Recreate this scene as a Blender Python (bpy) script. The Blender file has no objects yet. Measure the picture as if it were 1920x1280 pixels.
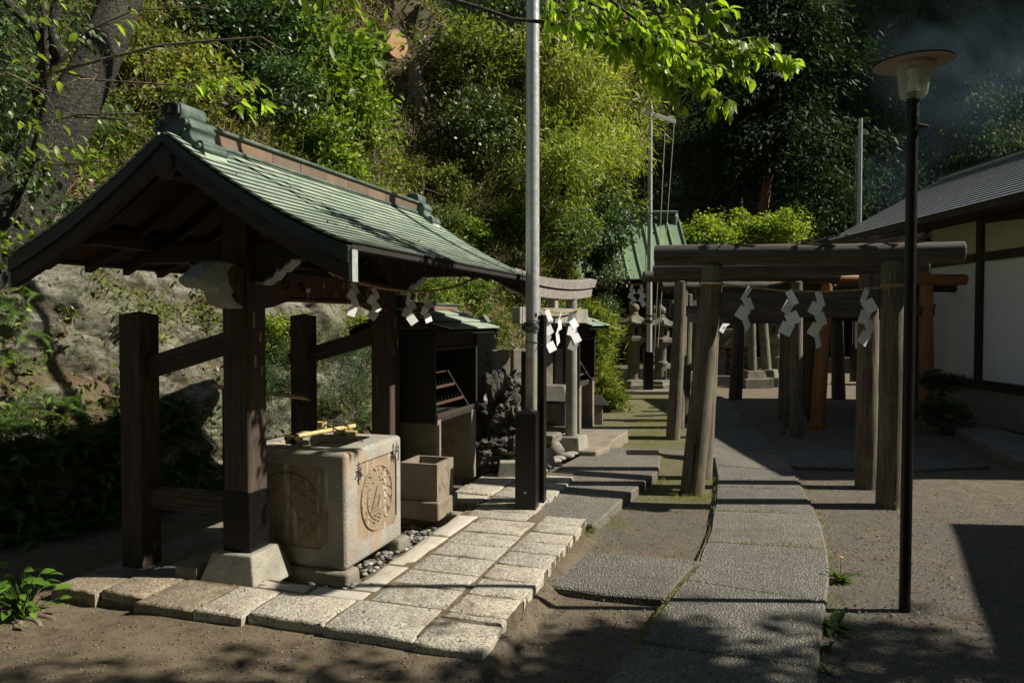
import bpy, math, random
import numpy as np
from mathutils import Vector, Matrix, noise as mnoise
import bmesh
PI = math.pi
random.seed(7)
rng = np.random.default_rng(7)
SC = bpy.context.scene
COL = SC.collection

# ------------------------------------------------------------------ camera
CAM_Z = 1.6
FPX = 1391.0            # focal length in pixels of the 1920 px wide photograph
PITCH = math.atan(40.0 / FPX)
cd = bpy.data.cameras.new('camera')
cam = bpy.data.objects.new('camera', cd)
COL.objects.link(cam)
cd.sensor_width = 36.0
cd.lens = FPX / 1920.0 * 36.0
cd.clip_start = 0.05
cd.clip_end = 600.0
cam.location = (0, 0, CAM_Z)
cam.rotation_euler = (PI / 2 - PITCH, 0, 0)
SC.camera = cam

# ------------------------------------------------------------------ light
SUN_DIR = Vector((1.0, -0.03, 0.87)).normalized()      # towards the sun
SUN_EL = math.asin(SUN_DIR.z)
SUN_AZ = math.atan2(SUN_DIR.x, SUN_DIR.y)              # clockwise from +Y
world = bpy.data.worlds.new('World')
SC.world = world
world.use_nodes = True
wn = world.node_tree
bg = wn.nodes['Background']
sky = wn.nodes.new('ShaderNodeTexSky')
sky.sky_type = 'NISHITA'
sky.sun_disc = False
sky.sun_elevation = SUN_EL
sky.sun_rotation = SUN_AZ
sky.dust_density = 0.6
wn.links.new(sky.outputs[0], bg.inputs[0])
bg.inputs[1].default_value = 0.05
sd = bpy.data.lights.new('sun', 'SUN')
sun = bpy.data.objects.new('sun', sd)
COL.objects.link(sun)
sd.energy = 5.0
sd.angle = math.radians(0.55)
sd.color = (1.0, 0.93, 0.80)
sun.location = (20, 0, 20)
sun.rotation_euler = SUN_DIR.to_track_quat('Z', 'Y').to_euler()
SC.view_settings.view_transform = 'Standard'
SC.view_settings.look = 'None'
SC.view_settings.gamma = 1.0
SC.view_settings.exposure = 0.62
SC.view_settings.use_curve_mapping = False
SC.cycles.use_denoising = True
SC.cycles.max_bounces = 6
SC.cycles.transparent_max_bounces = 8
SC.cycles.volume_bounces = 0
SC.cycles.sample_clamp_indirect = 6.0

# ------------------------------------------------------------------ pixel -> place
CT, ST = math.cos(PITCH), math.sin(PITCH)
def ray(px, py):
    a = (px - 960.0) / FPX
    b = (640.0 - py) / FPX
    return Vector((a, CT + b * ST, -ST + b * CT))
def G(px, py, z=0.0):
    d = ray(px, py)
    t = (z - CAM_Z) / d.z
    return Vector((d.x * t, d.y * t, z))
def R(px, py, Y):
    d = ray(px, py)
    t = Y / d.y
    return Vector((d.x * t, Y, CAM_Z + d.z * t))

# ------------------------------------------------------------------ object helpers
def put(o, name=None, label=None, cat=None, group=None, kind=None):
    if label: o['label'] = label
    if cat: o['category'] = cat
    if group: o['group'] = group
    if kind: o['kind'] = kind
    return o
def thing(name, label, cat, loc=(0, 0, 0), rz=0.0, group=None):
    o = bpy.data.objects.new(name, None)
    o.empty_display_size = 0.1
    COL.objects.link(o)
    o.location = loc
    o.rotation_euler = (0, 0, rz)
    return put(o, label=label, cat=cat, group=group)
def link_mesh(name, me, parent=None, M=None):
    o = bpy.data.objects.new(name, me)
    COL.objects.link(o)
    if parent is not None: o.parent = parent
    if M is not None: o.matrix_local = M
    return o

class MB:
    def __init__(s): s.v = []; s.f = []
    def add(s, vs, fs):
        n = len(s.v); s.v += [tuple(v) for v in vs]; s.f += [tuple(i + n for i in f) for f in fs]
    def box(s, c, d, rz=0.0, M=None):
        x, y, z = d[0] / 2, d[1] / 2, d[2] / 2
        vs = [Vector((i * x, j * y, k * z)) for k in (-1, 1) for j in (-1, 1) for i in (-1, 1)]
        if M is None: M = Matrix.Rotation(rz, 3, 'Z')
        c = Vector(c)
        s.add([M @ v + c for v in vs], [(0, 2, 3, 1), (4, 5, 7, 6), (0, 1, 5, 4), (2, 6, 7, 3), (0, 4, 6, 2), (1, 3, 7, 5)])
    def hull2(s, bot, top):
        n = len(bot)
        s.add(list(bot) + list(top), [tuple(range(n - 1, -1, -1)), tuple(range(n, 2 * n))] + [(i, (i + 1) % n, n + (i + 1) % n, n + i) for i in range(n)])
    def slab(s, poly, z0, z1):
        a = sum(poly[i][0] * poly[(i + 1) % len(poly)][1] - poly[(i + 1) % len(poly)][0] * poly[i][1] for i in range(len(poly)))
        if a < 0: poly = poly[::-1]
        s.hull2([(p[0], p[1], z0) for p in poly], [(p[0], p[1], z1) for p in poly])
    def tube(s, pts, rad, n=10, cap=True):
        pts = [Vector(p) for p in pts]
        if not hasattr(rad, '__len__'): rad = [rad] * len(pts)
        prev = None; base = len(s.v); m = len(pts)
        for i, p in enumerate(pts):
            t = (pts[min(i + 1, m - 1)] - pts[max(i - 1, 0)]).normalized()
            if prev is None:
                u = t.cross(Vector((0, 0, 1)) if abs(t.z) < 0.9 else Vector((1, 0, 0))).normalized()
            else:
                u = (prev - t * prev.dot(t)).normalized()
            w = t.cross(u); prev = u
            for k in range(n):
                a = 2 * PI * k / n
                s.v.append(tuple(p + (u * math.cos(a) + w * math.sin(a)) * rad[i]))
        for i in range(m - 1):
            for k in range(n):
                a = base + i * n + k; b = base + i * n + (k + 1) % n
                s.f.append((a, b, b + n, a + n))
        if cap:
            s.f.append(tuple(base + k for k in range(n - 1, -1, -1)))
            s.f.append(tuple(base + (m - 1) * n + k for k in range(n)))
    def lathe(s, prof, n=24, c=(0, 0, 0), rot=0.0):
        base = len(s.v); m = len(prof)
        for r, z in prof:
            for k in range(n):
                a = 2 * PI * k / n + rot
                s.v.append((c[0] + r * math.cos(a), c[1] + r * math.sin(a), c[2] + z))
        for i in range(m - 1):
            for k in range(n):
                a = base + i * n + k; b = base + i * n + (k + 1) % n
                s.f.append((a, b, b + n, a + n))
        s.f.append(tuple(base + k for k in range(n - 1, -1, -1)))
        s.f.append(tuple(base + (m - 1) * n + k for k in range(n)))
    def prism(s, poly, t0, t1, axes='xz'):
        # polygon in the plane of the two axes, extruded along the third from t0 to t1
        if axes == 'xz': f = lambda p, t: (p[0], t, p[1])
        elif axes == 'yz': f = lambda p, t: (t, p[0], p[1])
        else: f = lambda p, t: (p[0], p[1], t)
        s.hull2([f(p, t0) for p in poly], [f(p, t1) for p in poly])
    def build(s, name, m, parent=None, M=None, bevel=0.0, segs=1, smooth=None, jitter=0.0, kind=None, jseed=0):
        me = bpy.data.meshes.new(name)
        me.from_pydata(s.v, [], s.f)
        if bevel > 0 or jitter > 0:
            bm = bmesh.new(); bm.from_mesh(me)
            bmesh.ops.recalc_face_normals(bm, faces=bm.faces)
            if bevel > 0:
                bmesh.ops.bevel(bm, geom=list(bm.edges), offset=bevel, segments=segs, profile=0.5, affect='EDGES', clamp_overlap=True)
            if jitter > 0:
                for v in bm.verts:
                    q = v.co * 7.3 + Vector((jseed * 3.7, jseed * 1.3, jseed * 2.1))
                    v.co += mnoise.noise_vector(q) * jitter
            bm.to_mesh(me); bm.free()
        else:
            bm = bmesh.new(); bm.from_mesh(me)
            bmesh.ops.recalc_face_normals(bm, faces=bm.faces)
            bm.to_mesh(me); bm.free()
        if smooth is not None:
            for p in me.polygons: p.use_smooth = True
            me.set_sharp_from_angle(angle=math.radians(smooth))
        if m is not None: me.materials.append(m)
        o = link_mesh(name, me, parent, M)
        if kind: o['kind'] = kind
        return o

def axis_matrix(p0, p1, roll_up=Vector((0, 0, 1))):
    p0, p1 = Vector(p0), Vector(p1)
    x = (p1 - p0).normalized()
    y = roll_up.cross(x)
    if y.length < 1e-4 or abs(x.z) > 0.985: y = Vector((0, 1, 0)) - x * x.y
    y.normalize(); z = x.cross(y)
    M = Matrix((x, y, z)).transposed().to_4x4()
    M.translation = p0
    return M, (p1 - p0).length
def beam(name, p0, p1, w, h, m, parent=None, bevel=0.004, smooth=None, yaw=None, label=None):
    """square timber, its mesh along local X so that the grain runs along it"""
    M, L = axis_matrix(p0, p1)
    b = MB(); b.box((L / 2, 0, 0), (L, w, h))
    o = b.build(name, m, parent, M, bevel=bevel, segs=1)
    if label: o['label'] = label
    return o
def log(name, p0, p1, r0, r1, m, parent=None, n=18, rings=10, wob=0.006, seed=0, label=None, chamfer=0.012):
    M, L = axis_matrix(p0, p1)
    rs = random.Random(seed)
    pts, rad = [], []
    ph = rs.random() * 6
    for i in range(rings + 1):
        t = i / rings
        pts.append((t * L, wob * math.sin(ph + t * 5), wob * math.cos(ph * 1.7 + t * 4)))
        rad.append(r0 + (r1 - r0) * t + rs.uniform(-1, 1) * wob * 0.4)
    pts = [(0, pts[0][1], pts[0][2])] + [(chamfer, pts[0][1], pts[0][2])] + pts[1:-1] + [(L - chamfer, pts[-1][1], pts[-1][2]), pts[-1]]
    rad = [rad[0] - chamfer] + rad[:-1] + [rad[-1], rad[-1] - chamfer]
    b = MB(); b.tube(pts, rad, n)
    o = b.build(name, m, parent, M, smooth=40)
    if label: o['label'] = label
    return o

def fast_mesh(name, V, F, m, parent=None, smooth=False, kind=None):
    """V (n,3) float array, F (m,k) int array"""
    me = bpy.data.meshes.new(name)
    V = np.ascontiguousarray(V, dtype=np.float32); F = np.ascontiguousarray(F, dtype=np.int32)
    k = F.shape[1]
    me.vertices.add(len(V)); me.vertices.foreach_set('co', V.ravel())
    me.loops.add(F.size); me.loops.foreach_set('vertex_index', F.ravel())
    me.polygons.add(len(F)); me.polygons.foreach_set('loop_start', np.arange(0, F.size, k, dtype=np.int32))
    me.polygons.foreach_set('loop_total', np.full(len(F), k, dtype=np.int32))
    if smooth: me.polygons.foreach_set('use_smooth', np.ones(len(F), dtype=bool))
    me.update(calc_edges=True)
    if m is not None: me.materials.append(m)
    o = link_mesh(name, me, parent)
    if kind: o['kind'] = kind
    return o

# ------------------------------------------------------------------ materials
class NT:
    def __init__(s, name):
        s.m = bpy.data.materials.new(name); s.m.use_nodes = True
        s.t = s.m.node_tree; s.b = s.t.nodes['Principled BSDF']; s.out = s.t.nodes['Material Output']
        s.co = None
    def n(s, typ, **kw):
        x = s.t.nodes.new('ShaderNode' + typ)
        for k, v in kw.items():
            if k in x.inputs.keys() or ' ' in k or k[0].isupper(): x.inputs[k].default_value = v
            else: setattr(x, k, v)
        return x
    def l(s, a, b): s.t.links.new(a, b)
    def coords(s, stretch=(1, 1, 1), world=False, rnd=True):
        if world:
            g = s.n('NewGeometry').outputs['Position']
        else:
            g = s.n('TexCoord').outputs['Object']
            if rnd:
                oi = s.n('ObjectInfo'); sc = s.n('VectorMath', operation='SCALE'); sc.inputs[0].default_value = (31.0, 17.0, 23.0)
                s.l(oi.outputs['Random'], sc.inputs['Scale'])
                ad = s.n('VectorMath', operation='ADD'); s.l(g, ad.inputs[0]); s.l(sc.outputs[0], ad.inputs[1]); g = ad.outputs[0]
        if stretch != (1, 1, 1):
            mp = s.n('VectorMath', operation='MULTIPLY'); mp.inputs[1].default_value = stretch
            s.l(g, mp.inputs[0]); g = mp.outputs[0]
        return g
    def noise(s, co, scale, detail=4.0, rough=0.55, dist=0.0):
        x = s.n('TexNoise'); x.inputs['Scale'].default_value = scale; x.inputs['Detail'].default_value = detail
        x.inputs['Roughness'].default_value = rough; x.inputs['Distortion'].default_value = dist
        s.l(co, x.inputs['Vector']); return x.outputs['Fac']
    def voro(s, co, scale, feature='F1', out='Distance', rnd=1.0):
        x = s.n('TexVoronoi'); x.feature = feature; x.inputs['Scale'].default_value = scale
        x.inputs['Randomness'].default_value = rnd
        s.l(co, x.inputs['Vector']); return x.outputs[out]
    def ramp(s, fac, stops):
        r = s.n('ValToRGB'); cr = r.color_ramp
        while len(cr.elements) < len(stops): cr.elements.new(0.5)
        for e, (p, c) in zip(cr.elements, stops):
            e.position = p
            if not hasattr(c, '__len__'): c = (c, c, c)
            e.color = (*c[:3], 1)
        s.l(fac, r.inputs[0]); return r.outputs[0]
    def mix(s, fac, a, b, mode='MIX'):
        x = s.n('Mix', data_type='RGBA', blend_type=mode)
        for sock, val in ((x.inputs[0], fac), (x.inputs[6], a), (x.inputs[7], b)):
            if hasattr(val, 'is_output'): s.l(val, sock)
            elif hasattr(val, '__len__'): sock.default_value = (*val[:3], 1)
            elif sock.type == 'RGBA': sock.default_value = (val, val, val, 1)
            else: sock.default_value = val
        return x.outputs[2]
    def math(s, op, a, b=0.0, clamp=False):
        x = s.n('Math', operation=op, use_clamp=clamp)
        for sock, val in ((x.inputs[0], a), (x.inputs[1], b)):
            if hasattr(val, 'is_output'): s.l(val, sock)
            else: sock.default_value = val
        return x.outputs[0]
    def color(s, c):
        if hasattr(c, 'is_output'): s.l(c, s.b.inputs['Base Color'])
        else: s.b.inputs['Base Color'].default_value = (*c, 1)
    def rough(s, c):
        if hasattr(c, 'is_output'): s.l(c, s.b.inputs['Roughness'])
        else: s.b.inputs['Roughness'].default_value = c
    def bump(s, layers):
        prev = None
        for h, strength, dist in layers:
            x = s.n('Bump'); x.inputs['Strength'].default_value = strength; x.inputs['Distance'].default_value = dist
            s.l(h, x.inputs['Height'])
            if prev is not None: s.l(prev, x.inputs['Normal'])
            prev = x.outputs['Normal']
        s.l(prev, s.b.inputs['Normal'])

def m_wood(name, dark, light, rough=0.75, crack=0.6, moss=None, scale=1.0, bs=0.5):
    t = NT(name)
    g = t.coords((1.2 * scale, 16 * scale, 16 * scale))
    g2 = t.coords((0.5 * scale, 5 * scale, 5 * scale))
    f1 = t.noise(g, 3.0, 6, 0.65, 0.4); f2 = t.noise(g2, 2.0, 4, 0.6)
    c = t.ramp(f1, [(0.30, dark), (0.72, light)])
    c = t.mix(t.ramp(f2, [(0.35, 0.0), (0.75, 0.55)]), c, tuple(x * 0.55 for x in dark))
    ck = t.ramp(t.noise(t.coords((0.8 * scale, 30 * scale, 30 * scale)), 2.2, 3, 0.5, 0.6), [(0.60, 0.0), (0.66, 1.0)])
    c = t.mix(t.math('MULTIPLY', ck, crack), c, tuple(x * 0.25 for x in dark))
    if moss:
        mm = t.ramp(t.noise(t.coords(), 5.0, 5, 0.65), [(0.48, 0.0), (0.62, 1.0)])
        fine = t.ramp(t.noise(t.coords(), 70.0, 3, 0.6), [(0.45, 0.2), (0.6, 1.0)])
        c = t.mix(t.math('MULTIPLY', t.math('MULTIPLY', mm, fine), 0.55), c, moss)
    t.color(c); t.rough(rough)
    t.bump([(f1, bs, 0.006), (ck, -0.6 * crack, 0.008)])
    return t.m

def m_stone(name, c1, c2, speck=None, speck_scale=260.0, stain=None, stain_scale=2.5, rough=0.85, bump=0.4, bdist=0.004, bscale=60.0, moss=None, world=False, big=None):
    t = NT(name); g = t.coords(world=world, rnd=not world)
    c = t.mix(t.ramp(t.noise(g, 9.0, 6, 0.6), [(0.3, 0.0), (0.7, 1.0)]), c1, c2)
    if not world:
        oi = t.n('ObjectInfo'); c = t.mix(1.0, c, t.ramp(oi.outputs['Random'], [(0.0, (0.80, 0.79, 0.78)), (0.5, (1.0, 0.98, 0.95)), (1.0, (1.1, 1.02, 0.92))]), 'MULTIPLY')
    if speck:
        sp = t.noise(g, speck_scale, 2, 0.7)
        c = t.mix(t.ramp(sp, [(0.56, 0.0), (0.63, 1.0)]), c, speck)
        c = t.mix(t.ramp(sp, [(0.34, 0.7), (0.42, 0.0)]), c, tuple(min(1, x * 1.5) for x in c2))
    if stain:
        c = t.mix(t.ramp(t.noise(g, stain_scale, 6, 0.7, 0.5), [(0.50, 0.0), (0.68, 0.85)]), c, stain)
    if moss:
        mk = t.ramp(t.noise(g, 4.0, 8, 0.75), [(0.52, 0.0), (0.62, 0.9)])
        c = t.mix(mk, c, moss)
    t.color(c); t.rough(rough)
    ly = [(t.noise(g, bscale, 5, 0.65), bump, bdist)]
    if big: ly.insert(0, (t.noise(g, big[0], 5, 0.6), big[1], big[2]))
    t.bump(ly)
    return t.m

def m_plain(name, c, rough=0.5, metal=0.0, var=0.15, scale=12.0, bump=0.0, spec=None, world=False):
    t = NT(name); g = t.coords(world=world, rnd=not world)
    f = t.noise(g, scale, 5, 0.6)
    t.color(t.mix(t.ramp(f, [(0.3, 0.0), (0.7, 1.0)]), tuple(x * (1 - var) for x in c), tuple(min(1, x * (1 + var)) for x in c)))
    t.rough(t.ramp(t.noise(g, scale * 2, 4, 0.6), [(0.3, max(0, rough - 0.1)), (0.7, min(1, rough + 0.1))]))
    t.b.inputs['Metallic'].default_value = metal
    if spec is not None: t.b.inputs['Specular IOR Level'].default_value = spec
    if bump: t.bump([(t.noise(g, scale * 6, 4, 0.6), bump, 0.003)])
    return t.m

def m_leaf(name, stops, trans=0.35, rough=0.4, spec=0.5, vary=True):
    t = NT(name)
    g = t.n('NewGeometry'); isl = g.outputs['Random Per Island']
    c = t.ramp(isl, stops)
    big = t.noise(t.n('TexCoord').outputs['Object'], 1.3, 3, 0.6)
    c = t.mix(1.0, c, t.ramp(big, [(0.3, 0.55), (0.7, 1.3)]), 'MULTIPLY')
    if vary: oi = t.n('ObjectInfo'); c = t.mix(1.0, c, t.ramp(oi.outputs['Random'], [(0.0, (0.55, 0.66, 0.66)), (0.35, (0.85, 0.95, 0.85)), (0.7, (1.05, 1.02, 0.9)), (1.0, (1.18, 1.04, 0.85))]), 'MULTIPLY')
    t.color(c); t.rough(rough); t.b.inputs['Specular IOR Level'].default_value = spec
    tr = t.n('BsdfTranslucent'); t.l(t.mix(1.0, c, (1.5, 1.6, 0.7), 'MULTIPLY'), tr.inputs['Color'])
    ms = t.n('MixShader'); ms.inputs[0].default_value = trans
    t.l(t.b.outputs[0], ms.inputs[1]); t.l(tr.outputs[0], ms.inputs[2]); t.l(ms.outputs[0], t.out.inputs['Surface'])
    return t.m

W_DARK = m_wood('dark_timber', (0.018, 0.011, 0.008), (0.065, 0.040, 0.027), 0.7, 0.6)
W_POST = m_wood('brown_timber', (0.028, 0.019, 0.014), (0.115, 0.080, 0.058), 0.75, 0.8)
W_GRAY = m_wood('weathered_log', (0.055, 0.044, 0.030), (0.235, 0.195, 0.140), 0.85, 1.0, moss=(0.19, 0.20, 0.13), bs=1.0)
W_GRAY2 = m_wood('old_gray_log', (0.04, 0.033, 0.026), (0.145, 0.122, 0.098), 0.85, 1.0, bs=0.9)
W_ORANGE = m_wood('new_cypress', (0.26, 0.10, 0.03), (0.46, 0.20, 0.07), 0.55, 0.15, bs=0.25)
W_BLACK = m_wood('blackened_timber', (0.006, 0.005, 0.004), (0.022, 0.018, 0.015), 0.75, 0.4)
W_SOFFIT = m_wood('roof_boards', (0.03, 0.014, 0.007), (0.10, 0.045, 0.02), 0.75, 0.5)
W_RED = m_wood('reddish_timber', (0.055, 0.024, 0.015), (0.13, 0.058, 0.036), 0.7, 0.3)
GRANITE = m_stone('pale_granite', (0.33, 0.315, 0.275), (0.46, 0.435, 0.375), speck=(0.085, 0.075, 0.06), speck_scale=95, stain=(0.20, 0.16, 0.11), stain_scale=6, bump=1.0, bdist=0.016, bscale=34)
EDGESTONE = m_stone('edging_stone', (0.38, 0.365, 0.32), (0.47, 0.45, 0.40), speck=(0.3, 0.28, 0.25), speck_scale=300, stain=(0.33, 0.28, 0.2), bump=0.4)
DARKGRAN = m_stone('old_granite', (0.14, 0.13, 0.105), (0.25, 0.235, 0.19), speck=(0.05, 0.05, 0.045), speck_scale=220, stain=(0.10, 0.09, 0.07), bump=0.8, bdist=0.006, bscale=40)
CONC = m_stone('old_concrete', (0.16, 0.145, 0.12), (0.24, 0.215, 0.175), speck=None, stain=(0.09, 0.08, 0.06), bump=0.4, bdist=0.003, bscale=90)
BIN = m_stone('brown_stone', (0.165, 0.145, 0.115), (0.235, 0.21, 0.17), stain=(0.15, 0.12, 0.09), bump=0.4, bdist=0.002, bscale=120)
LANT = m_stone('lantern_stone', (0.105, 0.10, 0.078), (0.20, 0.19, 0.145), speck=(0.04, 0.045, 0.035), speck_scale=200, stain=(0.06, 0.062, 0.045), bump=1.0, bdist=0.01, bscale=30)
SHAPED = m_stone('grey_granite', (0.22, 0.21, 0.185), (0.33, 0.32, 0.28), speck=(0.08, 0.08, 0.075), speck_scale=240, stain=(0.13, 0.13, 0.10), bump=0.8, bdist=0.005, bscale=80)
LAVA = m_stone('lava_rock', (0.045, 0.040, 0.035), (0.20, 0.18, 0.155), stain=(0.34, 0.36, 0.28), stain_scale=5, bump=1.0, bdist=0.06, bscale=22, big=(55, 1.0, .02))
PLASTER = m_plain('white_plaster', (0.80, 0.81, 0.81), 0.9, var=0.04, scale=3, bump=0.1)
CREAM = m_plain('cream_plaster', (0.60, 0.57, 0.42), 0.9, var=0.05, scale=3, bump=0.1)
FOUND = m_stone('foundation', (0.20, 0.20, 0.20), (0.27, 0.27, 0.26), bump=0.3)
BLACKP = m_plain('black_paint', (0.005, 0.0045, 0.005), 0.38, var=0.3, scale=25, bump=0.1, spec=.35)
RUSTB = m_plain('rusting_black', (0.022, 0.014, 0.010), 0.6, var=0.5, scale=18, bump=0.3)
GALV = m_plain('galvanised_steel', (0.50, 0.52, 0.53), 0.36, metal=0.35, var=0.10, scale=14)
GALV2 = m_plain('dull_steel', (0.40, 0.37, 0.32), 0.6, metal=0.15, var=0.15, scale=14)
PAPER = m_plain('paper', (0.80, 0.80, 0.80), 0.8, var=0.03)
ROPE = m_plain('straw_rope', (0.34, 0.24, 0.11), 0.9, var=0.35, scale=120, bump=0.6)
BAMBOO = m_plain('bamboo', (0.50, 0.40, 0.17), 0.38, var=0.2, scale=20)
WIRE = m_plain('black_wire', (0.01, 0.01, 0.01), 0.5, var=0.3)
WATER = m_plain('water', (0.01, 0.012, 0.01), 0.04, var=0.1)
RTILE = m_plain('roof_tile', (0.055, 0.058, 0.062), 0.55, var=0.25, scale=20, bump=0.2)
HROOF = m_plain('hall_roof_sheet', (0.34, 0.36, 0.365), 0.45, var=0.22, scale=6, bump=0.15)

def m_copper(name, c1, c2, c3):
    t = NT(name); g = t.coords()
    f = t.noise(g, 6.0, 7, 0.7, 0.3)
    c = t.ramp(f, [(0.28, c3), (0.45, c1), (0.68, c2)])
    oi = t.n('ObjectInfo'); c = t.mix(1.0, c, t.ramp(oi.outputs['Random'], [(0.0, (0.72, 0.78, 0.74)), (0.6, (1, 1, 1)), (1.0, (1.12, 1.06, 0.95))]), 'MULTIPLY')
    sp = t.ramp(t.noise(g, 60.0, 3, 0.6), [(0.62, 0.0), (0.7, 0.6)]); c = t.mix(sp, c, (0.10, 0.075, 0.05))
    t.color(c); t.rough(0.62); t.b.inputs['Metallic'].default_value = 0.0
    t.bump([(t.noise(g, 25, 4, 0.6), 0.25, 0.004)])
    return t.m
COPPER = m_copper('patina_copper', (0.25, 0.32, 0.245), (0.36, 0.43, 0.34), (0.16, 0.18, 0.13))
COPPERD = m_copper('dark_patina', (0.055, 0.085, 0.072), (0.14, 0.19, 0.165), (0.03, 0.038, 0.034))
DVERGE = m_plain('dark_verge', (0.022, 0.034, 0.029), 0.6, var=.4)
LAPSHADE = m_plain('lap_shadow_edge', (0.012, 0.016, 0.014), 0.7, var=.3)  # sheet lips coloured dark to draw the gap shadow between roof courses
COPPERB = m_copper('brown_copper', (0.15, 0.105, 0.075), (0.185, 0.13, 0.095), (0.10, 0.075, 0.058))
ROOFLIPSHADE = m_plain('roof_lip_shade', (0.09, 0.095, 0.095), 0.6)  # darker colour on the hall roof lips, painting in their shaded gap lines
GREENR = m_copper('green_roof', (0.16, 0.25, 0.14), (0.20, 0.30, 0.17), (0.12, 0.19, 0.11))

# ------------------------------------------------------------------ terrain
FOOT = np.array([(-14, -3.0), (-7.0, 1.6), (-4.6, 3.3), (-3.75, 4.9), (-2.85, 6.5), (-1.95, 7.45), (-0.95, 8.75), (0.15, 10.3), (1.15, 12.0), (1.95, 14.2), (2.35, 16.5), (2.5, 20), (3.2, 25), (4.4, 31), (6, 45)], float)
def foot_dist(x, y):
    x = np.atleast_1d(np.asarray(x, float)); y = np.atleast_1d(np.asarray(y, float))
    best = np.full(x.shape, 1e9); sgn = np.ones(x.shape); arc = np.zeros(x.shape); acc = 0.0
    for (ax, ay), (bx, by) in zip(FOOT[:-1], FOOT[1:]):
        dx, dy = bx - ax, by - ay; L2 = dx * dx + dy * dy; L = math.sqrt(L2)
        t = np.clip(((x - ax) * dx + (y - ay) * dy) / L2, 0, 1)
        qx, qy = ax + t * dx - x, ay + t * dy - y
        d = np.hypot(qx, qy); cr = dx * (y - ay) - dy * (x - ax)
        m = d < best
        best[m] = d[m]; sgn[m] = np.where(cr[m] > 0, 1.0, -1.0); arc[m] = acc + t[m] * L
        acc += L
    return best * sgn, arc
ARC = np.concatenate([[0], np.cumsum(np.hypot(*np.diff(FOOT, axis=0).T))])
def sstep(a, b, x):
    t = np.clip((x - a) / (b - a), 0, 1); return t * t * (3 - 2 * t)
def vnoise(x, y, s, seed=0.0):
    return np.array([mnoise.noise(Vector((a * s + seed, b * s - seed, seed))) for a, b in zip(np.ravel(x), np.ravel(y))])
def hill_profile(d, arc):
    h1 = np.interp(d, [0, 0.3, 0.55, 0.95, 1.35, 1.8, 9, 30], [0, 0.28, 0.9, 1.75, 2.35, 2.6, 10.5, 30])
    h3 = np.interp(d, [0, 0.12, 0.6, 1.4, 10, 30], [0, 0.45, 0.9, 1.9, 12.6, 32])
    h2 = np.interp(d, [0, 0.3, 1.0, 2.4, 9, 30], [0, 0.6, 2.6, 6.3, 14, 34])
    a1 = 1 - sstep(ARC[5] - 0.5, ARC[6], arc); a2 = sstep(ARC[8], ARC[9] + 0.5, arc)
    return h1 * a1 + h2 * a2 + h3 * np.clip(1 - a1 - a2, 0, 1)
def far_hill(x, y):
    ridge = np.clip((y - 25.5 - 0.10 * np.abs(x - 8)) * 0.95, 0, 60)
    right = np.clip((x - 15 - np.clip(30 - y, 0, 20) * 0.7) * 1.2, 0, 60) * sstep(21, 27, y)
    behind = np.clip((-y - 5.0) * 0.95, 0, 60)  # unseen slope behind the camera, added to block sky fill
    east = np.clip((x - 14.5) * 0.72, 0, 60)  # eastern slope, added outside the view to deepen the shade
    return np.maximum(np.maximum(ridge, right), np.maximum(behind, east))
def hill_h(x, y):
    d, arc = foot_dist(x, y)
    return np.maximum(np.where(d > 0, hill_profile(np.maximum(d, 0), arc), 0.0), far_hill(np.atleast_1d(x), np.atleast_1d(y)))
def hill_hit(px, py, t0=4.0, t1=60.0):
    d = ray(px, py); ts = np.arange(t0, t1, 0.05)
    X = d.x * ts; Y = d.y * ts; Z = CAM_Z + d.z * ts
    h = hill_h(X, Y); k = np.where(Z <= h)[0]
    i = k[0] if len(k) else len(ts) - 1
    return Vector((X[i], Y[i], float(h[i])))

def m_hill():
    t = NT('hill_earth'); g = t.coords(world=True)
    f = t.noise(g, 3.5, 8, 0.7)
    c = t.ramp(f, [(0.30, (0.06, 0.038, 0.022)), (0.5, (0.13, 0.088, 0.052)), (0.72, (0.22, 0.16, 0.10))])
    c = t.mix(t.ramp(t.noise(g, 40, 4, 0.7), [(0.5, 0.0), (0.66, 0.7)]), c, (0.19, 0.145, 0.09))
    c = t.mix(t.ramp(t.noise(g, 1.1, 6, 0.7), [(0.45, 0.0), (0.6, 0.6)]), c, (0.05, 0.075, 0.02))
    t.color(c); t.rough(0.95); t.bump([(t.noise(g, 7, 6, 0.7), 1.0, 0.08), (t.noise(g, 45, 4, 0.7), 0.8, 0.02)])
    return t.m
M_HILL = m_hill()
def m_rock():
    t = NT('tuff_rock'); g = t.coords(world=True); gs = t.coords((1, 1, 3.2), world=True)
    f = t.noise(gs, 2.2, 9, 0.72, 0.4)
    c = t.ramp(f, [(0.34, (0.115, 0.105, 0.075)), (0.48, (0.28, 0.27, 0.205)), (0.68, (0.47, 0.455, 0.36))])
    c = t.mix(t.ramp(t.noise(g, 1.6, 7, 0.75), [(0.46, 0.0), (0.60, 0.8)]), c, (0.15, 0.16, 0.075))
    c = t.mix(t.ramp(t.noise(g, 2.6, 9, 0.8, 0.6), [(0.50, 0.0), (0.57, 0.9)]), c, (0.085, 0.062, 0.038))
    ck = t.ramp(t.voro(t.coords((1, 1, 1.6), world=True), 1.7, 'DISTANCE_TO_EDGE'), [(0.0, 1.0), (0.035, 0.0)])
    c = t.mix(t.math('MULTIPLY', ck, 0.5), c, (0.05, 0.04, 0.03))
    t.color(c); t.rough(0.95)
    c = t.mix(1.0, c, t.ramp(t.noise(g, 38, 6, 0.8), [(0.36, 0.45), (0.5, 1.0), (0.62, 1.25)]), 'MULTIPLY'); t.color(c)
    t.bump([(f, 1.0, 0.07), (t.noise(g, 14, 9, 0.8), 1.0, 0.06), (ck, -0.5, 0.03), (t.noise(g, 70, 3, 0.7), 0.5, 0.008)])
    return t.m
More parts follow.
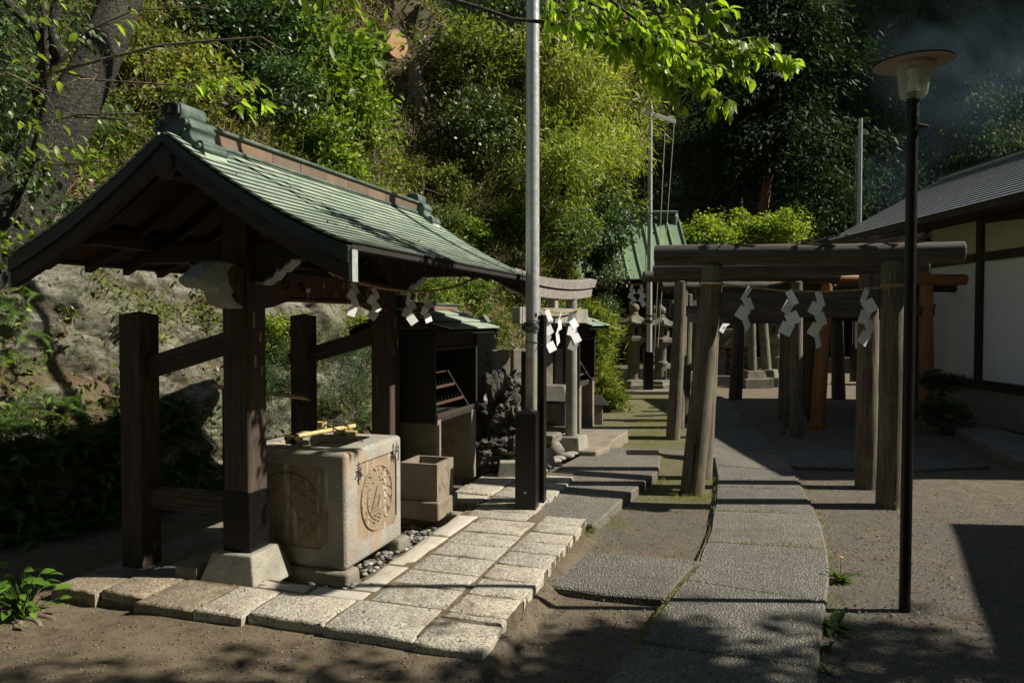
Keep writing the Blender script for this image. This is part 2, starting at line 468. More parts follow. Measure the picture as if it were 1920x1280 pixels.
M_ROCK = m_rock()

def grid_mesh(name, xs, ys, hf, m, kind='structure'):
    X, Y = np.meshgrid(xs, ys); Z = hf(X.ravel(), Y.ravel())
    V = np.column_stack([X.ravel(), Y.ravel(), Z])
    nx, ny = len(xs), len(ys)
    i = (np.arange(ny - 1)[:, None] * nx + np.arange(nx - 1)[None, :]).ravel()
    F = np.column_stack([i, i + 1, i + 1 + nx, i + nx])
    return fast_mesh(name, V, F, m, smooth=True, kind=kind), V

# left hillside, close part
def near_h(x, y):
    d, arc = foot_dist(x, y)
    h = np.where(d > 0, hill_profile(np.maximum(d, 0), arc), -0.25)
    n = vnoise(x, y, 1.1, 3) * 0.22 + vnoise(x, y, 3.1, 9) * 0.08
    return h + n * sstep(0.2, 2.0, d) - 0.05
hillside, _ = grid_mesh('hillside', np.arange(-16, 6.2, 0.14), np.arange(-2, 31, 0.14), near_h, M_HILL)
farhill, _ = grid_mesh('wooded_hill', np.arange(-30, 90, 1.0), np.arange(-50.0, 95, 1.0), lambda x, y: far_hill(x, y) - 0.25 + vnoise(x, y, 0.2, 5) * 1.0 * (far_hill(x, y) > 0.5), M_HILL)

# the bare tuff cliff at the foot of the slope
def foot_at(s):
    k = min(max(int(np.searchsorted(ARC, s) - 1), 0), len(FOOT) - 2)
    t = (s - ARC[k]) / (ARC[k + 1] - ARC[k]); p = FOOT[k] * (1 - t) + FOOT[k + 1] * t
    return p
def build_cliff():
    s0, s1 = ARC[1] - 0.5, ARC[6] + 0.4
    ns, nh = 420, 110
    V = []
    for i in range(ns):
        s = s0 + (s1 - s0) * i / (ns - 1)
        p = sum(foot_at(s + o) for o in (-0.6, -0.3, 0, 0.3, 0.6)) / 5
        q = sum(foot_at(s + 0.5 + o) for o in (-0.4, 0, 0.4)) / 3 - sum(foot_at(s - 0.5 + o) for o in (-0.4, 0, 0.4)) / 3
        q /= np.hypot(*q); nrm = np.array([q[1], -q[0]])      # away from the hill
        fade = min(1, (s1 - s) / 1.5)
        for j in range(nh):
            h = -0.1 + 2.95 * j / (nh - 1)
            d = np.interp(h, [-0.1, 0.28, 0.9, 1.75, 2.35, 2.6, 2.9], [0, 0.3, 0.55, 0.95, 1.35, 1.8, 2.3]) - 0.10
            P = Vector((p[0] - nrm[0] * d, p[1] - nrm[1] * d, h))
            a = mnoise.noise(P * 0.9 + Vector((4, 1, 7))) * 0.30
            dist, _pts = mnoise.voronoi(Vector((P.x * 1.3, P.y * 1.3, P.z * 2.2)))
            a += (dist[1] - dist[0]) * 0.20 + mnoise.fractal(P * 3.0, .8, 2.1, 5) * 0.085 - abs(mnoise.noise(Vector((P.x * 2.2, P.y * 2.2, P.z * 5)))) * .08
            a = a * min(1, (2.95 - h) / 0.5) * fade - 0.35 * (1 - fade)
            V.append((P.x + nrm[0] * a, P.y + nrm[1] * a, h + mnoise.noise(P * 2.1) * 0.06))
    i = (np.arange(ns - 1)[:, None] * nh + np.arange(nh - 1)[None, :]).ravel()
    F = np.column_stack([i, i + nh, i + nh + 1, i + 1])
    global CLIFFV; CLIFFV = np.array(V).reshape(ns, nh, 3)
    return fast_mesh('rock_face', np.array(V), F, M_ROCK, smooth=True, kind='structure')
cliff = build_cliff()

# ground
def m_ground():
    t = NT('packed_soil'); g = t.coords(world=True)
    at = t.n('Attribute'); at.attribute_name = 'mask'
    sep = t.n('SeparateColor'); t.l(at.outputs['Color'], sep.inputs[0])
    moss, grav = sep.outputs[0], sep.outputs[1]
    f = t.noise(g, 2.4, 11, 0.78)
    c = t.ramp(f, [(0.30, (0.10, 0.068, 0.038)), (0.5, (0.185, 0.135, 0.078)), (0.72, (0.31, 0.24, 0.15))])
    c = t.mix(t.ramp(t.noise(g, 13, 10, 0.8), [(0.40, 0.0), (0.62, 0.75)]), c, (0.30, 0.245, 0.165))
    c = t.mix(t.ramp(t.noise(g, 7, 10, 0.8, .5), [(0.50, 0.0), (0.64, 0.8)]), c, (0.075, 0.052, 0.032))
    vo = t.n('TexVoronoi'); vo.inputs['Scale'].default_value = 70; t.l(g, vo.inputs['Vector'])
    st = t.ramp(vo.outputs['Distance'], [(0.30, 1.0), (0.46, 0.0)])
    pc = t.ramp(t.math('FRACT', t.math('MULTIPLY', vo.outputs['Color'], 3.0)), [(0.0, (0.10, 0.10, 0.10)), (0.5, (0.22, 0.21, 0.19)), (1.0, (0.38, 0.36, 0.32))])
    gm = t.math('MULTIPLY', grav, t.ramp(t.noise(g, 3.0, 9, 0.8), [(0.36, 0.1), (0.52, 1.0)]))
    gm2 = t.math('MULTIPLY', gm, st)
    c = t.mix(t.math('MULTIPLY', gm, 0.6), c, (0.13, 0.125, 0.115))
    c = t.mix(gm2, c, pc)
    c = t.mix(t.ramp(t.noise(g, 26, 4, 0.7), [(0.60, 0.0), (0.70, 0.5)]), c, (0.07, 0.05, 0.035))
    mm = t.math('MULTIPLY', moss, t.ramp(t.noise(g, 9.0, 8, 0.75), [(0.36, 0.0), (0.54, 1.0)]), clamp=True)
    c = t.mix(t.math('MULTIPLY', mm, 0.85), c, t.ramp(t.noise(g, 60, 3, 0.6), [(0.35, (0.08, 0.10, 0.014)), (0.65, (0.20, 0.20, 0.04))]))
    t.color(c); t.rough(0.95)
    t.bump([(t.noise(g, 5, 10, 0.8), 1.0, 0.08), (gm2, 1.0, 0.014), (t.noise(g, 60, 5, 0.75), 0.8, 0.010), (t.noise(g, 180, 3, 0.7), 0.6, 0.004)])
    return t.m
M_GROUND = m_ground()
def ground_h(x, y):
    near = (np.abs(x) < 12) & (y < 26)
    n = vnoise(x, y, 0.8, 1) * 0.012 + vnoise(x, y, 3.0, 2) * 0.005
    u = (x + 1.58) * 0.954 - (y - 4.38) * 0.30; v = (x + 1.58) * 0.30 + (y - 4.38) * 0.954
    up = (0.024 + 0.036 * sstep(-0.5, -0.1, u)) * (1 - sstep(1.72, 1.80, u)) * (1 - sstep(-0.30, 0.1, v) * sstep(-1.1, -0.6, u) * (1 - sstep(1.45, 1.58, u))) * (1 - sstep(1.4, 2.2, v)) * (1 - sstep(5, 7, y)) * sstep(-3.5, -1.2, v + 0 * x)
    return np.where(near, n + up, 0.0) - 0.012
gxs = np.concatenate([np.arange(-120, -8, 8.0), np.arange(-8, -1.0, 0.13), np.arange(-1.0, 1.6, 0.06), np.arange(1.6, 9, 0.13), np.arange(9, 121, 8.0)])
gys = np.concatenate([np.arange(-60, -4, 7.0), np.arange(-4, 2.8, 0.13), np.arange(2.8, 6.4, 0.06), np.arange(6.4, 23, 0.13), np.arange(23, 150, 9.0)])
ground, GV = grid_mesh('ground', gxs, gys, ground_h, M_GROUND)
def in_poly(x, y, poly):
    c = np.zeros(x.shape, bool); n = len(poly)
    for i in range(n):
        x0, y0 = poly[i][0], poly[i][1]; x1, y1 = poly[(i + 1) % n][0], poly[(i + 1) % n][1]
        if y0 == y1: continue
        m = ((y0 > y) != (y1 > y)) & (x < (x1 - x0) * (y - y0) / (y1 - y0) + x0)
        c ^= m
    return c
def soft(x, y, cx, cy, r): return np.clip(1.3 - np.hypot(x - cx, y - cy) / r, 0, 1)
gx, gy = GV[:, 0], GV[:, 1]
moss = np.zeros(len(gx)); grav = np.where(gx < -0.3, 0.10, 0.45)
for px, py, r in ((1250, 900, .75), (1320, 905, .5), (1270, 925, .6), (1210, 810, 1.1), (1250, 790, 1.0), (1170, 800, 1.2), (1230, 830, .8), (1205, 905, .4), (700, 1175, .2), (380, 1160, .15), (1180, 765, 1.2), (1150, 980, .15), (1290, 860, .5), (1540, 1130, .12), (1180, 745, 1.6)):
    p = G(px, py); moss = np.maximum(moss, soft(gx, gy, p.x, p.y, r))
for px, py, r in ((1250, 985, .9), (1180, 1000, .6), (1700, 1100, 1.4), (1800, 1000, 2.0), (1620, 1000, 1.0), (1750, 1250, 1.4), (1900, 1180, 1.4), (1600, 900, 1.2)):
    p = G(px, py); grav = np.maximum(grav, soft(gx, gy, p.x, p.y, r))
mk = ground.data.color_attributes.new('mask', 'FLOAT_COLOR', 'POINT')
mk.data.foreach_set('color', np.column_stack([moss, grav, np.zeros(len(gx)), np.ones(len(gx))]).astype(np.float32).ravel())

# ------------------------------------------------------------------ washed-gravel path
def m_aggregate(name, base, k=1.0):
    t = NT(name); g = t.coords(world=True)
    vo = t.n('TexVoronoi'); vo.inputs['Scale'].default_value = 78; t.l(g, vo.inputs['Vector'])
    pc = t.ramp(t.math('FRACT', t.math('MULTIPLY', vo.outputs['Color'], 3.0)), [(0.0, (0.09 * k, 0.086 * k, 0.078 * k)), (0.45, (0.22 * k, 0.21 * k, 0.185 * k)), (0.8, (0.32 * k, 0.30 * k, 0.26 * k)), (1.0, (0.42 * k, 0.40 * k, 0.345 * k))])
    edge = t.ramp(vo.outputs['Distance'], [(0.30, 0.0), (0.55, 1.0)])
    c = t.mix(edge, pc, base)
    lo = t.noise(g, 0.9, 7, 0.7)
    c = t.mix(1.0, c, t.ramp(lo, [(0.3, (0.58, 0.57, 0.54)), (0.5, (0.95, 0.94, 0.92)), (0.7, (1.22, 1.2, 1.15))]), 'MULTIPLY')
    c = t.mix(t.ramp(t.noise(g, 5, 8, 0.75), [(0.55, 0.0), (0.66, 0.7)]), c, (0.07, 0.068, 0.05))
    c = t.mix(t.ramp(t.noise(g, 2.1, 10, 0.8, .8), [(0.56, 0.0), (0.63, 0.5)]), c, (0.10, 0.085, 0.06))
    t.color(c); t.rough(0.9)
    hh = t.ramp(vo.outputs['Distance'], [(0.0, 1.0), (0.6, 0.0)])
    t.bump([(hh, 1.0, 0.010), (t.noise(g, 9, 5, 0.6), 0.5, 0.01), (t.noise(g, 240, 2, 0.6), 0.3, 0.002)])
    return t.m
AGG = m_aggregate('washed_aggregate', (0.105, 0.10, 0.088))
AGG2 = m_aggregate('worn_aggregate', (0.135, 0.122, 0.10), 1.05)
def lerp_path(pts, y):
    ys = [p[1] for p in pts]; xs = [p[0] for p in pts]
    return float(np.interp(-y, [-a for a in ys], xs))
PL = [(1085, 1350), (1130, 1280), (1190, 1210), (1250, 1125), (1305, 1060), (1330, 1000), (1341, 940), (1345, 890), (1335, 840), (1322, 800), (1310, 770), (1305, 740), (1308, 722)]
PR = [(1524, 1350), (1530, 1280), (1541, 1180), (1555, 1080), (1553, 1040), (1540, 985), (1513, 930), (1480, 870), (1440, 825), (1400, 790), (1372, 760), (1350, 740), (1335, 722)]
JT = [(1350, 1350), (1203, 1250), (1086, 1128), (1014, 1027), (957, 964), (912, 917), (871, 884), (840, 849), (797, 801), (768, 770), (744, 746), (722, 722)]
path = MB()
pl = [G(lerp_path(PL, y), y, 0) for y in range(1350, 721, -14)]; pr = [G(lerp_path(PR, y), y, 0) for y in range(1350, 721, -14)]
path.slab([(p.x, p.y) for p in pl] + [(p.x, p.y) for p in pr[::-1]], -0.08, 0.018)
path = path.build('path', M_GROUND, kind='structure')
def slab_piece(name, poly, z0, z1, m, parent, seed=0, bevel=0.006, jit=0.004, label=None):
    b = MB(); b.slab(poly, z0, z1)
    o = b.build(name, m, parent, bevel=bevel, segs=1, jitter=jit, jseed=seed)
    if label: o['label'] = label
    return o
for i in range(len(JT) - 1):
    (a0, b0), (a1, b1) = JT[i], JT[i + 1]
    z = 0.030 + (0.003 if i % 2 else 0)
    g = 0.005
    L, Rr = [], []
    for k in range(7):
        u = k / 6; yl = a0 + (a1 - a0) * u; yr = b0 + (b1 - b0) * u
        L.append(G(lerp_path(PL, yl), yl, z)); Rr.append(G(lerp_path(PR, yr), yr, z))
    d0 = g if i else 0
    L[0].y += d0; Rr[0].y += d0
    slab_piece('path_slab', [(p.x, p.y) for p in L] + [(p.x, p.y) for p in Rr[::-1]], -0.05, z, AGG if i % 3 else AGG2, path, seed=i, bevel=0.012, jit=0.008)
side = slab_piece('side_slab', [tuple(G(*p, 0.028))[:2] for p in ((1028, 1097), (1100, 1036), (1200, 1040), (1318, 1052), (1296, 1064), (1243, 1122), (1130, 1112))], -0.05, 0.028, AGG, None, 3, 0.010, 0.008)
side['kind'] = 'structure'
# slabs on the right of the path and beside the hall
rs = slab_piece('paved_strip', [tuple(G(*p, 0.03))[:2] for p in ((1484, 872), (1452, 846), (1600, 842), (1720, 852), (1860, 872), (1700, 880), (1600, 876))], -0.05, 0.03, AGG, None, 4, 0.01, 0.01)
rs['kind'] = 'structure'
for i, poly in enumerate((((1790, 800), (1835, 792), (1935, 820), (1960, 850), (1920, 862), (1870, 842)),)):
    o = slab_piece('stone_ledge', [tuple(G(*p, 0.12))[:2] for p in poly], -0.05, 0.12, CONC, None, 6, 0.02, 0.02)
    put(o, label='flat grey stone step along the foot of the white plaster wall', cat='step')

# raised walkway of washed gravel in front of the small shrine
wk = slab_piece('walkway', [tuple(G(*p, 0.075))[:2] for p in ((985, 945), (1000, 905), (1060, 868), (1120, 836), (1240, 842), (1234, 882), (1165, 937), (1112, 984), (1060, 972), (1010, 972))], -0.05, 0.075, AGG2, None, 9, 0.012, 0.006)
wk['kind'] = 'structure'
st = slab_piece('paved_crossing', [tuple(G(*p, 0.04))[:2] for p in ((1240, 850), (1236, 842), (1338, 846), (1343, 858))], -0.05, 0.04, AGG2, None, 11, 0.008, 0.004)
st['kind'] = 'structure'
# drain
dr = thing('drain_grate', 'small rusty slotted drain cover set in the gravel walkway', 'drain', G(1207, 849, 0.078), math.radians(-3))
b = MB()
for s in (-1, 1): b.box((0, s * 0.105, 0.004), (0.36, 0.02, 0.02)); b.box((s * 0.17, 0, 0.004), (0.02, 0.19, 0.02))
b.build('frame', RUSTB, dr)
b = MB(); b.box((0, 0, -0.003), (0.32, 0.19, 0.012)); b.build('recess', BLACKP, dr)
for k in range(9):
    b = MB(); b.box((-0.14 + k * 0.035, 0, 0.006), (0.012, 0.19, 0.008)); b.build('bar', RUSTB, dr)
ap = slab_piece('concrete_apron', [tuple(G(*p, 0.13))[:2] for p in ((1088, 845), (1060, 838), (1090, 800), (1176, 797), (1178, 808), (1148, 826), (1140, 838), (1118, 846))], -0.05, 0.13, CONC, None, 13, 0.012, 0.004)
ap['kind'] = 'structure'

# ------------------------------------------------------------------ pavilion frame: local x = to the right of the ridge, y = along the ridge
PF = Vector((-1.58, 4.38, 0)); PANG = -math.atan2(0.30, 0.954)
PM = Matrix.Translation(PF) @ Matrix.Rotation(PANG, 4, 'Z')
def PW(u, v, z=0.0): return PM @ Vector((u, v, z))
PLAT = 0.10

# stone platform
plat = MB()
plat.slab([(-0.25, -0.5), (1.60, -0.5), (1.60, -0.2), (1.693, -0.2), (1.693, 1.78), (0.72, 1.75), (0.72, -0.05), (-0.25, -0.05)], -0.1, 0.093)
plat.slab([(-0.9, -0.5), (-0.252, -0.5), (-0.252, 2.6), (-1.0, 2.6)], -0.1, 0.045)
plat.slab([(0.72, 1.55), (1.30, 1.55), (1.22, 3.4), (0.40, 3.4), (0.40, 2.05), (0.72, 2.05)], -0.1, 0.091)
plat = plat.build('stone_platform', M_GROUND, M=PM, kind='structure')
sid = [0]
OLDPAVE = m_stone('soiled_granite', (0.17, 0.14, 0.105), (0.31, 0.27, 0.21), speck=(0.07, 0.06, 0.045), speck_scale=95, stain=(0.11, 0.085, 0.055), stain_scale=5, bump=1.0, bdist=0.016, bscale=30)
def stone(u0, u1, v0, v1, z=PLAT, mat=None, th=0.12, skew=0.0, bev=0.018, jit=0.012, name='paving_stone', g=0.005):
    sid[0] += 1; rs_ = random.Random(sid[0])
    n = 4
    j = lambda: rs_.uniform(-0.008, 0.008)
    c = [(u0 + g + j(), v0 + g + j() + skew), (u1 - g + j(), v0 + g + j()), (u1 - g + j(), v1 - g + j()), (u0 + g + j(), v1 - g + j() + skew)]
    # subdivided top so that the edge is uneven
    b = MB(); per = []
    for a in range(4):
        p, q = c[a], c[(a + 1) % 4]
        for k in range(n): per.append((p[0] + (q[0] - p[0]) * k / n, p[1] + (q[1] - p[1]) * k / n))
    cx = sum(p[0] for p in per) / len(per); cy = sum(p[1] for p in per) / len(per)
    zt = z + rs_.uniform(-0.006, 0.006)
    m_ = len(per); V = []
    hw = max(0.02, min(u1 - u0, v1 - v0) / 2)
    jj = [rs_.uniform(-0.007, 0.007) for _ in per]
    for (dz, ins) in ((-th, 0.006), (-0.016, 0.0), (-0.004, 0.005), (0.0, 0.016)):
        for (x, y), q in zip(per, jj):
            L = math.hypot(x - cx, y - cy); f = (L - ins - q) / L
            V.append((cx + (x - cx) * f, cy + (y - cy) * f, zt + dz + (q * 0.3 if dz > -0.03 else 0)))
    V.append((cx, cy, zt + 0.002))
    F = []
    for r_ in range(3):
        for k in range(m_): F.append((r_ * m_ + k, r_ * m_ + (k + 1) % m_, (r_ + 1) * m_ + (k + 1) % m_, (r_ + 1) * m_ + k))
    for k in range(m_): F.append((3 * m_ + k, 3 * m_ + (k + 1) % m_, 4 * m_))
    b.add(V, F)
    return b.build(name, mat or GRANITE, plat, smooth=50)
rs_ = random.Random(5)
# front row, left to right
us = [-0.98, -0.60, -0.28, 0.10, 0.40, 0.84]
for i in range(len(us) - 1):
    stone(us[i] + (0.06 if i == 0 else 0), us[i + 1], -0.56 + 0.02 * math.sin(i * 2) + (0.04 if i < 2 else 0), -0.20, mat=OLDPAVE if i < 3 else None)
stone(0.84, 1.345, -0.56, -0.17); stone(1.345, 1.70, -0.57, -0.27)
# outer column
vs = [-0.27, -0.19, 0.08, 0.34, 0.60, 0.86, 1.10, 1.34, 1.56, 1.80]
for i in range(len(vs) - 1): stone(1.36, 1.70, vs[i], vs[i + 1])
vs = [-0.17, 0.12, 0.36, 0.66, 0.92, 1.20, 1.42, 1.58, 1.80, 2.02, 2.24, 2.46, 2.70, 2.95, 3.2]
for i in range(len(vs) - 1):
    if vs[i] < 1.45 or True: stone(0.89 - (0.12 if vs[i] > 1.5 else 0), 1.35 if vs[i] < 1.5 else 1.28, vs[i], vs[i + 1])
vs = [2.0, 2.28, 2.6, 2.9, 3.2]
for i in range(len(vs) - 1): stone(0.40, 0.76, vs[i], vs[i + 1])
# pale edging round the pit
for a, b_ in ((-0.17, 0.16), (0.16, 0.52), (0.52, 0.87)): stone(a, b_, -0.19, -0.06, mat=EDGESTONE, z=PLAT - 0.004)
for a, b_ in ((-0.05, 0.40), (0.40, 1.05), (1.05, 1.60)): stone(0.72, 0.88, a, b_, mat=EDGESTONE, z=PLAT - 0.002)
# left part under the pavilion
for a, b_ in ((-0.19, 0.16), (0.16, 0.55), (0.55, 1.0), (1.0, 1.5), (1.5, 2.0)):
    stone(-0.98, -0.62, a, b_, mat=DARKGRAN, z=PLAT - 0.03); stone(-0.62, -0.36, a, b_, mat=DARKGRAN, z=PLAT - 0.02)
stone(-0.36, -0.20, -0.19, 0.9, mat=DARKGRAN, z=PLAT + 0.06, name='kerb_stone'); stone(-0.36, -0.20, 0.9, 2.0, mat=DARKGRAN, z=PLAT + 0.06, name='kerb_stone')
stone(-0.20, 0.72, 1.60, 1.72, mat=BIN, z=PLAT - 0.01, name='kerb_stone')
# pit floor with river pebbles
b = MB(); b.slab([(-0.2, -0.06), (0.72, -0.06), (0.72, 1.6), (-0.2, 1.6)], -0.1, -0.03); o = b.build('pit_floor', M_GROUND, plat)
def pebble_mesh(n, area, zf, r0, r1, m, name, flat=0.5, seed=1, M=None, parent=None, res=(6, 4)):
    r = random.Random(seed); V = []; F = []
    nu, nv = res
    for i in range(n):
        x, y = area(r); z = zf(x, y); a = r.uniform(0, PI); s = r.uniform(r0, r1); sx = s * r.uniform(0.7, 1.3); sy = s; sz = s * flat * r.uniform(0.7, 1.2)
        base = len(V)
        V.append((x, y, z - sz * 0.6))
        for j in range(1, nv):
            ph = PI * j / nv
            for k in range(nu):
                th = 2 * PI * k / nu
                lx, ly, lz = sx * math.sin(ph) * math.cos(th), sy * math.sin(ph) * math.sin(th), -sz * math.cos(ph)
                V.append((x + lx * math.cos(a) - ly * math.sin(a), y + lx * math.sin(a) + ly * math.cos(a), z + lz + sz * 0.4))
        V.append((x, y, z + sz * 1.4))
        for k in range(nu): F.append((base, base + 1 + (k + 1) % nu, base + 1 + k, base + 1 + k))
        for j in range(nv - 2):
            for k in range(nu):
                q = base + 1 + j * nu
                F.append((q + k, q + (k + 1) % nu, q + nu + (k + 1) % nu, q + nu + k))
        q = base + 1 + (nv - 2) * nu; tp = base + 1 + (nv - 1) * nu
        for k in range(nu): F.append((q + k, q + (k + 1) % nu, tp, tp))
    b = MB(); b.v = V; b.f = [tuple(dict.fromkeys(f)) for f in F]
    return b.build(name, m, parent, M, smooth=80, kind='stuff')
def m_pebble():
    t = NT('pebbles'); g = t.n('NewGeometry').outputs['Random Per Island']
    t.color(t.ramp(g, [(0.0, (0.06, 0.06, 0.06)), (0.4, (0.13, 0.125, 0.115)), (0.85, (0.22, 0.21, 0.19)), (1.0, (0.38, 0.36, 0.33))])); t.rough(0.7)
    return t.m
M_PEB = m_pebble()
pebble_mesh(650, lambda r: (r.uniform(0.30, 0.71), r.uniform(-0.05, 1.55)), lambda x, y: 0.0 + 0.02 * math.sin(x * 30) * math.sin(y * 25), 0.012, 0.023, M_PEB, 'river_pebbles', seed=2, parent=plat, res=(8, 5))
def gravel_area(r):
    while True:
        px = r.uniform(930, 1930); py = r.uniform(850, 1300)
        p = G(px, py)
        if 1110 < px < 1345 or px > 1500 or r.random() < 0.1:
            return (p.x, p.y)
def m_clod():
    t = NT('soil_clods'); g = t.n('NewGeometry').outputs['Random Per Island']
    t.color(t.ramp(g, [(0.0, (0.06, 0.04, 0.025)), (0.6, (0.15, 0.11, 0.07)), (1.0, (0.30, 0.24, 0.17))])); t.rough(0.95)
    return t.m
def clod_area(r):
    p = G(r.uniform(-20, 1230), r.uniform(1090, 1300)); return (p.x, p.y)
def clod_z(x, y): return float(ground_h(np.array([x]), np.array([y]))[0]) + 0.001
pebble_mesh(1500, clod_area, clod_z, 0.002, 0.007, m_clod(), 'soil_clods', flat=.6, seed=14, res=(5, 3))
pebble_mesh(3200, gravel_area, lambda x, y: -0.008, 0.0025, 0.008, M_PEB, 'loose_gravel', seed=4, res=(5, 3))

# ------------------------------------------------------------------ water pavilion
pav = thing('water_pavilion', 'open timber water pavilion with curved green copper roof on a stone platform', 'pavilion', PF, PANG)
RW = 1.04; RV0, RV1 = -0.62, 2.57
def zr(u):
    s = min(abs(u) / RW, 1.05)
    return 2.57 - 0.60 * (1.32 * s - 0.32 * s * s)
def main_post(v):
    beam('post', (0, v, 0.27), (0, v, 2.36), 0.175, 0.175, W_POST, pav, bevel=0.008)
    b = MB(); b.box((0, v, 0.42), (0.187, 0.187, 0.36)); o = b.build('post_shoe', BLACKP, pav, bevel=0.004)
    b = MB(); w0, w1 = 0.20, 0.135
    b.hull2([(x * w0, v + y * w0, 0.05) for x, y in ((-1, -1), (1, -1), (1, 1), (-1, 1))], [(x * w1, v + y * w1, 0.25) for x, y in ((-1, -1), (1, -1), (1, 1), (-1, 1))])
    b.build('post_base', DARKGRAN if v > 1 else SHAPED, pav, bevel=0.01, segs=2, jitter=0.003)
main_post(0.0); main_post(1.80)
def chamfer_post(u, v, zt):
    b = MB(); w = 0.078; t = 0.022
    b.hull2([(x * w, y * w, 0.0) for x, y in ((-1, -1), (1, -1), (1, 1), (-1, 1))], [(x * w, y * w, zt - t) for x, y in ((-1, -1), (1, -1), (1, 1), (-1, 1))])
    b.add([(-w, -w, zt - t), (w, -w, zt - t), (w, w, zt - t), (-w, w, zt - t), (0, 0, zt)], [(0, 1, 4), (1, 2, 4), (2, 3, 4), (3, 0, 4)])
    M = Matrix.Translation((u, v, 0.07)) @ Matrix.Rotation(-PI / 2, 4, 'Y') @ Matrix.Rotation(0, 4, 'X')
    # mesh stored along X so that the grain runs up the post
    Q = Matrix.Rotation(PI / 2, 4, 'Y')
    b.v = [tuple((Q @ Vector(p))) for p in b.v]
    b.build('brace_post', W_POST, pav, M)
for v in (0.0, 1.80):
    chamfer_post(-0.775, v, 1.585)
    beam('brace_rail', (-0.90, v, 1.25), (-0.08, v, 1.475), 0.055, 0.13, W_POST, pav)
    beam('brace_rail', (-0.72, v, 0.50), (-0.08, v, 0.50), 0.055, 0.13, W_POST, pav)
# long carved beam between the posts and its nose
b = MB(); n_ = 14; poly = []
for i in range(n_ + 1):
    v = 0.08 + (1.72 - 0.08) * i / n_
    e = min(i, n_ - i) / 2.5
    poly.append((v, 1.665 + (0.055 if e > 1.1 else 0.055 * sstep(0, 1.1, e))))
b.prism([(p[0], p[1]) for p in poly] + [(1.72, 1.90), (0.08, 1.90)], -0.07, 0.07, 'yz')
cb = b.build('carved_beam', W_RED, pav, bevel=0.006)
def curl(cy, cz, r, turns, a0, sgn=1, n=26):
    return [(0.073, cy + sgn * r * (1 - 0.8 * i / n) * math.cos(a0 + turns * 2 * PI * i / n), cz + r * (1 - 0.8 * i / n) * math.sin(a0 + turns * 2 * PI * i / n)) for i in range(n + 1)]
for cy, cz, r, sg in ((0.32, 1.82, 0.055, 1), (0.50, 1.80, 0.04, -1), (1.48, 1.82, 0.055, -1), (1.30, 1.80, 0.04, 1)):
    b = MB(); b.tube(curl(cy, cz, r, 1.3, 0.5, sg), 0.006, 6); b.build('carving', W_DARK, cb, smooth=50)
b = MB(); b.tube([(0.073, v, 1.735) for v in (0.35, 0.9, 1.45)], 0.006, 6); b.build('carving', W_DARK, cb)
M_LABEL = m_plain('paper_slips', (0.30, 0.26, 0.20), 0.9, var=0.3)
r7 = random.Random(3)
for i in range(16):
    v = r7.uniform(0.2, 1.6); z = r7.uniform(1.73, 1.86); h = r7.uniform(0.03, 0.06)
    b = MB(); b.box((0.0715, v, z), (0.002, r7.uniform(0.008, 0.018), h)); b.build('paper_slip', M_LABEL, cb)
b = MB(); b.box((0.0725, 0.56, 1.795), (0.002, 0.05, 0.028)); b.build('paper_slip', m_plain('white_slip', (0.5, 0.49, 0.46), 0.8), cb)
for u, v, z, h in ((0.089, -0.03, 1.60, .09), (0.089, 0.03, 1.50, .06), (0.089, -0.02, 1.36, .07), (0.089, 1.80, 1.58, .08), (0.089, 1.84, 1.42, .06), (0.089, 1.77, 1.35, .05), (0.089, 0.04, 1.3, .05)):
    b = MB(); b.box((u, v, z), (0.002, 0.018, h)); b.build('paper_slip', M_LABEL, pav)
NOSEW = m_plain('whitewashed_wood', (0.30, 0.33, 0.30), 0.8, var=0.25, scale=30, bump=0.3)
def nose(v, sgn, mat):
    P = [(0.08, 1.665), (0.17, 1.668), (0.25, 1.70), (0.275, 1.755), (0.32, 1.772), (0.42, 1.775), (0.465, 1.80), (0.47, 1.825), (0.42, 1.85), (0.37, 1.895), (0.30, 1.925), (0.20, 1.925), (0.08, 1.90)]
    b = MB(); b.prism([(v + sgn * p[0], p[1]) for p in P], -0.062, 0.062, 'yz')
    o = b.build('beam_nose', mat, pav, bevel=0.012, segs=2, smooth=50)
    for k, (cy, cz, r) in enumerate(((0.135, 1.80, 0.042), (0.16, 1.725, 0.028))):
        for s in (-1, 1):
            b = MB(); b.tube([(s * 0.068, v + sgn * (cy + r * (1 - .75 * i / 22) * math.cos(.3 + 8.2 * i / 22)), cz + r * (1 - .75 * i / 22) * math.sin(.3 + 8.2 * i / 22)) for i in range(23)], 0.005, 6)
            b.build('scroll', W_RED if mat is NOSEW else W_DARK, o, smooth=50)
    b = MB(); b.prism([(v + sgn * p[0], p[1]) for p in ((0.08, 1.667), (0.15, 1.70), (0.17, 1.76), (0.21, 1.80), (0.22, 1.87), (0.18, 1.90), (0.08, 1.90))], -0.068, 0.068, 'yz')
    b.build('nose_bracket', W_RED, pav, bevel=0.004)
nose(0.0, -1, NOSEW); nose(1.80, 1, NOSEW)
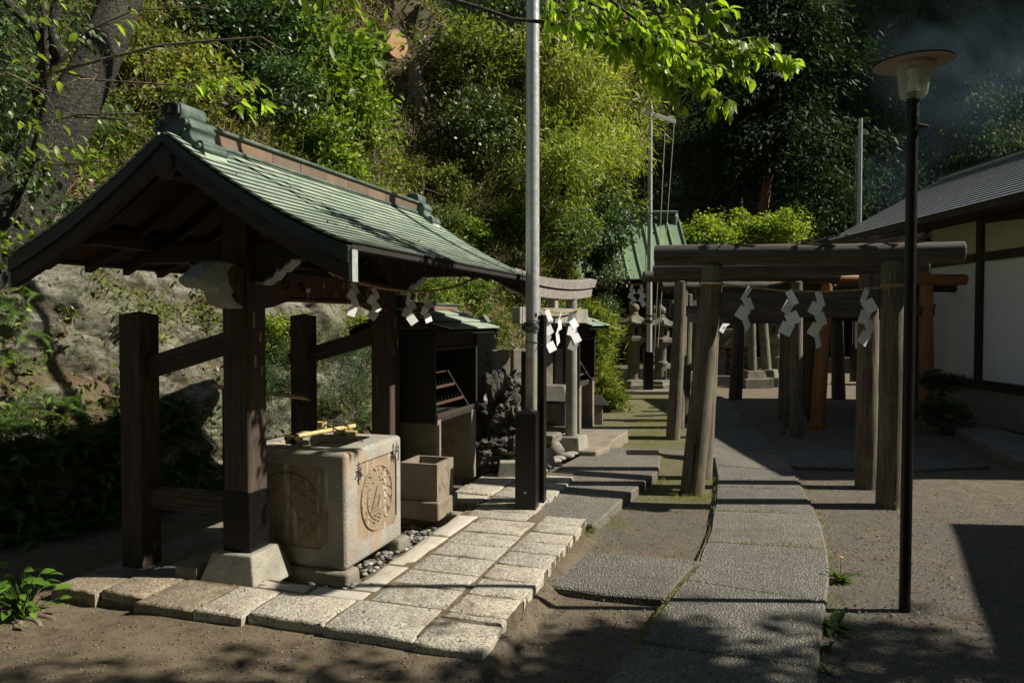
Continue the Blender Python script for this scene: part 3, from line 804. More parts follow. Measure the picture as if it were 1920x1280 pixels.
# bracket arms across each post with white scalloped undersides
def arm(v):
    L = 0.62
    for s in (-1, 1):
        P = [(0.085, 1.93)]
        sc = [(0.12, 1.93)]
        steps = [(0.12, 1.815), (0.20, 1.835), (0.26, 1.885), (0.32, 1.915), (0.37, 1.965), (0.40, 2.03)]
        pts = []
        for i in range(len(steps) - 1):
            (x0, z0), (x1, z1) = steps[i], steps[i + 1]
            for k in range(5):
                t = k / 5; pts.append((x0 + (x1 - x0) * t, z0 + (z1 - z0) * t - 0.016 * math.sin(PI * t)))
        pts.append(steps[-1])
        body = [(0.085, 1.815)] + [(x, z + 0.010) for x, z in pts] + [(0.40, 2.06), (0.085, 2.06)]
        b = MB(); b.prism([(s * x, z) for x, z in body], v - 0.045, v + 0.045, 'xz'); b.build('bracket_arm', W_DARK, pav)
        edge = [(s * x, z + 0.010) for x, z in pts] + [(s * x, z - 0.004) for x, z in pts[::-1]]
        b = MB(); b.prism(edge, v - 0.048, v + 0.048, 'xz'); b.build('scalloped_edge', NOSEW, pav)
    beam('tie_beam', (-0.72, v, 2.0), (0.72, v, 2.0), 0.11, 0.11, W_DARK, pav)
arm(0.0); arm(1.80)
for s in (-1, 1):
    beam('purlin', (s * 0.62, RV0 + 0.10, 2.065), (s * 0.62, RV1 - 0.10, 2.065), 0.10, 0.10, W_DARK, pav)
beam('ridge_beam', (0, RV0 + 0.08, 2.40), (0, RV1 - 0.08, 2.40), 0.12, 0.13, W_DARK, pav)
# rafters following the curve
nr = 11
for i in range(nr):
    v = RV0 + 0.16 + (RV1 - RV0 - 0.32) * i / (nr - 1)
    for s in (-1, 1):
        us_ = [0.05, 0.35, 0.7, 0.985]
        top = [(s * u, zr(u) - 0.048) for u in us_]; bot = [(s * u, zr(u) - 0.105) for u in us_]
        b = MB()
        for k in range(3):
            b.hull2([(bot[k][0], v - .024, bot[k][1]), (bot[k + 1][0], v - .024, bot[k + 1][1]), (top[k + 1][0], v - .024, top[k + 1][1]), (top[k][0], v - .024, top[k][1])],
                    [(bot[k][0], v + .024, bot[k][1]), (bot[k + 1][0], v + .024, bot[k + 1][1]), (top[k + 1][0], v + .024, top[k + 1][1]), (top[k][0], v + .024, top[k][1])])
        b.build('rafter', W_DARK, pav)
# board deck (one board per strip)
nb = 8
for s in (-1, 1):
    for i in range(nb):
        u0 = RW * i / nb; u1 = RW * (i + 1) / nb - 0.003
        z0, z1 = zr(u0) - 0.012, zr(u1) - 0.012
        b = MB(); b.hull2([(s * u0, RV0 + .03, z0 - .03), (s * u1, RV0 + .03, z1 - .03), (s * u1, RV1 - .03, z1 - .03), (s * u0, RV1 - .03, z0 - .03)], [(s * u0, RV0 + .03, z0), (s * u1, RV0 + .03, z1), (s * u1, RV1 - .03, z1), (s * u0, RV1 - .03, z0)])
        b.v = [(y, x, z) for x, y, z in b.v]     # grain along the ridge
        b.build('roof_board', W_SOFFIT, pav, Matrix(((0, 1, 0, 0), (1, 0, 0, 0), (0, 0, 1, 0), (0, 0, 0, 1))))
# bargeboards at both gables
for v, nm in ((RV0, 'bargeboard'), (RV1 - 0.045, 'bargeboard')):
    for s in (-1, 1):
        N = 12; up, lo = [], []
        for i in range(N + 1):
            u = 0.0 + (RW + 0.015) * i / N
            hh = 0.135 + 0.03 * (i / N)
            up.append((s * u, zr(u) - 0.018)); lo.append((s * max(u - 0.0, 0), zr(u) - 0.018 - hh))
        for k in range(2):
            off = 0.0 if k == 0 else 0.012
            uu = up if k == 0 else up
            ll = lo if k == 0 else [(x, z + 0.085) for x, z in lo]
            b = MB()
            for i in range(N):
                b.hull2([(ll[i][0], v - off, ll[i][1]), (ll[i + 1][0], v - off, ll[i + 1][1]), (uu[i + 1][0], v - off, uu[i + 1][1] - .002 * k), (uu[i][0], v - off, uu[i][1] - .002 * k)],
                        [(ll[i][0], v + .045 + off, ll[i][1]), (ll[i + 1][0], v + .045 + off, ll[i + 1][1]), (uu[i + 1][0], v + .045 + off, uu[i + 1][1] - .002 * k), (uu[i][0], v + .045 + off, uu[i][1] - .002 * k)])
            b.build(nm if k == 0 else 'verge_trim', W_DARK if k == 0 else DVERGE, pav)
        # white cap at the end of the board
        b = MB(); x = s * (RW + 0.02)
        b.hull2([(x - .006, v - .002, zr(RW) - .19), (x + .012, v - .002, zr(RW) - .19), (x + .012, v - .002, zr(RW) - .04), (x - .006, v - .002, zr(RW) - .04)], [(x - .006, v + .05, zr(RW) - .19), (x + .012, v + .05, zr(RW) - .19), (x + .012, v + .05, zr(RW) - .04), (x - .006, v + .05, zr(RW) - .04)])
        b.build('board_cap', NOSEW, pav)
# copper sheets, course by course, staggered joints
NC = 18
roof_r = random.Random(11)
def sheet_mb(s, i, va, vb):
    u0 = RW * (1.0) * (1 - (i + 1) / NC); u1 = RW * (1 - i / NC)
    u0 = max(u0, 0.03)
    a = 0.013; e = 0.004
    t0 = zr(u0) + e + 0.0; t1 = zr(u1 + .012) + a
    d = roof_r.uniform(-0.0015, 0.0015)
    b = MB(); x0, x1 = s * (u0 - 0.004), s * (u1 + (0.012 if i == 0 else 0.010))
    th = 0.012
    b.hull2([(x0, va, t0 - th), (x1, va, t1 - th + d), (x1, vb, t1 - th - d), (x0, vb, t0 - th)], [(x0, va, t0), (x1, va, t1 + d), (x1, vb, t1 - d), (x0, vb, t0)])
    return b
left_b = MB()
for i in range(NC):
    L = 0.345; off = (0.0 if i % 2 else L / 2)
    cuts = [RV0 - 0.012] + [RV0 + off + L * k for k in range(1 if off == 0 else 0, 12) if RV0 + 0.05 < RV0 + off + L * k < RV1 - 0.05] + [RV1 + 0.012]
    for a_, b_ in zip(cuts[:-1], cuts[1:]):
        o_ = sheet_mb(1, i, a_ + 0.0015, b_ - 0.0015).build('roof_sheet', COPPER, pav); o_.data.materials.append(LAPSHADE); o_.data.polygons[3].material_index = 1
        q = sheet_mb(-1, i, a_ + 0.0015, b_ - 0.0015); left_b.add(q.v, q.f)
left_b.build('roof_sheets_left_slope', COPPER, pav, kind='stuff')
# eave board under the first course
for s in (-1, 1):
    x0, x1 = s * (RW - 0.07), s * (RW + 0.004)
    b = MB(); b.hull2([(x0, RV0 + .05, zr(RW) - .034), (x1, RV0 + .05, zr(RW) - .036), (x1, RV0 + .05, zr(RW) - .002), (x0, RV0 + .05, zr(RW - .07) - .002)], [(x0, RV1 - .05, zr(RW) - .034), (x1, RV1 - .05, zr(RW) - .036), (x1, RV1 - .05, zr(RW) - .002), (x0, RV1 - .05, zr(RW - .07) - .002)])
    b.build('eave_board', W_BLACK, pav)
# ridge
rv0, rv1 = RV0 + 0.24, RV1 - 0.24
b = MB(); b.box((0, (rv0 + rv1) / 2, 2.548), (0.13, rv1 - rv0, 0.016)); b.build('ridge_base', COPPERD, pav, bevel=0.004)
npn = 9
for i in range(npn):
    a_ = rv0 + (rv1 - rv0) * i / npn; b_ = rv0 + (rv1 - rv0) * (i + 1) / npn
    b = MB(); b.box((0, (a_ + b_) / 2, 2.592), (0.098 + 0.002 * (i % 2), b_ - a_ - 0.004, 0.074)); b.build('ridge_panel', COPPERB, pav, bevel=0.002)
b = MB(); b.hull2([(-.072, rv0, 2.629), (.068, rv0, 2.629), (.068, rv0, 2.646), (0, rv0, 2.658), (-.068, rv0, 2.646)], [(-.068, rv1, 2.629), (.068, rv1, 2.629), (.068, rv1, 2.646), (0, rv1, 2.658), (-.068, rv1, 2.646)])
b.build('ridge_cap', COPPERD, pav, bevel=0.003)
# scrolled end ornaments
def ridge_end(v0, v1, face):
    half = [(0.0, 2.845), (0.040, 2.843), (0.062, 2.822), (0.064, 2.765), (0.052, 2.735), (0.072, 2.742), (0.095, 2.738), (0.113, 2.720), (0.115, 2.698), (0.128, 2.690), (0.130, 2.672), (0.116, 2.655), (0.118, 2.630), (0.130, 2.600), (0.150, 2.578), (0.170, 2.588), (0.192, 2.584), (0.205, 2.566), (0.202, 2.548), (0.212, 2.536), (0.208, 2.516), (0.190, 2.505), (0.165, 2.500), (0.10, 2.52), (0.0, 2.56)]
    KZ = lambda z: 2.445 + (z - 2.50) * 0.80
    half = [(x * .95, KZ(z)) for x, z in half]
    poly = half + [(-x, z) for x, z in half[-2:0:-1]]
    b = MB(); b.prism(poly, v0, v1, 'xz')
    o = b.build('ridge_ornament', COPPERD, pav, bevel=0.004, smooth=35)
    f = v0 if face < 0 else v1
    for cx, cz, r in ((q_[0] * .95, KZ(q_[1]), q_[2] * .85) for q_ in ((0.085, 2.705, 0.026), (-0.085, 2.705, 0.026), (0.175, 2.55, 0.020), (-0.175, 2.55, 0.020), (0.085, 2.655, 0.014), (0.05, 2.64, 0.012), (-0.05, 2.64, .012))):
        b = MB(); b.tube([(cx, f - face * 0.005, cz), (cx, f + face * 0.016, cz)], [r, r * 0.8], 16); b.build('scroll_boss', COPPERD, o, smooth=40)
    oc = [(0.044 * sx_, KZ(2.792) + 0.033 * sz_) for sx_, sz_ in ((-.55, -1), (.55, -1), (1, -.55), (1, .55), (.55, 1), (-.55, 1), (-1, .55), (-1, -.55))]
    b = MB(); b.prism([(x * 1.12, KZ(2.792) + (z - KZ(2.792)) * 1.12) for x, z in oc], f - face * .004, f + face * .012, 'xz'); b.build('octagon_frame', COPPERD, o)
    b = MB(); b.prism(oc, f - face * .004, f + face * .0145, 'xz'); b.build('octagon_panel', W_BLACK, o)
    b = MB(); b.prism([(0, KZ(2.815)), (0.018, KZ(2.775)), (-0.018, KZ(2.775))], f, f + face * .02, 'xz'); b.build('crest', COPPERD, o)
    # foot block
    for s in (-1, 1):
        b = MB(); b.hull2([(s * .12, v0 + .01, 2.43), (s * .205, v0 + .01, 2.41), (s * .19, v0 + .01, 2.455), (s * .12, v0 + .01, 2.47)], [(s * .12, v1 - .01, 2.43), (s * .205, v1 - .01, 2.41), (s * .19, v1 - .01, 2.455), (s * .12, v1 - .01, 2.47)]); b.build('ornament_foot', COPPER, o)
ridge_end(RV0 + 0.06, rv0 + 0.005, -1); ridge_end(rv1 - 0.005, RV1 - 0.08, 1)
# gable pendant
b = MB(); b.prism([(-.05, 2.44), (.05, 2.44), (.06, 2.38), (.03, 2.33), (0, 2.31), (-.03, 2.33), (-.06, 2.38)], RV0 - .014, RV0 + .03, 'xz'); b.build('gable_pendant', W_DARK, pav)

# ------------------------------------------------------------------ rope and paper streamers
def rope_obj(name, pts, r, label, cat='rope', group=None, tails=()):
    """two strands twisted round each other"""
    P = [Vector(p) for p in pts]
    # resample
    out = []
    for i in range(len(P) - 1):
        for k in range(12): out.append(P[i].lerp(P[i + 1], k / 12))
    out.append(P[-1])
    root = thing(name, label, cat, out[0], group=group)
    base = out[0]
    for s in (0, 1):
        b = MB(); q = []
        for i, p in enumerate(out):
            t = (out[min(i + 1, len(out) - 1)] - out[max(i - 1, 0)]).normalized()
            u = t.cross(Vector((0, 0, 1))).normalized(); w = t.cross(u)
            a = i * 1.1 + s * PI
            q.append(p - base + (u * math.cos(a) + w * math.sin(a)) * r * 0.55)
        b.tube(q, r * 0.62, 6); b.build('strand', ROPE, root, smooth=60)
    for tl in tails:
        b = MB(); b.tube([Vector(p) - base for p in tl], r * 0.6, 6); b.build('loose_end', ROPE, root, smooth=60)
    return root
def sag(a, b, n, drop):
    a, b = Vector(a), Vector(b)
    return [a.lerp(b, i / n) - Vector((0, 0, drop * 4 * (i / n) * (1 - i / n))) for i in range(n + 1)]
def shide(loc, rz, label, group, s=1.0, seed=0, segs=4, fan=0.5, rx=0.0):
    """folded zigzag paper streamer: a chain of creased parallelograms"""
    r = random.Random(seed); b = MB()
    w, h = 0.072 * s, 0.074 * s
    x, z, y = 0.0, 0.0, 0.0
    side = r.choice((-1, 1)); tilt = 0.0
    for k in range(segs):
        tw = r.uniform(-fan, fan); tl = r.uniform(-0.2, 0.2) + side * 0.42
        hw = w * (0.55 if k == 0 else 1.0) ; hh = h * (1.25 if k == 0 else 1.0)
        M = Matrix.Translation((x, y, z)) @ Matrix.Rotation(tw, 4, 'Z') @ Matrix.Rotation(tl, 4, 'Y') @ Matrix.Rotation(r.uniform(-.25, .25), 4, 'X')
        t = 0.0009
        pts = [(-hw / 2, 0), (hw / 2, 0), (hw / 2, -hh), (-hw / 2, -hh)]
        cv = 0.006 * s
        F_ = [M @ Vector((p[0], -t + (cv if j in (1, 2) else 0), p[1])) for j, p in enumerate(pts)]
        B_ = [M @ Vector((p[0], t + (cv if j in (1, 2) else 0), p[1])) for j, p in enumerate(pts)]
        b.hull2(F_, B_)
        nx = M @ Vector((side * hw * 0.42, 0, -hh * 0.72)); x, y, z = nx.x, nx.y - 0.003, nx.z
        side = -side
    o = b.build('paper_streamer', PAPER)
    o.location = loc; o.rotation_euler = (rx, 0, rz)
    return put(o, label=label, cat='paper streamer', group=group)
rp0, rp1 = PW(RW - 0.30, RV0 + 0.36, 1.845), PW(RW - 0.36, RV1 - 0.85, 1.87)
rp = sag(rp0, rp1, 6, 0.07)
rope_obj('straw_rope', [PW(RW - .2, RV0 + .1, 1.96)] + rp + [PW(RW - .3, RV1 - 0.4, 1.99)], 0.010, 'sagging straw rope tied beneath the right eave of the water pavilion')
gs_ = 'paper streamers under the pavilion eave'
for (px, py), lb, sd_ in (((658, 512), 'white zigzag paper streamer nearest the pavilion corner, under the eave', 21), ((702, 520), 'second paper streamer under the pavilion eave, in front of the carved beam', 22), ((768, 524), 'paper streamer under the pavilion eave beside the rear post', 23), ((803, 524), 'farthest paper streamer under the eave, against the green bank', 24)):
    # find the place on the rope that projects to this column
    best = min(((abs(960 + FPX * q.x / q.y - px), q) for k in range(6) for q in [rp[k].lerp(rp[k + 1], j / 10) for j in range(11)]), key=lambda t: t[0])[1]
    shide(best - Vector((0, 0, 0.012)), 0.35, lb, gs_, s=0.72 if px < 720 else 0.8, seed=sd_, segs=4, fan=0.7)

# ------------------------------------------------------------------ stone water basin
def m_basin():
    t = NT('basin_granite'); g = t.coords(rnd=False)
    c = t.mix(t.ramp(t.noise(g, 5.0, 7, 0.65), [(0.35, 0.0), (0.65, 1.0)]), (0.24, 0.232, 0.205), (0.36, 0.34, 0.295))
    sp = t.noise(g, 210, 2, 0.7)
    c = t.mix(t.ramp(sp, [(0.57, 0.0), (0.63, 0.8)]), c, (0.14, 0.12, 0.095))
    c = t.mix(t.ramp(sp, [(0.36, 0.8), (0.43, 0.0)]), c, (0.62, 0.58, 0.50))
    c = t.mix(t.ramp(t.noise(t.coords((1, 1, 0.35), rnd=False), 4.5, 6, 0.65), [(0.5, 0.0), (0.66, 0.6)]), c, (0.40, 0.235, 0.11))
    t.color(c); t.rough(0.85)
    t.bump([(t.noise(g, 60, 4, 0.7), 0.8, 0.008), (sp, 0.7, 0.004)])
    return t.m
BASIN = m_basin()
def m_stain():
    t = NT('iron_stained_granite'); g = t.coords(rnd=False)
    c = t.ramp(t.noise(g, 4.0, 7, 0.65), [(0.3, (0.19, 0.145, 0.10)), (0.6, (0.30, 0.225, 0.15)), (0.8, (0.36, 0.31, 0.24))])
    sp = t.noise(g, 230, 2, 0.7)
    c = t.mix(t.ramp(sp, [(0.58, 0.0), (0.64, 0.6)]), c, (0.17, 0.12, 0.08))
    c = t.mix(t.ramp(t.noise(t.coords((3, 3, 0.3), rnd=False), 6, 4, 0.6), [(0.56, 0.0), (0.66, 0.7)]), c, (0.55, 0.53, 0.48))
    t.color(c); t.rough(0.85); t.bump([(sp, 0.5, 0.003), (t.noise(g, 60, 4, 0.6), 0.4, 0.003)])
    return t.m
STAIN = m_stain()
BW, BD, BZ0, BZ1 = 0.81, 0.76, 0.085, 0.80
bas = thing('water_basin', 'square granite water basin with rounded edges and carved medallions under the pavilion', 'water basin', PW(0.135, 0.60, 0), PANG)
# body with recess
b = MB()
hx, hy = BW / 2, BD / 2
b.box((0, 0, (BZ0 + BZ1) / 2), (BW, BD, BZ1 - BZ0))
body = b.build('basin_body', BASIN, bas, bevel=0.030, segs=4, smooth=60, jitter=0.003)
cut = MB(); cut.box((0.0, 0.02, BZ1), (0.50, 0.46, 0.22)); cuto = cut.build('cutter', None, bas, bevel=0.04, segs=3)
# carve panels too (shallow, with notched corners)
def panel_poly(w, h, n=0.055):
    return [(-w, -h + n), (-w + n * .45, -h + n * .55), (-w + n * .6, -h + n * .4), (-w + n, -h), (w - n, -h), (w - n * .6, -h + n * .4), (w - n * .45, -h + n * .55), (w, -h + n), (w, h - n), (w - n * .45, h - n * .55), (w - n * .6, h - n * .4), (w - n, h), (-w + n, h), (-w + n * .6, h - n * .4), (-w + n * .45, h - n * .55), (-w, h - n)]
ZP = 0.46
pp = panel_poly(0.285, 0.255)
c2 = MB(); c2.prism([(x, ZP + z) for x, z in pp], -hy - 0.02, -hy + 0.012, 'xz'); c2o = c2.build('cutter', None, bas)
pq = panel_poly(0.270, 0.250)
c3 = MB(); c3.prism([(y + 0.03, ZP + z) for y, z in pq], hx - 0.012, hx + 0.02, 'yz'); c3o = c3.build('cutter', None, bas)
for c_ in (cuto, c2o, c3o):
    md = body.modifiers.new('cut', 'BOOLEAN'); md.operation = 'DIFFERENCE'; md.object = c_; md.solver = 'EXACT'
bpy.context.view_layer.update()
dg = bpy.context.evaluated_depsgraph_get()
me2 = bpy.data.meshes.new_from_object(body.evaluated_get(dg))
body.modifiers.clear(); body.data = me2
for c_ in (cuto, c2o, c3o): bpy.data.objects.remove(c_)
for p in me2.polygons: p.use_smooth = True
me2.set_sharp_from_angle(angle=math.radians(40))
b = MB(); b.box((0.0, 0.02, BZ1 - 0.055), (0.485, 0.445, 0.012)); b.build('water', WATER, bas)
# panel floors and medallions, one on the front and one on the right face
def medallion(F, w, h, cx):
    """F maps (x, z, out) on the face to local coordinates; out is away from the stone"""
    b = MB(); poly = panel_poly(w - .002, h - .002)
    b.hull2([F(cx + x, ZP + z, -0.014) for x, z in poly], [F(cx + x, ZP + z, -0.0105) for x, z in poly]); b.build('panel', STAIN, bas)
    rx, rz = w * 0.80, h * 0.86
    cz = ZP - 0.015
    N = 40
    ring = [(cx + rx * math.cos(2 * PI * i / N), cz + rz * math.sin(2 * PI * i / N)) for i in range(N)]
    b = MB(); b.hull2([F(x, z, -0.012) for x, z in ring], [F(x, z, -0.0085) for x, z in ring]); med = b.build('medallion', STAIN, bas)
    # waves curling up both sides
    b = MB()
    for s in (-1, 1):
        for k in range(6):
            a = -0.5 * PI + s * (0.75 + k * 0.40)
            x0, z0 = cx + rx * 0.80 * math.cos(a), cz + rz * 0.80 * math.sin(a)
            r0 = rx * (0.20 + 0.02 * (k % 2))
            pts = []
            for i in range(18):
                t = i / 17; rr = r0 * (1 - 0.75 * t); aa = a - s * (-1.6 + 5.2 * t)
                pts.append(F(x0 + rr * math.cos(aa), z0 + rr * math.sin(aa) * rz / rx, -0.0085))
            b.tube(pts, [0.0075 * (1 - 0.5 * i / 17) for i in range(18)], 6)
        pts = [F(cx + rx * .60 * math.cos(-.5 * PI + s * t), cz + rz * .62 * math.sin(-.5 * PI + s * t), -0.0095) for t in np.linspace(.5, 2.9, 16)]
        b.tube(pts, 0.007, 6)
        for k in range(5):
            a = -0.5 * PI + s * (0.9 + 0.45 * k)
            b.tube([F(cx + rx * .55 * math.cos(a), cz + rz * .56 * math.sin(a), -0.008), F(cx + rx * .55 * math.cos(a), cz + rz * .56 * math.sin(a), 0.0)], [0.014, 0.007], 8)
    b.tube([F(cx + rx * .97 * math.cos(t), cz + rz * .97 * math.sin(t), -0.004) for t in np.linspace(0, 2 * PI, 41)], 0.004, 5, cap=False)
    b.build('wave_carving', STAIN, med, smooth=60)
    # three triangles stacked as one
    b = MB(); T = rx * 0.34; H = T * 0.95; zb = cz - rz * 0.28
    for ox, oz in ((-T / 2, 0), (T / 2, 0), (0, H * .98)):
        tri = [(cx + ox - T / 2 * .96, zb + oz), (cx + ox + T / 2 * .96, zb + oz), (cx + ox, zb + oz + H * .96)]
        b.hull2([F(x, z, -0.007) for x, z in tri], [F(x, z, -0.0015) for x, z in tri])
    tb = [(cx - T * 1.15, zb - .018), (cx + T * 1.15, zb - .018), (cx + T * 1.0, zb - .004), (cx - T * 1.0, zb - .004)]
    b.hull2([F(x, z, -0.007) for x, z in tb], [F(x, z, 0.0) for x, z in tb])
    for q in range(3): b.tube([F(cx - T * .8 + T * 1.6 * i / 10, zb - .05 - .022 * q + .008 * math.sin(i * 1.3 + q), -.005) for i in range(11)], .004, 5)
    b.build('triangle_crest', STAIN, med)
medallion(lambda x, z, o: (x, -hy - o, z), 0.285, 0.255, 0.0)
medallion(lambda x, z, o: (hx + o, x, z), 0.270, 0.250, 0.03)
# carved characters on the right face (local y = along the face)
INK = m_plain('dark_carving', (0.035, 0.025, 0.018), 0.8)
def strokes(lst, cy, cz, w, h, name):
    b = MB()
    for (x0, z0, x1, z1, th) in lst:
        P0 = Vector((hx + .0015, cy + (x0 - .5) * w, cz + (z0 - .5) * h)); P1 = Vector((hx + .0015, cy + (x1 - .5) * w, cz + (z1 - .5) * h))
        d = (P1 - P0); n_ = Vector((0, -d.z, d.y)).normalized() * th * w * .5
        q = [P0 - n_, P0 + n_, P1 + n_ * .75, P1 - n_ * .75]
        b.hull2([p + Vector((-.004, 0, 0)) for p in q], [p + Vector((.0005, 0, 0)) for p in q])
    b.build(name, INK, bas)
HOU = [(.28, .86, .74, .90, .10), (.30, .74, .72, .77, .10), (.12, .60, .90, .65, .11), (.52, 1.0, .46, .62, .11), (.46, .66, .08, .30, .13), (.54, .62, .98, .34, .16), (.36, .38, .68, .41, .10), (.30, .22, .74, .25, .10), (.51, .50, .51, .02, .12)]
NOU = [(.22, 1.0, .10, .80, .10), (.10, .80, .30, .76, .09), (.34, .92, .08, .60, .09), (.08, .60, .38, .62, .09), (.22, .60, .22, .10, .10), (.10, .42, .06, .22, .10), (.34, .42, .40, .26, .10), (.52, .72, .50, .06, .11), (.52, .74, .96, .78, .10), (.94, .78, .96, .04, .12), (.96, .06, .86, .12, .1), (.73, .98, .72, .70, .10), (.72, .70, .60, .44, .10), (.73, .62, .86, .46, .10)]
strokes(HOU, -0.225, 0.650, 0.105, 0.145, 'inscription')
strokes(NOU, 0.280, 0.695, 0.105, 0.135, 'inscription')
# support stones
for (u, v, w, d) in ((0.20, -0.33, 0.46, 0.17), (0.23, 0.36, 0.42, 0.16), (-0.22, -0.30, 0.2, 0.16), (-0.22, 0.3, 0.2, 0.16)):
    b = MB(); b.box((u, v, 0.032), (w, d, 0.11)); b.build('support_stone', DARKGRAN, bas, bevel=0.022, segs=2, jitter=0.014, jseed=int(u * 90 + v * 7), smooth=60)

# bamboo rack and ladle
def bamboo(name, p0, p1, r, parent, hollow=True):
    M, L = axis_matrix(p0, p1)
    b = MB(); pts = []; rad = []
    n = max(2, int(L / 0.14))
    pts = [0.0]; rad = [r]
    for k in range(1, n):
        x = L * k / n
        for dx, dr in ((-.006, 0), (0, .0018), (.006, 0)): pts.append(x + dx); rad.append(r + dr)
    pts.append(L); rad.append(r)
    b.tube([(x, 0, 0) for x in pts], rad, 16)
    o = b.build(name, BAMBOO, parent, M, smooth=50)
    for x in (-.0008, L + .0008):
        b = MB(); b.tube([(x - .0005, 0, 0), (x + .0005, 0, 0)], r * .62, 12); b.build('hollow', W_POST, o)
    return o
rack = thing('bamboo_rack', 'green-yellow bamboo ladle rest tied with black cord on the basin', 'ladle rest', PW(0.05, 0.45, BZ1), PANG)
def RL(px, py, z, off=Vector((0, 0, 0))):
    p = PM.inverted() @ G(px, py, z); return p - Vector((0.05, 0.45, BZ1))
A0 = RL(537, 827, BZ1 + .018); A1 = RL(576, 830, BZ1 + .018)
B0 = RL(640, 811, BZ1 + .018); B1 = RL(662, 810, BZ1 + .018)
dirx = Vector((1, 0.0, 0))
c0, c1 = (A0 + A1) / 2, (B0 + B1) / 2
A0, A1 = c0 - dirx * 0.075, c0 + dirx * 0.085
B0, B1 = c1 - dirx * 0.10, c1 + dirx * 0.075
bamboo('crosspiece', A0, A1, 0.017, rack); bamboo('crosspiece', B0, B1, 0.017, rack)
dd = (c1 - c0).normalized()
bamboo('long_pole', c0 - dd * .07 + Vector((-.02, 0, .033)), c1 + dd * .10 + Vector((-.02, 0, .033)), 0.0155, rack)
for c_ in (c0, c1):
    b = MB()
    for k in range(7):
        a = -0.02 + k * .006; q = c_ + Vector((-.02, 0, .016))
        b.tube([q + Vector((a + .034 * math.sin(t * 2) * .3, math.sin(t) * .022, math.cos(t) * .036)) for t in np.linspace(0, 2 * PI, 12)], .0022, 5, cap=False)
    for k in range(4): b.tube([c_ + Vector((-.02, 0, .05)), c_ + Vector((-.04 + .02 * k, .01, .072)), c_ + Vector((-.05 + .03 * k, -.01, .062))], .002, 5)
    b.build('cord', WIRE, rack, smooth=60)
lad = thing('bamboo_ladle', 'small bamboo dipping ladle lying across the bamboo rest', 'ladle', PW(0.05, 0.45, BZ1), PANG)
lc = RL(604, 800, BZ1 + .062) ; lc.z = 0.052
b = MB(); b.lathe([(0.024, 0), (0.031, 0.002), (0.033, 0.04), (0.033, 0.046), (0.029, 0.046), (0.027, 0.012), (0.0, 0.010)], 24, lc); cup = b.build('ladle_cup', BAMBOO, lad, smooth=50)
hend = RL(681, 826, BZ1 + .01); hend.z = 0.006
b = MB(); b.tube([lc + Vector((.02, -.004, .03)), hend], [.0055, .0045], 8); b.build('ladle_handle', W_POST, lad, smooth=60)
# bamboo water spout
sp = thing('bamboo_spout', 'long bamboo water spout reaching over the basin from behind the post', 'water spout', PW(-0.75, 0.78, 1.12), PANG)
ci = PM.inverted()
e1 = ci @ R(583, 747, 5.15) - Vector((-0.75, 0.78, 1.12)); e0 = ci @ R(400, 724, 5.45) - Vector((-0.75, 0.78, 1.12))
M_, L_ = axis_matrix(e0, e1)
b = MB(); n_ = 16
pts = [0, L_ * .3, L_ * .31, L_ * .32, L_ * .65, L_ * .66, L_ * .67, L_]
b.tube([(x, 0, 0) for x in pts], [.017, .016, .019, .016, .016, .019, .016, .016], n_)
for i in range(len(b.v)):      # slanted cut
    x, y, z = b.v[i]
    if x > L_ - .001: b.v[i] = (x - (z + .016) * 1.9, y, z)
b.build('spout_pipe', BAMBOO, sp, M_, smooth=50)
b = MB(); b.tube([e0 + Vector((.1, 0, 0)), e0 + Vector((.1, 0, -1.02))], .02, 10); b.build('spout_post', W_DARK, sp, smooth=50)

# stone bin to the right of the basin
bn = G(821, 972, 0.09)
bin_ = thing('stone_bin', 'square brown stone drain bin with open top, on a wider plinth', 'stone bin', (bn.x, bn.y, 0.0), PANG)
def hollow_box(w, d, z0, z1, t, cx=0, cy=0, floor=0.1):
    b = MB()
    b.box((cx, cy, (z0 + z1 - floor) / 2), (w, d, z1 - floor - z0))
    for s in (-1, 1):
        b.box((cx + s * (w - t) / 2, cy, z1 - floor / 2), (t, d, floor)); b.box((cx, cy + s * (d - t) / 2, z1 - floor / 2), (w - 2 * t, t, floor))
    return b
b = MB(); b.box((-0.165, 0.175, 0.145), (0.36, 0.40, 0.14)); b.build('plinth', BIN, bin_, bevel=0.008, jitter=0.003)
hollow_box(0.31, 0.33, 0.215, 0.50, 0.03, -0.165, 0.175, 0.17).build('bin_body', BIN, bin_)
b = MB(); xf = -0.165 + 0.155
b.tube([(xf + .001, 0.175 + .06 * math.cos(t) * (1 + .15 * math.cos(2 * t)), 0.37 + .075 * math.sin(t) * (1 + .1 * math.cos(4 * t))) for t in np.linspace(0, 2 * PI, 29)], .0025, 5, cap=False)
b.build('carved_ring', BIN, bin_)
bb = bas; hx_keep = hx
def strokes2(lst, xf, cy, cz, w, h, parent, m):
    b = MB()
    for (x0, z0, x1, z1, th) in lst:
        P0 = Vector((xf, cy + (x0 - .5) * w, cz + (z0 - .5) * h)); P1 = Vector((xf, cy + (x1 - .5) * w, cz + (z1 - .5) * h))
        d = (P1 - P0); n_ = Vector((0, -d.z, d.y)).normalized() * th * w * .5
        q = [P0 - n_, P0 + n_, P1 + n_, P1 - n_]
        b.hull2([p + Vector((-.003, 0, 0)) for p in q], [p + Vector((.001, 0, 0)) for p in q])
    return b.build('inscription', m, parent)
BINK = m_plain('bin_carving', (0.13, 0.105, 0.075), 0.9)
strokes2(HOU, xf, 0.065, 0.30, 0.045, 0.06, bin_, BINK); strokes2(NOU, xf, 0.29, 0.39, 0.045, 0.06, bin_, BINK)

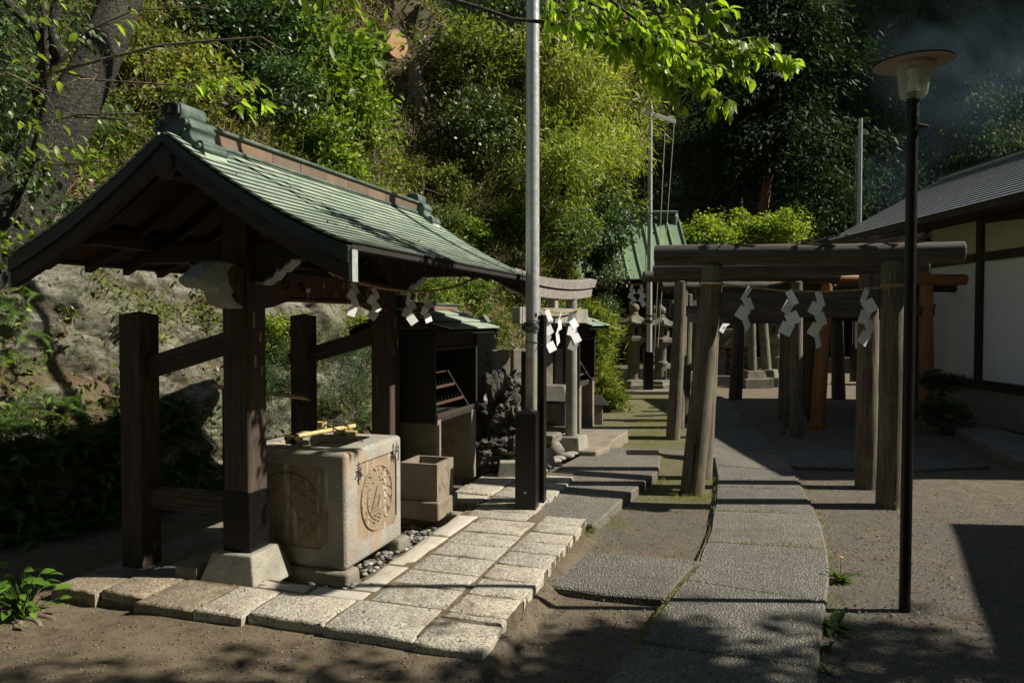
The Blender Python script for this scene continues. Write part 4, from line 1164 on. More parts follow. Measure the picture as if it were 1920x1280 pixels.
# ------------------------------------------------------------------ candle cabinets
def cabinet(loc, label):
    t = thing('candle_cabinet', label, 'cabinet', (loc[0], loc[1], 0), PANG, group='candle cabinets on concrete legs')
    for v in (0.02, 0.87):
        b = MB(); b.box((-0.235, v + .055, 0.43), (0.50, 0.11, 0.66)); b.build('concrete_leg', CONC, t, bevel=0.006, jitter=0.003)
    # sides, back, bottom, lintel
    def bd(nm, c, d, m=W_BLACK, bv=0.003):
        b = MB(); b.box(c, d); return b.build(nm, m, t, bevel=bv)
    bd('side_panel', (-0.27, -0.0, 1.13), (0.53, 0.025, 0.78)); bd('side_panel', (-0.27, 0.99, 1.13), (0.53, 0.025, 0.78))
    bd('back_panel', (-0.53, 0.495, 1.13), (0.02, 0.96, 0.76))
    bd('bottom_board', (-0.26, 0.495, 0.752), (0.545, 1.01, 0.028)); bd('sill', (0.0, 0.495, 0.785), (0.03, 1.0, 0.035), W_DARK)
    bd('lintel', (-0.005, 0.495, 1.355), (0.03, 0.965, 0.03), W_DARK); bd('fascia', (-0.012, 0.495, 1.435), (0.02, 0.965, 0.12), W_DARK)
    for v in (-0.0, 0.99): bd('corner_post', (0.003, v, 1.13), (0.035, 0.035, 0.79), W_BLACK)
    for k in range(4):
        z = 0.875 + 0.125 * k; u = -0.07 - 0.085 * k
        bd('candle_rail', (u, 0.46, z), (0.022, 0.78 - .02 * k, 0.022), W_RED, 0.002)
        b = MB()
        for j in range(10): b.tube([(u, 0.11 + j * .078, z + .01), (u, 0.11 + j * .078, z + .062)], [.0035, .001], 5)
        b.build('candle_spikes', RUSTB, t, kind='stuff')
    beam('rail_support', (-0.02, 0.87, 0.80), (-0.36, 0.87, 1.32), 0.012, 0.014, W_DARK, t)
    # roof: stepped courses of copper sheets on both slopes
    zt, ze, uc = 1.70, 1.52, -0.26
    hw = 0.46
    b = MB(); b.prism([(uc - hw + .03, ze - .012), (uc, zt - .02), (uc + hw - .03, ze - .012), (uc + hw - .03, ze - .035), (uc, zt - .06), (uc - hw + .03, ze - .035)], -0.10, 1.09, 'xz'); b.build('roof_board', W_BLACK, t)
    for s in (-1, 1):
        for c in range(3):
            f0, f1 = c / 3, (c + 1) / 3 + .02
            x0, x1 = uc + s * hw * f0, uc + s * hw * f1
            z0, z1 = zt - (zt - ze) * f0, zt - (zt - ze) * f1
            up0, up1 = 0.002, 0.022
            for q in range(4):
                va, vb = -0.13 + 1.25 * q / 4, -0.13 + 1.25 * (q + 1) / 4 - .004
                b = MB(); b.hull2([(x0, va, z0 - .01 + up0), (x1, va, z1 - .012 + up1), (x1, vb, z1 - .012 + up1), (x0, vb, z0 - .01 + up0)], [(x0, va, z0 + up0), (x1, va, z1 + up1), (x1, vb, z1 + up1), (x0, vb, z0 + up0)])
                b.build('roof_sheet', COPPER, t)
    b = MB(); b.box((uc, 0.495, zt + .015), (0.12, 1.12, 0.05)); b.build('ridge_box', COPPERB, t, bevel=.003)
    b = MB(); b.box((uc, 0.495, zt + .046), (0.15, 1.16, 0.014)); b.build('ridge_cap', COPPERD, t, bevel=.003)
    for v in (-0.12, 1.11):
        for s in (-1, 1):
            beam('verge_board', (uc, v, zt - .03), (uc + s * (hw - .01), v, ze - .03), 0.02, 0.045, W_BLACK, t)
    return t
cabinet((-0.654, 6.15), 'black candle cabinet with stepped green copper roof beside the stone bin')
cabinet((0.84, 9.40), 'black candle cabinet behind the small stone torii post')
# paper / red mark on the first cabinet
# ------------------------------------------------------------------ stele, low wall, lava rockery
sp_ = R(905, 700, 7.95)
ste = thing('stone_stele', 'dark inscribed stone slab standing behind the first candle cabinet', 'stele', (sp_.x, 7.95, 0), PANG)
b = MB(); b.prism([(-.17, 0), (.13, 0), (.135, 1.36), (.10, 1.56), (.02, 1.66), (-.09, 1.60), (-.16, 1.38)], -0.05, 0.05, 'xz')
SLATE = m_stone('green_slate', (0.10, 0.115, 0.09), (0.17, 0.18, 0.14), stain=(0.07, 0.08, 0.06), bump=0.5)
slb = b.build('slab', SLATE, ste, bevel=0.012, segs=2, jitter=0.008)
b = MB()
for col, x in enumerate((-.10, -.02, .07)):
    for k in range(9 if col != 1 else 0):
        z = 1.25 - k * .10
        b.box((x, -.0505, z), (.045, .004, .006)); b.box((x, -.0505, z - .03), (.03, .004, .005)); b.box((x + .005, -.0505, z - .015), (.006, .004, .055))
b.build('inscription', W_BLACK, slb, kind='stuff')
b = MB(); b.tube([(.02 + .06 * math.cos(t), -.051, 1.42 + .08 * math.sin(t)) for t in np.linspace(0, 2 * PI, 20)], .004, 5, cap=False); b.build('carved_ring', SLATE, slb)
b = MB(); b.box((-.02, 0, .1), (.5, .3, .2)); b.build('plinth', DARKGRAN, ste, bevel=0.02, jitter=.01)
# low stone wall
lw = thing('low_stone_wall', 'low retaining wall of upright grey stone slabs at the foot of the bank', 'wall', R(948, 700, 9.1))
lwz = lw.location.z
for k in range(6):
    x = -0.62 + k * 0.27
    b = MB(); b.box((x, x * .55, 1.24 - lwz - 0.62), (0.262, 0.09, 1.24), rz=0.5); b.build('wall_slab', CONC, lw, bevel=0.008, jitter=.006, jseed=k)
# lava rockery : several jagged lumps
def lump(name, c, r, m, parent=None, seed=0, sub=4, rough=0.45, stretch=(1, 1, 1), freq=2.2):
    bm = bmesh.new(); bmesh.ops.create_icosphere(bm, subdivisions=sub, radius=1.0)
    for v in bm.verts:
        p = v.co.copy(); q = p * freq + Vector((seed * 3.1, seed * 1.7, seed))
        d, _ = mnoise.voronoi(q)
        f = 1 + rough * (mnoise.fractal(q * .8, .55, 2.1, 6)) - rough * .5 * abs(mnoise.noise(q * 3.1)) * (sub > 3) - rough * 0.5 * (0.6 - min(0.6, d[1] - d[0]))
        v.co = Vector((p.x * stretch[0], p.y * stretch[1], p.z * stretch[2])) * r * f
    me = bpy.data.meshes.new(name); bm.to_mesh(me); bm.free()
    for p in me.polygons: p.use_smooth = True
    me.materials.append(m)
    o = link_mesh(name, me, parent); o.location = c
    return o
rk = thing('lava_rockery', 'rugged dark lava rock piled up between the cabinet and the flagpole box', 'rockery', (-0.22, 7.75, 0.05))
for i, (px, py, Y, r, st_) in enumerate(((935, 775, 7.7, .32, (1, .8, 1.2)), (915, 745, 7.9, .22, (1, .8, 1)), (950, 735, 7.9, .20, (1, .8, 1.1)), (960, 800, 7.55, .22, (1, .8, 1.1)), (930, 850, 7.4, .26, (1.3, .8, .7)), (900, 858, 7.3, .13, (1.2, .8, .8)), (968, 850, 7.3, .15, (1, .8, 1)), (905, 800, 7.85, .30, (.8, .8, 1.3)), (972, 760, 7.8, .18, (1, .8, 1.2)))):
    lump('lava_boulder', R(px, py, Y) - rk.location, r, LAVA, rk, seed=i + 1, sub=5 if i < 5 else 4, stretch=st_)
wr = R(911, 748, 7.45)
b = MB(); b.hull2([(-.012, 0, -.05), (.016, 0, -.055), (.020, 0, -.02), (-.02, 0, -.01)], [(-.012, .01, .03), (.006, .012, .05), (.0, .014, .055), (-.02, .01, .03)])
o = b.build('paper_scrap', PAPER); o.location = wr; put(o, label='small white folded paper scrap tucked into the lava rock', cat='paper')
# squared stone block in front
sb = G(952, 893, 0.10)
b = MB(); b.hull2([(-.10, -.13, 0), (.25, -.13, 0), (.25, .3, 0), (-.10, .3, 0)], [(-.08, -.11, .15), (.25, -.11, .15), (.25, .3, .15), (-.08, .3, .15)])
o = b.build('granite_block', SHAPED, bevel=.008, jitter=.003); o.location = (sb.x, sb.y + .1, .09); put(o, label='squared pale granite block half hidden behind the black flagpole box', cat='stone block')
# round edging cobbles
for i, (px, py, s) in enumerate(((1029, 868, .09), (1038, 862, .085), (1048, 858, .08), (1061, 853, .095), (1022, 874, .08), (1015, 880, .08), (1072, 849, .07))):
    p = G(px, py, 0.11)
    o = lump('cobble', (p.x, p.y, .105), s, SHAPED, None, seed=i + 30, sub=2, rough=.12, stretch=(1.05, .8, .38))
    put(o, label='rounded grey cobble in the row edging the little stone torii', cat='cobble', group='cobbles edging the small stone torii')

# ------------------------------------------------------------------ small stone torii
dt = Vector((0.43, 0.903, 0)); A_ = Vector((0.19, 7.5, 0))
TA = math.atan2(dt.y, dt.x)
stt = thing('stone_torii', 'small pale stone torii gate with curved lintel beside the flagpole', 'torii gate', A_ + dt * 0.60, TA)
def stone_post(x, h, r, parent, z0=0.1, base=0.17, lean=0.0, m=SHAPED):
    b = MB(); b.tube([(x, 0, z0 + .15), (x - lean * .5, 0, (z0 + h) / 2), (x - lean, 0, h)], [r, r * .96, r * .9], 20); b.build('post', m, parent, smooth=40)
    b = MB(); w0, w1 = base, base * .82
    b.hull2([(x + a * w0, c * w0, z0 - .02) for a, c in ((-1, -1), (1, -1), (1, 1), (-1, 1))], [(x + a * w1, c * w1, z0 + .17) for a, c in ((-1, -1), (1, -1), (1, 1), (-1, 1))]); b.build('post_base', m, parent, bevel=.01, jitter=.003)
def kasagi(parent, L, zc, h1, h2, w, rise, m):
    for nm, hh, z0, ww, Lx, oh in (('top_lintel', h1, zc + h2, w, L, .05), ('under_lintel', h2, zc, w * .72, L - .16, .03)):
        N = 16; b = MB()
        for i in range(N):
            x0, x1 = -Lx / 2 + Lx * i / N, -Lx / 2 + Lx * (i + 1) / N
            r0, r1 = rise * abs(2 * x0 / L) ** 2.2, rise * abs(2 * x1 / L) ** 2.2
            e0 = oh if i == 0 else 0; e1 = oh if i == N - 1 else 0
            g = .001
            def q(x, r_, e, s): return [(x - 0, -ww / 2, z0 + r_), (x, ww / 2, z0 + r_), (x + s * e, ww / 2 + .01, z0 + hh * .8 + r_), (x + s * e, 0, z0 + hh + r_), (x + s * e, -ww / 2 - .01, z0 + hh * .8 + r_)]
            b.hull2(q(x0, r0, e0, -1), q(x1, r1, e1, 1))
        b.build(nm, m, parent, smooth=30)
stone_post(-0.50, 1.86, .066, stt); stone_post(0.55, 1.86, .068, stt)
WLINT = m_stone('weathered_lintel', (0.20, 0.18, 0.165), (0.36, 0.34, 0.31), speck=(.10, .09, .085), speck_scale=90, stain=(0.16, 0.12, 0.11), stain_scale=9, bump=.8, bdist=.006, bscale=50)
kasagi(stt, 2.25, 1.83, .11, .11, .17, .06, WLINT)
b = MB(); b.box((0.02, 0, 1.645), (1.94, .09, .165)); b.build('tie_beam', SHAPED, stt, bevel=.006)
b = MB(); b.box((0.0, 0, 1.78), (.10, .08, .11)); b.build('centre_strut', SHAPED, stt, bevel=.004)
for px, s in ((1015, 31), (1029, 32), (1067, 33)):
    pass
rr0, rr1 = A_ + dt * .05 + Vector((.085, -.05, 1.72)), A_ + dt * 1.20 + Vector((.09, -.03, 1.74))
rpp = sag(rr0, rr1, 6, .05)
rope_obj('straw_rope', rpp, .009, 'thin pale straw rope across the small stone torii')
for (px, s, lb, z) in ((1024, 31, 'long white zigzag streamer on the small stone torii nearest the flagpole', 1.0), (1051, 35, 'narrow white streamer hanging edge-on in the middle of the small stone torii', .6), (1070, 36, 'broad white zigzag streamer in front of the round stone torii post', 1.0)):
    q = min(((abs(960 + FPX * c.x / c.y - px), c) for k in range(6) for c in [rpp[k].lerp(rpp[k + 1], j / 10) for j in range(11)]), key=lambda t: t[0])[1]
    shide(q + Vector((.01, -.01, 0)), 0.3 if z == 1 else 1.2, lb, 'paper streamers on the small stone torii', s=1.35, seed=s, segs=5 if z == 1 else 4, fan=.3)
# stepping stones, small altar behind it
for i, (px, py, w, d, h, lb) in enumerate(((1012, 838, .34, .30, .10, 'weathered flat stone step before the small stone torii'), )):
    p = G(px, py, .2)
    b = MB(); b.box((0, 0, 0), (w, d, h)); o = b.build('stone_step', DARKGRAN, bevel=.02, segs=2, jitter=.02); o.location = (p.x + .05, p.y + .25, .27); o.rotation_euler = (0, 0, TA - PI / 2); put(o, label=lb, cat='stone step')
    for k, (ox, oy) in enumerate(((.12, -.05), (-.05, -.0), (.1, .2))):
        o2 = lump('support_rock', (p.x + .05 + ox, p.y + .2 + oy, .15), .11, DARKGRAN, None, seed=50 + k, sub=2, rough=.2, stretch=(1, .9, .9)); put(o2, label='rough small rock wedged under the flat stone step', cat='rock', group='rocks under the stone step')
al = thing('stone_altar', 'small grey stone hokora altar with sloping lid behind the stone torii', 'altar', R(1035, 800, 9.15) * 1, PANG)
al.location.z = 0
for nm, c, d in (('altar_base', (0, 0, .2), (.55, .4, .24)), ('altar_body', (0, 0, .47), (.42, .32, .32)), ('altar_lid', (0, 0, .69), (.56, .44, .10)), ('altar_panel', (.0, -.165, .47), (.3, .02, .24))):
    b = MB()
    if nm == 'altar_lid': b.hull2([(-.26, -.22, .62), (.26, -.22, .62), (.26, .22, .62), (-.26, .22, .62)], [(-.17, -.08, .80), (.17, -.08, .80), (.17, .12, .80), (-.17, .12, .80)])
    else: b.box(c, d)
    b.build(nm, LANT if nm != 'altar_lid' else DARKGRAN, al, bevel=.008)
# dark timber panel standing behind (two upright boards)
pnl = thing('timber_screen', 'tall dark weathered board screen standing behind the small stone torii', 'screen', R(1045, 800, 9.6), PANG)
pnl.location.z = 0.0
for k in range(3):
    b = MB(); b.box((0, 0, 0), (1.62, .18, .03)); b.build('board', W_DARK, pnl, Matrix.Translation((-.17 + k * .185, 0, .90)) @ Matrix.Rotation(-PI / 2, 4, 'Y') @ Matrix.Rotation(PI / 2, 4, 'X') if False else Matrix.Translation((-.17 + k * .185, 0, .90)) @ Matrix.Rotation(PI / 2, 4, 'Y'), bevel=.003).rotation_mode = 'XYZ'
b = MB(); b.box((0, -.02, 1.0), (.6, .03, .05)); b.build('cross_rail', W_GRAY2, pnl)
# dark stone block with cap beyond
p = G(1128, 800, .13)
mk2 = thing('marker_stone', 'small dark capped stone marker at the foot of the grassy bank', 'marker', (p.x, p.y + .5, 0.1))
b = MB(); b.box((0, 0, .14), (.14, .14, .28)); b.build('shaft', DARKGRAN, mk2, bevel=.01)
b = MB(); b.hull2([(-.15, -.13, .28), (.15, -.13, .28), (.15, .13, .28), (-.15, .13, .28)], [(-.05, -.04, .42), (.05, -.04, .42), (.05, .04, .42), (-.05, .04, .42)]); b.build('cap', W_BLACK, mk2, bevel=.01)

# ------------------------------------------------------------------ flagpoles
def halyard(pts, parent, r=.004): b = MB(); b.tube(pts, r, 5); return b.build('halyard', ROPE if False else GALV2, parent)
fp = G(989, 955, .10); fx, fy = fp.x, fp.y + .09
fl = thing('flagpole', 'tall steel flagpole clamped between black boxed posts beside the pavilion', 'flagpole', (fx, fy, 0), math.radians(-12))
b = MB(); w = .083
b.hull2([(a * w, c * w, .08) for a, c in ((-1, -1), (1, -1), (1, 1), (-1, 1))], [(a * w, c * w, .86) for a, c in ((-1, -1), (1, -1), (1, 1), (-1, 1))]); b.add([(-w, -w, .86), (w, -w, .86), (w, w, .86), (-w, w, .86), (0, 0, .90)], [(0, 1, 4), (1, 2, 4), (2, 3, 4), (3, 0, 4)])
pb = b.build('pole_box', BLACKP, fl, bevel=0.0)
b = MB(); b.lathe([(.010, 0), (.010, .006), (.004, .010)], 12); o = b.build('bolt', GALV, pb, Matrix.Translation((.0, -w, .235)) @ Matrix.Rotation(PI / 2, 4, 'X'))
b = MB(); b.box((.088, .20, .86), (.05, .13, 1.56)); b.build('back_post', BLACKP, fl, bevel=.004)
b = MB(); b.box((-.070, .22, .72), (.03, .10, 1.24)); b.build('back_post', BLACKP, fl, bevel=.004)
b = MB(); b.tube([(.01, .16, .5), (.012, .16, 1.30)], .057, 24); b.build('pole', GALV2, fl, smooth=60)
b = MB(); b.tube([(.012, .16, 1.30), (.012, .16, 7.5)], [.0565, .050], 24); pol = b.build('pole', GALV, fl, smooth=60)
b = MB()
for k in range(9):
    b.tube([(.012 + (.063 + .004 * (k % 3)) * math.cos(t), .16 + (.063 + .004 * (k % 3)) * math.sin(t), 1.515 + .009 * k + .012 * math.sin(t * 1 + k)) for t in np.linspace(0, 2 * PI, 20)], .0035, 5, cap=False)
b.build('wire_coil', WIRE, fl, smooth=60)
b = MB(); b.tube([(.012 + .06 * math.cos(t), .16 + .06 * math.sin(t), 1.42) for t in np.linspace(0, 2 * PI, 20)], .004, 5, cap=False); b.tube([(.07, .14, 1.42), (.09, .13, 1.405), (.095, .12, 1.39)], .003, 5); b.build('wire_tie', WIRE, fl, smooth=60)
b = MB(); b.box((.05, .105, 1.64), (.022, .006, .035)); b.build('sticker', m_plain('blue_grey_label', (.25, .32, .38), .5), fl)
b = MB(); b.tube([(-.065, .12, .9), (-.058, .12, 7.4)], .0028, 5); b.build('halyard', WIRE, fl)
def far_pole(px, py, h, label, bar=None, bw=.11, basey=None):
    p = G(px, py, 0.05)
    t = thing('flagpole', label, 'flagpole', (p.x, p.y, 0))
    b = MB(); b.box((0, 0, .50), (bw * 1.8, bw * 1.6, .95)); b.build('pole_box', BLACKP, t, bevel=.006)
    b = MB(); b.tube([(0, -.12, .9), (0, -.12, h)], [.062, .045], 16); b.build('pole', GALV, t, smooth=60)
    b = MB(); b.tube([(0, -.12, 1.55), (0, -.12, 1.60)], .085, 12); b.tube([(0, -.12, 1.68), (0, -.12, 1.71)], .075, 12); b.build('clamp', RUSTB, t, smooth=40)
    b = MB(); b.box((0, -.1, .03), (1.1, .5, .06)); b.build('foot_slab', CONC, t, bevel=.01)
    if bar:
        beam('crossbar', (bar[0], -.14, h - .17), (bar[1], -.10, h - .40), .06, .08, PAPER, t)
        for x, z in ((bar[0] + .04, h - .2), (bar[1] * .6, h - .33), (bar[1] * .95, h - .4)):
            b = MB(); b.tube([(x, -.12, z), (x * .35, -.14, 1.0)], .007, 5); b.build('halyard', GALV2, t)
    else:
        for x in (-.14, -.09):
            b = MB(); b.tube([(x * .8, -.14, h - .5), (x, -.14, 1.0)], .007, 5); b.build('halyard', GALV2, t)
        b = MB(); b.tube([(-.13, -.14, h - .5), (.02, -.14, h - .42)], .02, 6); b.build('crossbar', GALV2, t)
    return t
far_pole(1215, 731, 6.32, 'slim steel flagpole with a crossbar and cords standing between two stone lanterns', bar=(-.19, .55))
far_pole(1603, 716, 6.56, 'plain steel flagpole rising behind the log torii gates beside the grey hall roof')

# ------------------------------------------------------------------ log torii gates
def on_line(A, B, px):
    """where the line A-B (plan) crosses the picture column px"""
    k = (px - 960) / FPX; dx, dy = B.x - A.x, B.y - A.y
    t = (k * A.y - A.x) / (dx - k * dy)
    return t
tor_grp = 'round log torii gates in a row over the path'
def log_torii(label, Lb, Rb, Lt, Rt, z_k, rk_, kp, rp_, mats, z_n=None, n_ext=.12, group=tor_grp, tilt=(0, 0), nuki=True, name='log_torii', split=None, wear=0.0, seed=1):
    """Lb, Rb: picture positions of the post feet; Lt, Rt: columns of the post tops; kp: columns of the lintel's ends"""
    A, B = G(*Lb), G(*Rb)
    C = (A + B) / 2; t = thing(name, label, 'torii gate', (C.x, C.y, 0), 0, group)
    mp, mk_, mn = mats
    def topp(base, px): return Vector(((px - 960) / FPX * base.y, base.y, z_k))
    TL, TR = topp(A, Lt), topp(B, Rt)
    c0 = Vector((C.x, C.y, 0))
    log('post', A - c0 - Vector((0, 0, .05)), TL - c0 - Vector((0, 0, rk_ * .3)), rp_ * 1.08, rp_ * .90, mp, t, seed=seed, wob=.006)
    log('post', B - c0 - Vector((0, 0, .05)), TR - c0 - Vector((0, 0, rk_ * .3)), rp_ * 1.08, rp_ * .90, mp, t, seed=seed + 1, wob=.006)
    k0, k1 = on_line(TL, TR, kp[0]), on_line(TL, TR, kp[1])
    K0 = TL + (TR - TL) * k0; K1 = TL + (TR - TL) * k1
    K0.z = z_k + tilt[0]; K1.z = z_k + tilt[1]
    up = Vector((0, 0, rk_ * .55))
    if split is None:
        lg = log('lintel_log', K0 - c0 + up, K1 - c0 + up, rk_, rk_ * .96, mk_, t, seed=seed + 2, rings=16, wob=.008, chamfer=.008)
    else:
        f, m2 = split; Km = K0.lerp(K1, f)
        log('lintel_log', K0 - c0 + up, Km - c0 + up, rk_, rk_, mk_, t, seed=seed + 2)
        log('lintel_log', Km - c0 + up, K1 - c0 + up, rk_ * .98, rk_ * .98, m2, t, seed=seed + 5)
    if nuki:
        zn = z_n or z_k - .42
        a = A.lerp(TL, zn / z_k); b_ = B.lerp(TR, zn / z_k); d = (b_ - a).normalized()
        a2, b2 = a - d * n_ext, b_ + d * n_ext; a2.z = b2.z = zn
        beam('tie_beam', a2 - c0, b2 - c0, .055, .15, mn, t)
        for q, s in ((a, -1), (b_, 1)):
            p = q + d * s * (rp_ + .01) ; p.z = zn + .075
            b = MB(); b.box(tuple(p - c0 + Vector((0, 0, .012))), (.05, .07, .03)); b.build('wedge', mn, t)
    return t, A, B, TL, TR
GL = (W_GRAY, W_GRAY2, W_GRAY2)
T1, A1_, B1_, TL1, TR1 = log_torii('nearest round log torii, split weathered lintel hung with rope and paper', (1296, 922), (1667, 948), 1338, 1674, 2.135, .096, (1228, 1806), .103, GL, z_n=1.78, tilt=(.015, -.02), seed=3)
# split and rotten top of the nearest lintel: long splinters
K0 = TL1 + (TR1 - TL1) * on_line(TL1, TR1, 1232); K1 = TL1 + (TR1 - TL1) * on_line(TL1, TR1, 1802)
r9 = random.Random(9)
for i in range(26):
    f0 = r9.uniform(0, .95); f1 = min(1.0, f0 + r9.uniform(.04, .16)); a = r9.uniform(.25, 2.6)
    off = Vector((0, -math.cos(a) * .086, math.sin(a) * .088 + .096 * .55 - .012))
    c0 = T1.location
    z0, z1 = 2.135 + .015 - .035 * f0, 2.215 + .015 - .035 * f1
    p0, p1 = K0.lerp(K1, f0), K0.lerp(K1, f1); p0.z = z0; p1.z = z1
    beam('splinter', p0 - c0 + off, p1 - c0 + off + Vector((0, 0, r9.uniform(-.004, .006))), r9.uniform(.012, .03), r9.uniform(.008, .016), W_GRAY2, T1, bevel=.002)
log_torii('second round log torii close behind the nearest one', (1314, 893), (1625, 912), 1336, 1628, 2.065, .075, (1226, 1740), .100, GL, z_n=1.70, seed=8)
log_torii('third torii of the left row, its lintel poking out left past the flagpole', (1262, 821), (1493, 819), 1276, 1493, 2.15, .075, (1206, 1572), .088, GL, z_n=1.72, seed=14)
log_torii('fourth log torii of the left row, mostly hidden by the third', (1270, 801), (1480, 800), 1281, 1482, 2.06, .07, (1240, 1560), .085, GL, seed=20)
log_torii('fifth log torii of the left row, seen only as slivers of posts', (1281, 787), (1469, 786), 1290, 1472, 2.04, .07, (1250, 1540), .085, GL, seed=26)
log_torii('last log torii of the left row, both thin posts standing clear in the gap', (1379, 747), (1573, 747), 1387, 1567, 2.10, .075, (1330, 1620), .125, (W_GRAY2, W_GRAY2, W_GRAY2), seed=32)
og = 'newer brown and orange torii gates of the right row'
OR = (W_ORANGE, W_ORANGE, W_GRAY2)
log_torii('front torii of the right row, bright orange new posts and lintel', (1532, 801), (1737, 797), 1549, 1736, 2.17, .09, (1466, 1808), .100, OR, z_n=1.74, group=og, seed=40)
for i, (Lb, Rb, Lt, Rt, kp) in enumerate((((1524, 788), (1723, 784), 1533, 1723, (1470, 1790)), ((1517, 778), (1712, 774), 1526, 1712, (1472, 1774)), ((1511, 770), (1702, 766), 1519, 1702, (1474, 1760)), ((1506, 763), (1694, 759), 1513, 1694, (1478, 1748)))):
    log_torii(('second', 'third', 'fourth', 'last')[i] + ' torii of the right row behind the bright orange one, browner', Lb, Rb, Lt, Rt, 2.08, .08, kp, .09, (W_RED if i % 2 else W_POST, W_POST, W_DARK), group=og, seed=50 + 4 * i)
# rope with streamers on the nearest torii
def T1P(px, py, dy=-.13):
    t = on_line(A1_, B1_, px); p = A1_ + (B1_ - A1_) * t; return R(px, py, p.y + dy)
rpts = [T1P(1315, 531), T1P(1352, 532), T1P(1400, 538), T1P(1470, 545), T1P(1540, 547), T1P(1610, 543), T1P(1662, 538), T1P(1696, 535)]
c_l, c_r = A1_.lerp(TL1, .86), B1_.lerp(TR1, .86)
rope_obj('straw_rope', rpts, .0085, 'straw rope strung across the posts of the nearest log torii', tails=[[T1P(1664, 538), T1P(1668, 550), T1P(1666, 556)]])
b = MB()
for cc, z in ((c_l, rpts[0].z), (c_r, rpts[-1].z)):
    for k in range(2): b.tube([(cc.x + .103 * math.cos(t), cc.y + .103 * math.sin(t), z + k * .012) for t in np.linspace(0, 2 * PI, 24)], .005, 5, cap=False)
o = b.build('rope_loops', ROPE, smooth=60); put(o, label='straw rope loops tied round the two posts of the nearest log torii', cat='rope')
for (px, lb, sd, sg, rx) in ((1406, 'leftmost large white zigzag streamer on the nearest log torii', 5, 4, .0), (1474, 'second large white streamer from the left on the nearest log torii', 42, 4, 0), (1534, 'third white streamer with curled split tails on the nearest log torii', 43, 5, 0), (1626, 'rightmost white streamer, by the right post of the nearest log torii', 44, 5, 0)):
    q = min(((abs(960 + FPX * c.x / c.y - px), c) for k in range(7) for c in [rpts[k].lerp(rpts[k + 1], j / 10) for j in range(11)]), key=lambda t: t[0])[1]
    shide(q + Vector((0, -.012, 0)), 0.15, lb, 'large paper streamers on the nearest torii', s=1.5, seed=sd, segs=sg, fan=.75)

# ------------------------------------------------------------------ stone lanterns
def lantern(loc, rz, label, s=1.0):
    t = thing('stone_lantern', label, 'stone lantern', loc, rz, 'mossy stone lanterns'); 
    def pr(nm, prof, n, m=LANT, sm=30, rot=0.0):
        b = MB(); b.lathe([(r * s, z * s) for r, z in prof], n, rot=rot); return b.build(nm, m, t, smooth=sm, jitter=.004)
    pr('base_stone', [(.42, -.03), (.42, .10), (.36, .14), (.33, .20), (.24, .24)], 6)
    pr('pillar', [(.17, .22), (.155, .30), (.15, .60), (.18, .63), (.18, .69), (.15, .72), (.15, 1.05), (.17, 1.10)], 20, sm=40)
    pr('platform', [(.18, 1.09), (.31, 1.18), (.34, 1.21), (.34, 1.30), (.29, 1.32)], 6)
    b = MB()
    for k in range(6):
        a0 = k * PI / 3
        p0 = Vector((math.cos(a0), math.sin(a0), 0)) * .235 * s; p1 = Vector((math.cos(a0 + PI / 3), math.sin(a0 + PI / 3), 0)) * .235 * s
        d = p1 - p0
        for u0, u1, z0, z1 in ((0, .3, 1.31, 1.60), (.7, 1, 1.31, 1.60), (.3, .7, 1.31, 1.38), (.3, .7, 1.53, 1.60)):
            a, c = p0 + d * u0, p0 + d * u1; i0, i1 = a * .80, c * .80
            b.hull2([(a.x, a.y, z0 * s), (c.x, c.y, z0 * s), (i1.x, i1.y, z0 * s), (i0.x, i0.y, z0 * s)], [(a.x, a.y, z1 * s), (c.x, c.y, z1 * s), (i1.x, i1.y, z1 * s), (i0.x, i0.y, z1 * s)])
    b.build('fire_box', LANT, t)
    # roof with curled corners
    V, F = [], []; N = 36
    for j, (r, z) in enumerate(((.10, 1.86), (.18, 1.80), (.28, 1.72), (.37, 1.66), (.385, 1.64), (.36, 1.60), (.2, 1.60))):
        for k in range(N):
            a = 2 * PI * k / N; c6 = abs(math.cos(3 * a)) ** 5
            hexr = 1 / max(math.cos(((a + PI / 6) % (PI / 3)) - PI / 6), .8)
            rr_ = r * (0.92 + .18 * c6 * (r / .385)); zz = z + .075 * c6 * (r / .385) ** 3
            V.append((rr_ * math.cos(a) * s, rr_ * math.sin(a) * s, zz * s))
    M = 7
    for j in range(M - 1):
        for k in range(N): F.append((j * N + k, j * N + (k + 1) % N, (j + 1) * N + (k + 1) % N, (j + 1) * N + k))
    F.append(tuple(range(N))); F.append(tuple((M - 1) * N + k for k in range(N - 1, -1, -1)))
    b = MB(); b.add(V, F); b.build('roof', LANT, t, smooth=45)
    for k in range(6):
        a = k * PI / 3; q = Vector((math.cos(a), math.sin(a), 0)) * .40 * s
        b = MB(); b.tube([q + Vector((0, 0, 1.66 * s)), q * 1.06 + Vector((0, 0, 1.71 * s)), q * 1.02 + Vector((0, 0, 1.76 * s)), q * .95 + Vector((0, 0, 1.75 * s))], [.04 * s, .035 * s, .028 * s, .012 * s], 8); b.build('roof_curl', LANT, t, smooth=60)
    pr('jewel', [(.08, 1.84), (.11, 1.87), (.10, 1.90), (.08, 1.92), (.12, 1.97), (.135, 2.03), (.11, 2.10), (.05, 2.14), (.02, 2.19), (.0, 2.20)], 18, sm=60)
    return t
for (px, py, s, rz, lb) in ((1188, 728, .93, .2, 'stone lantern left of the slim flagpole, at the end of the green bank'), (1238, 728, .90, .5, 'stone lantern right of the slim flagpole, its fire box window facing front'), (1455, 716, .93, .3, 'stone lantern seen between log torii posts left of the brown ones'), (1222, 708, .95, .1, 'stone lantern standing behind the slim flagpole, jewel top showing'), ):
    p = G(px, py, 0.0); lantern((p.x, p.y, 0), rz, lb, s)

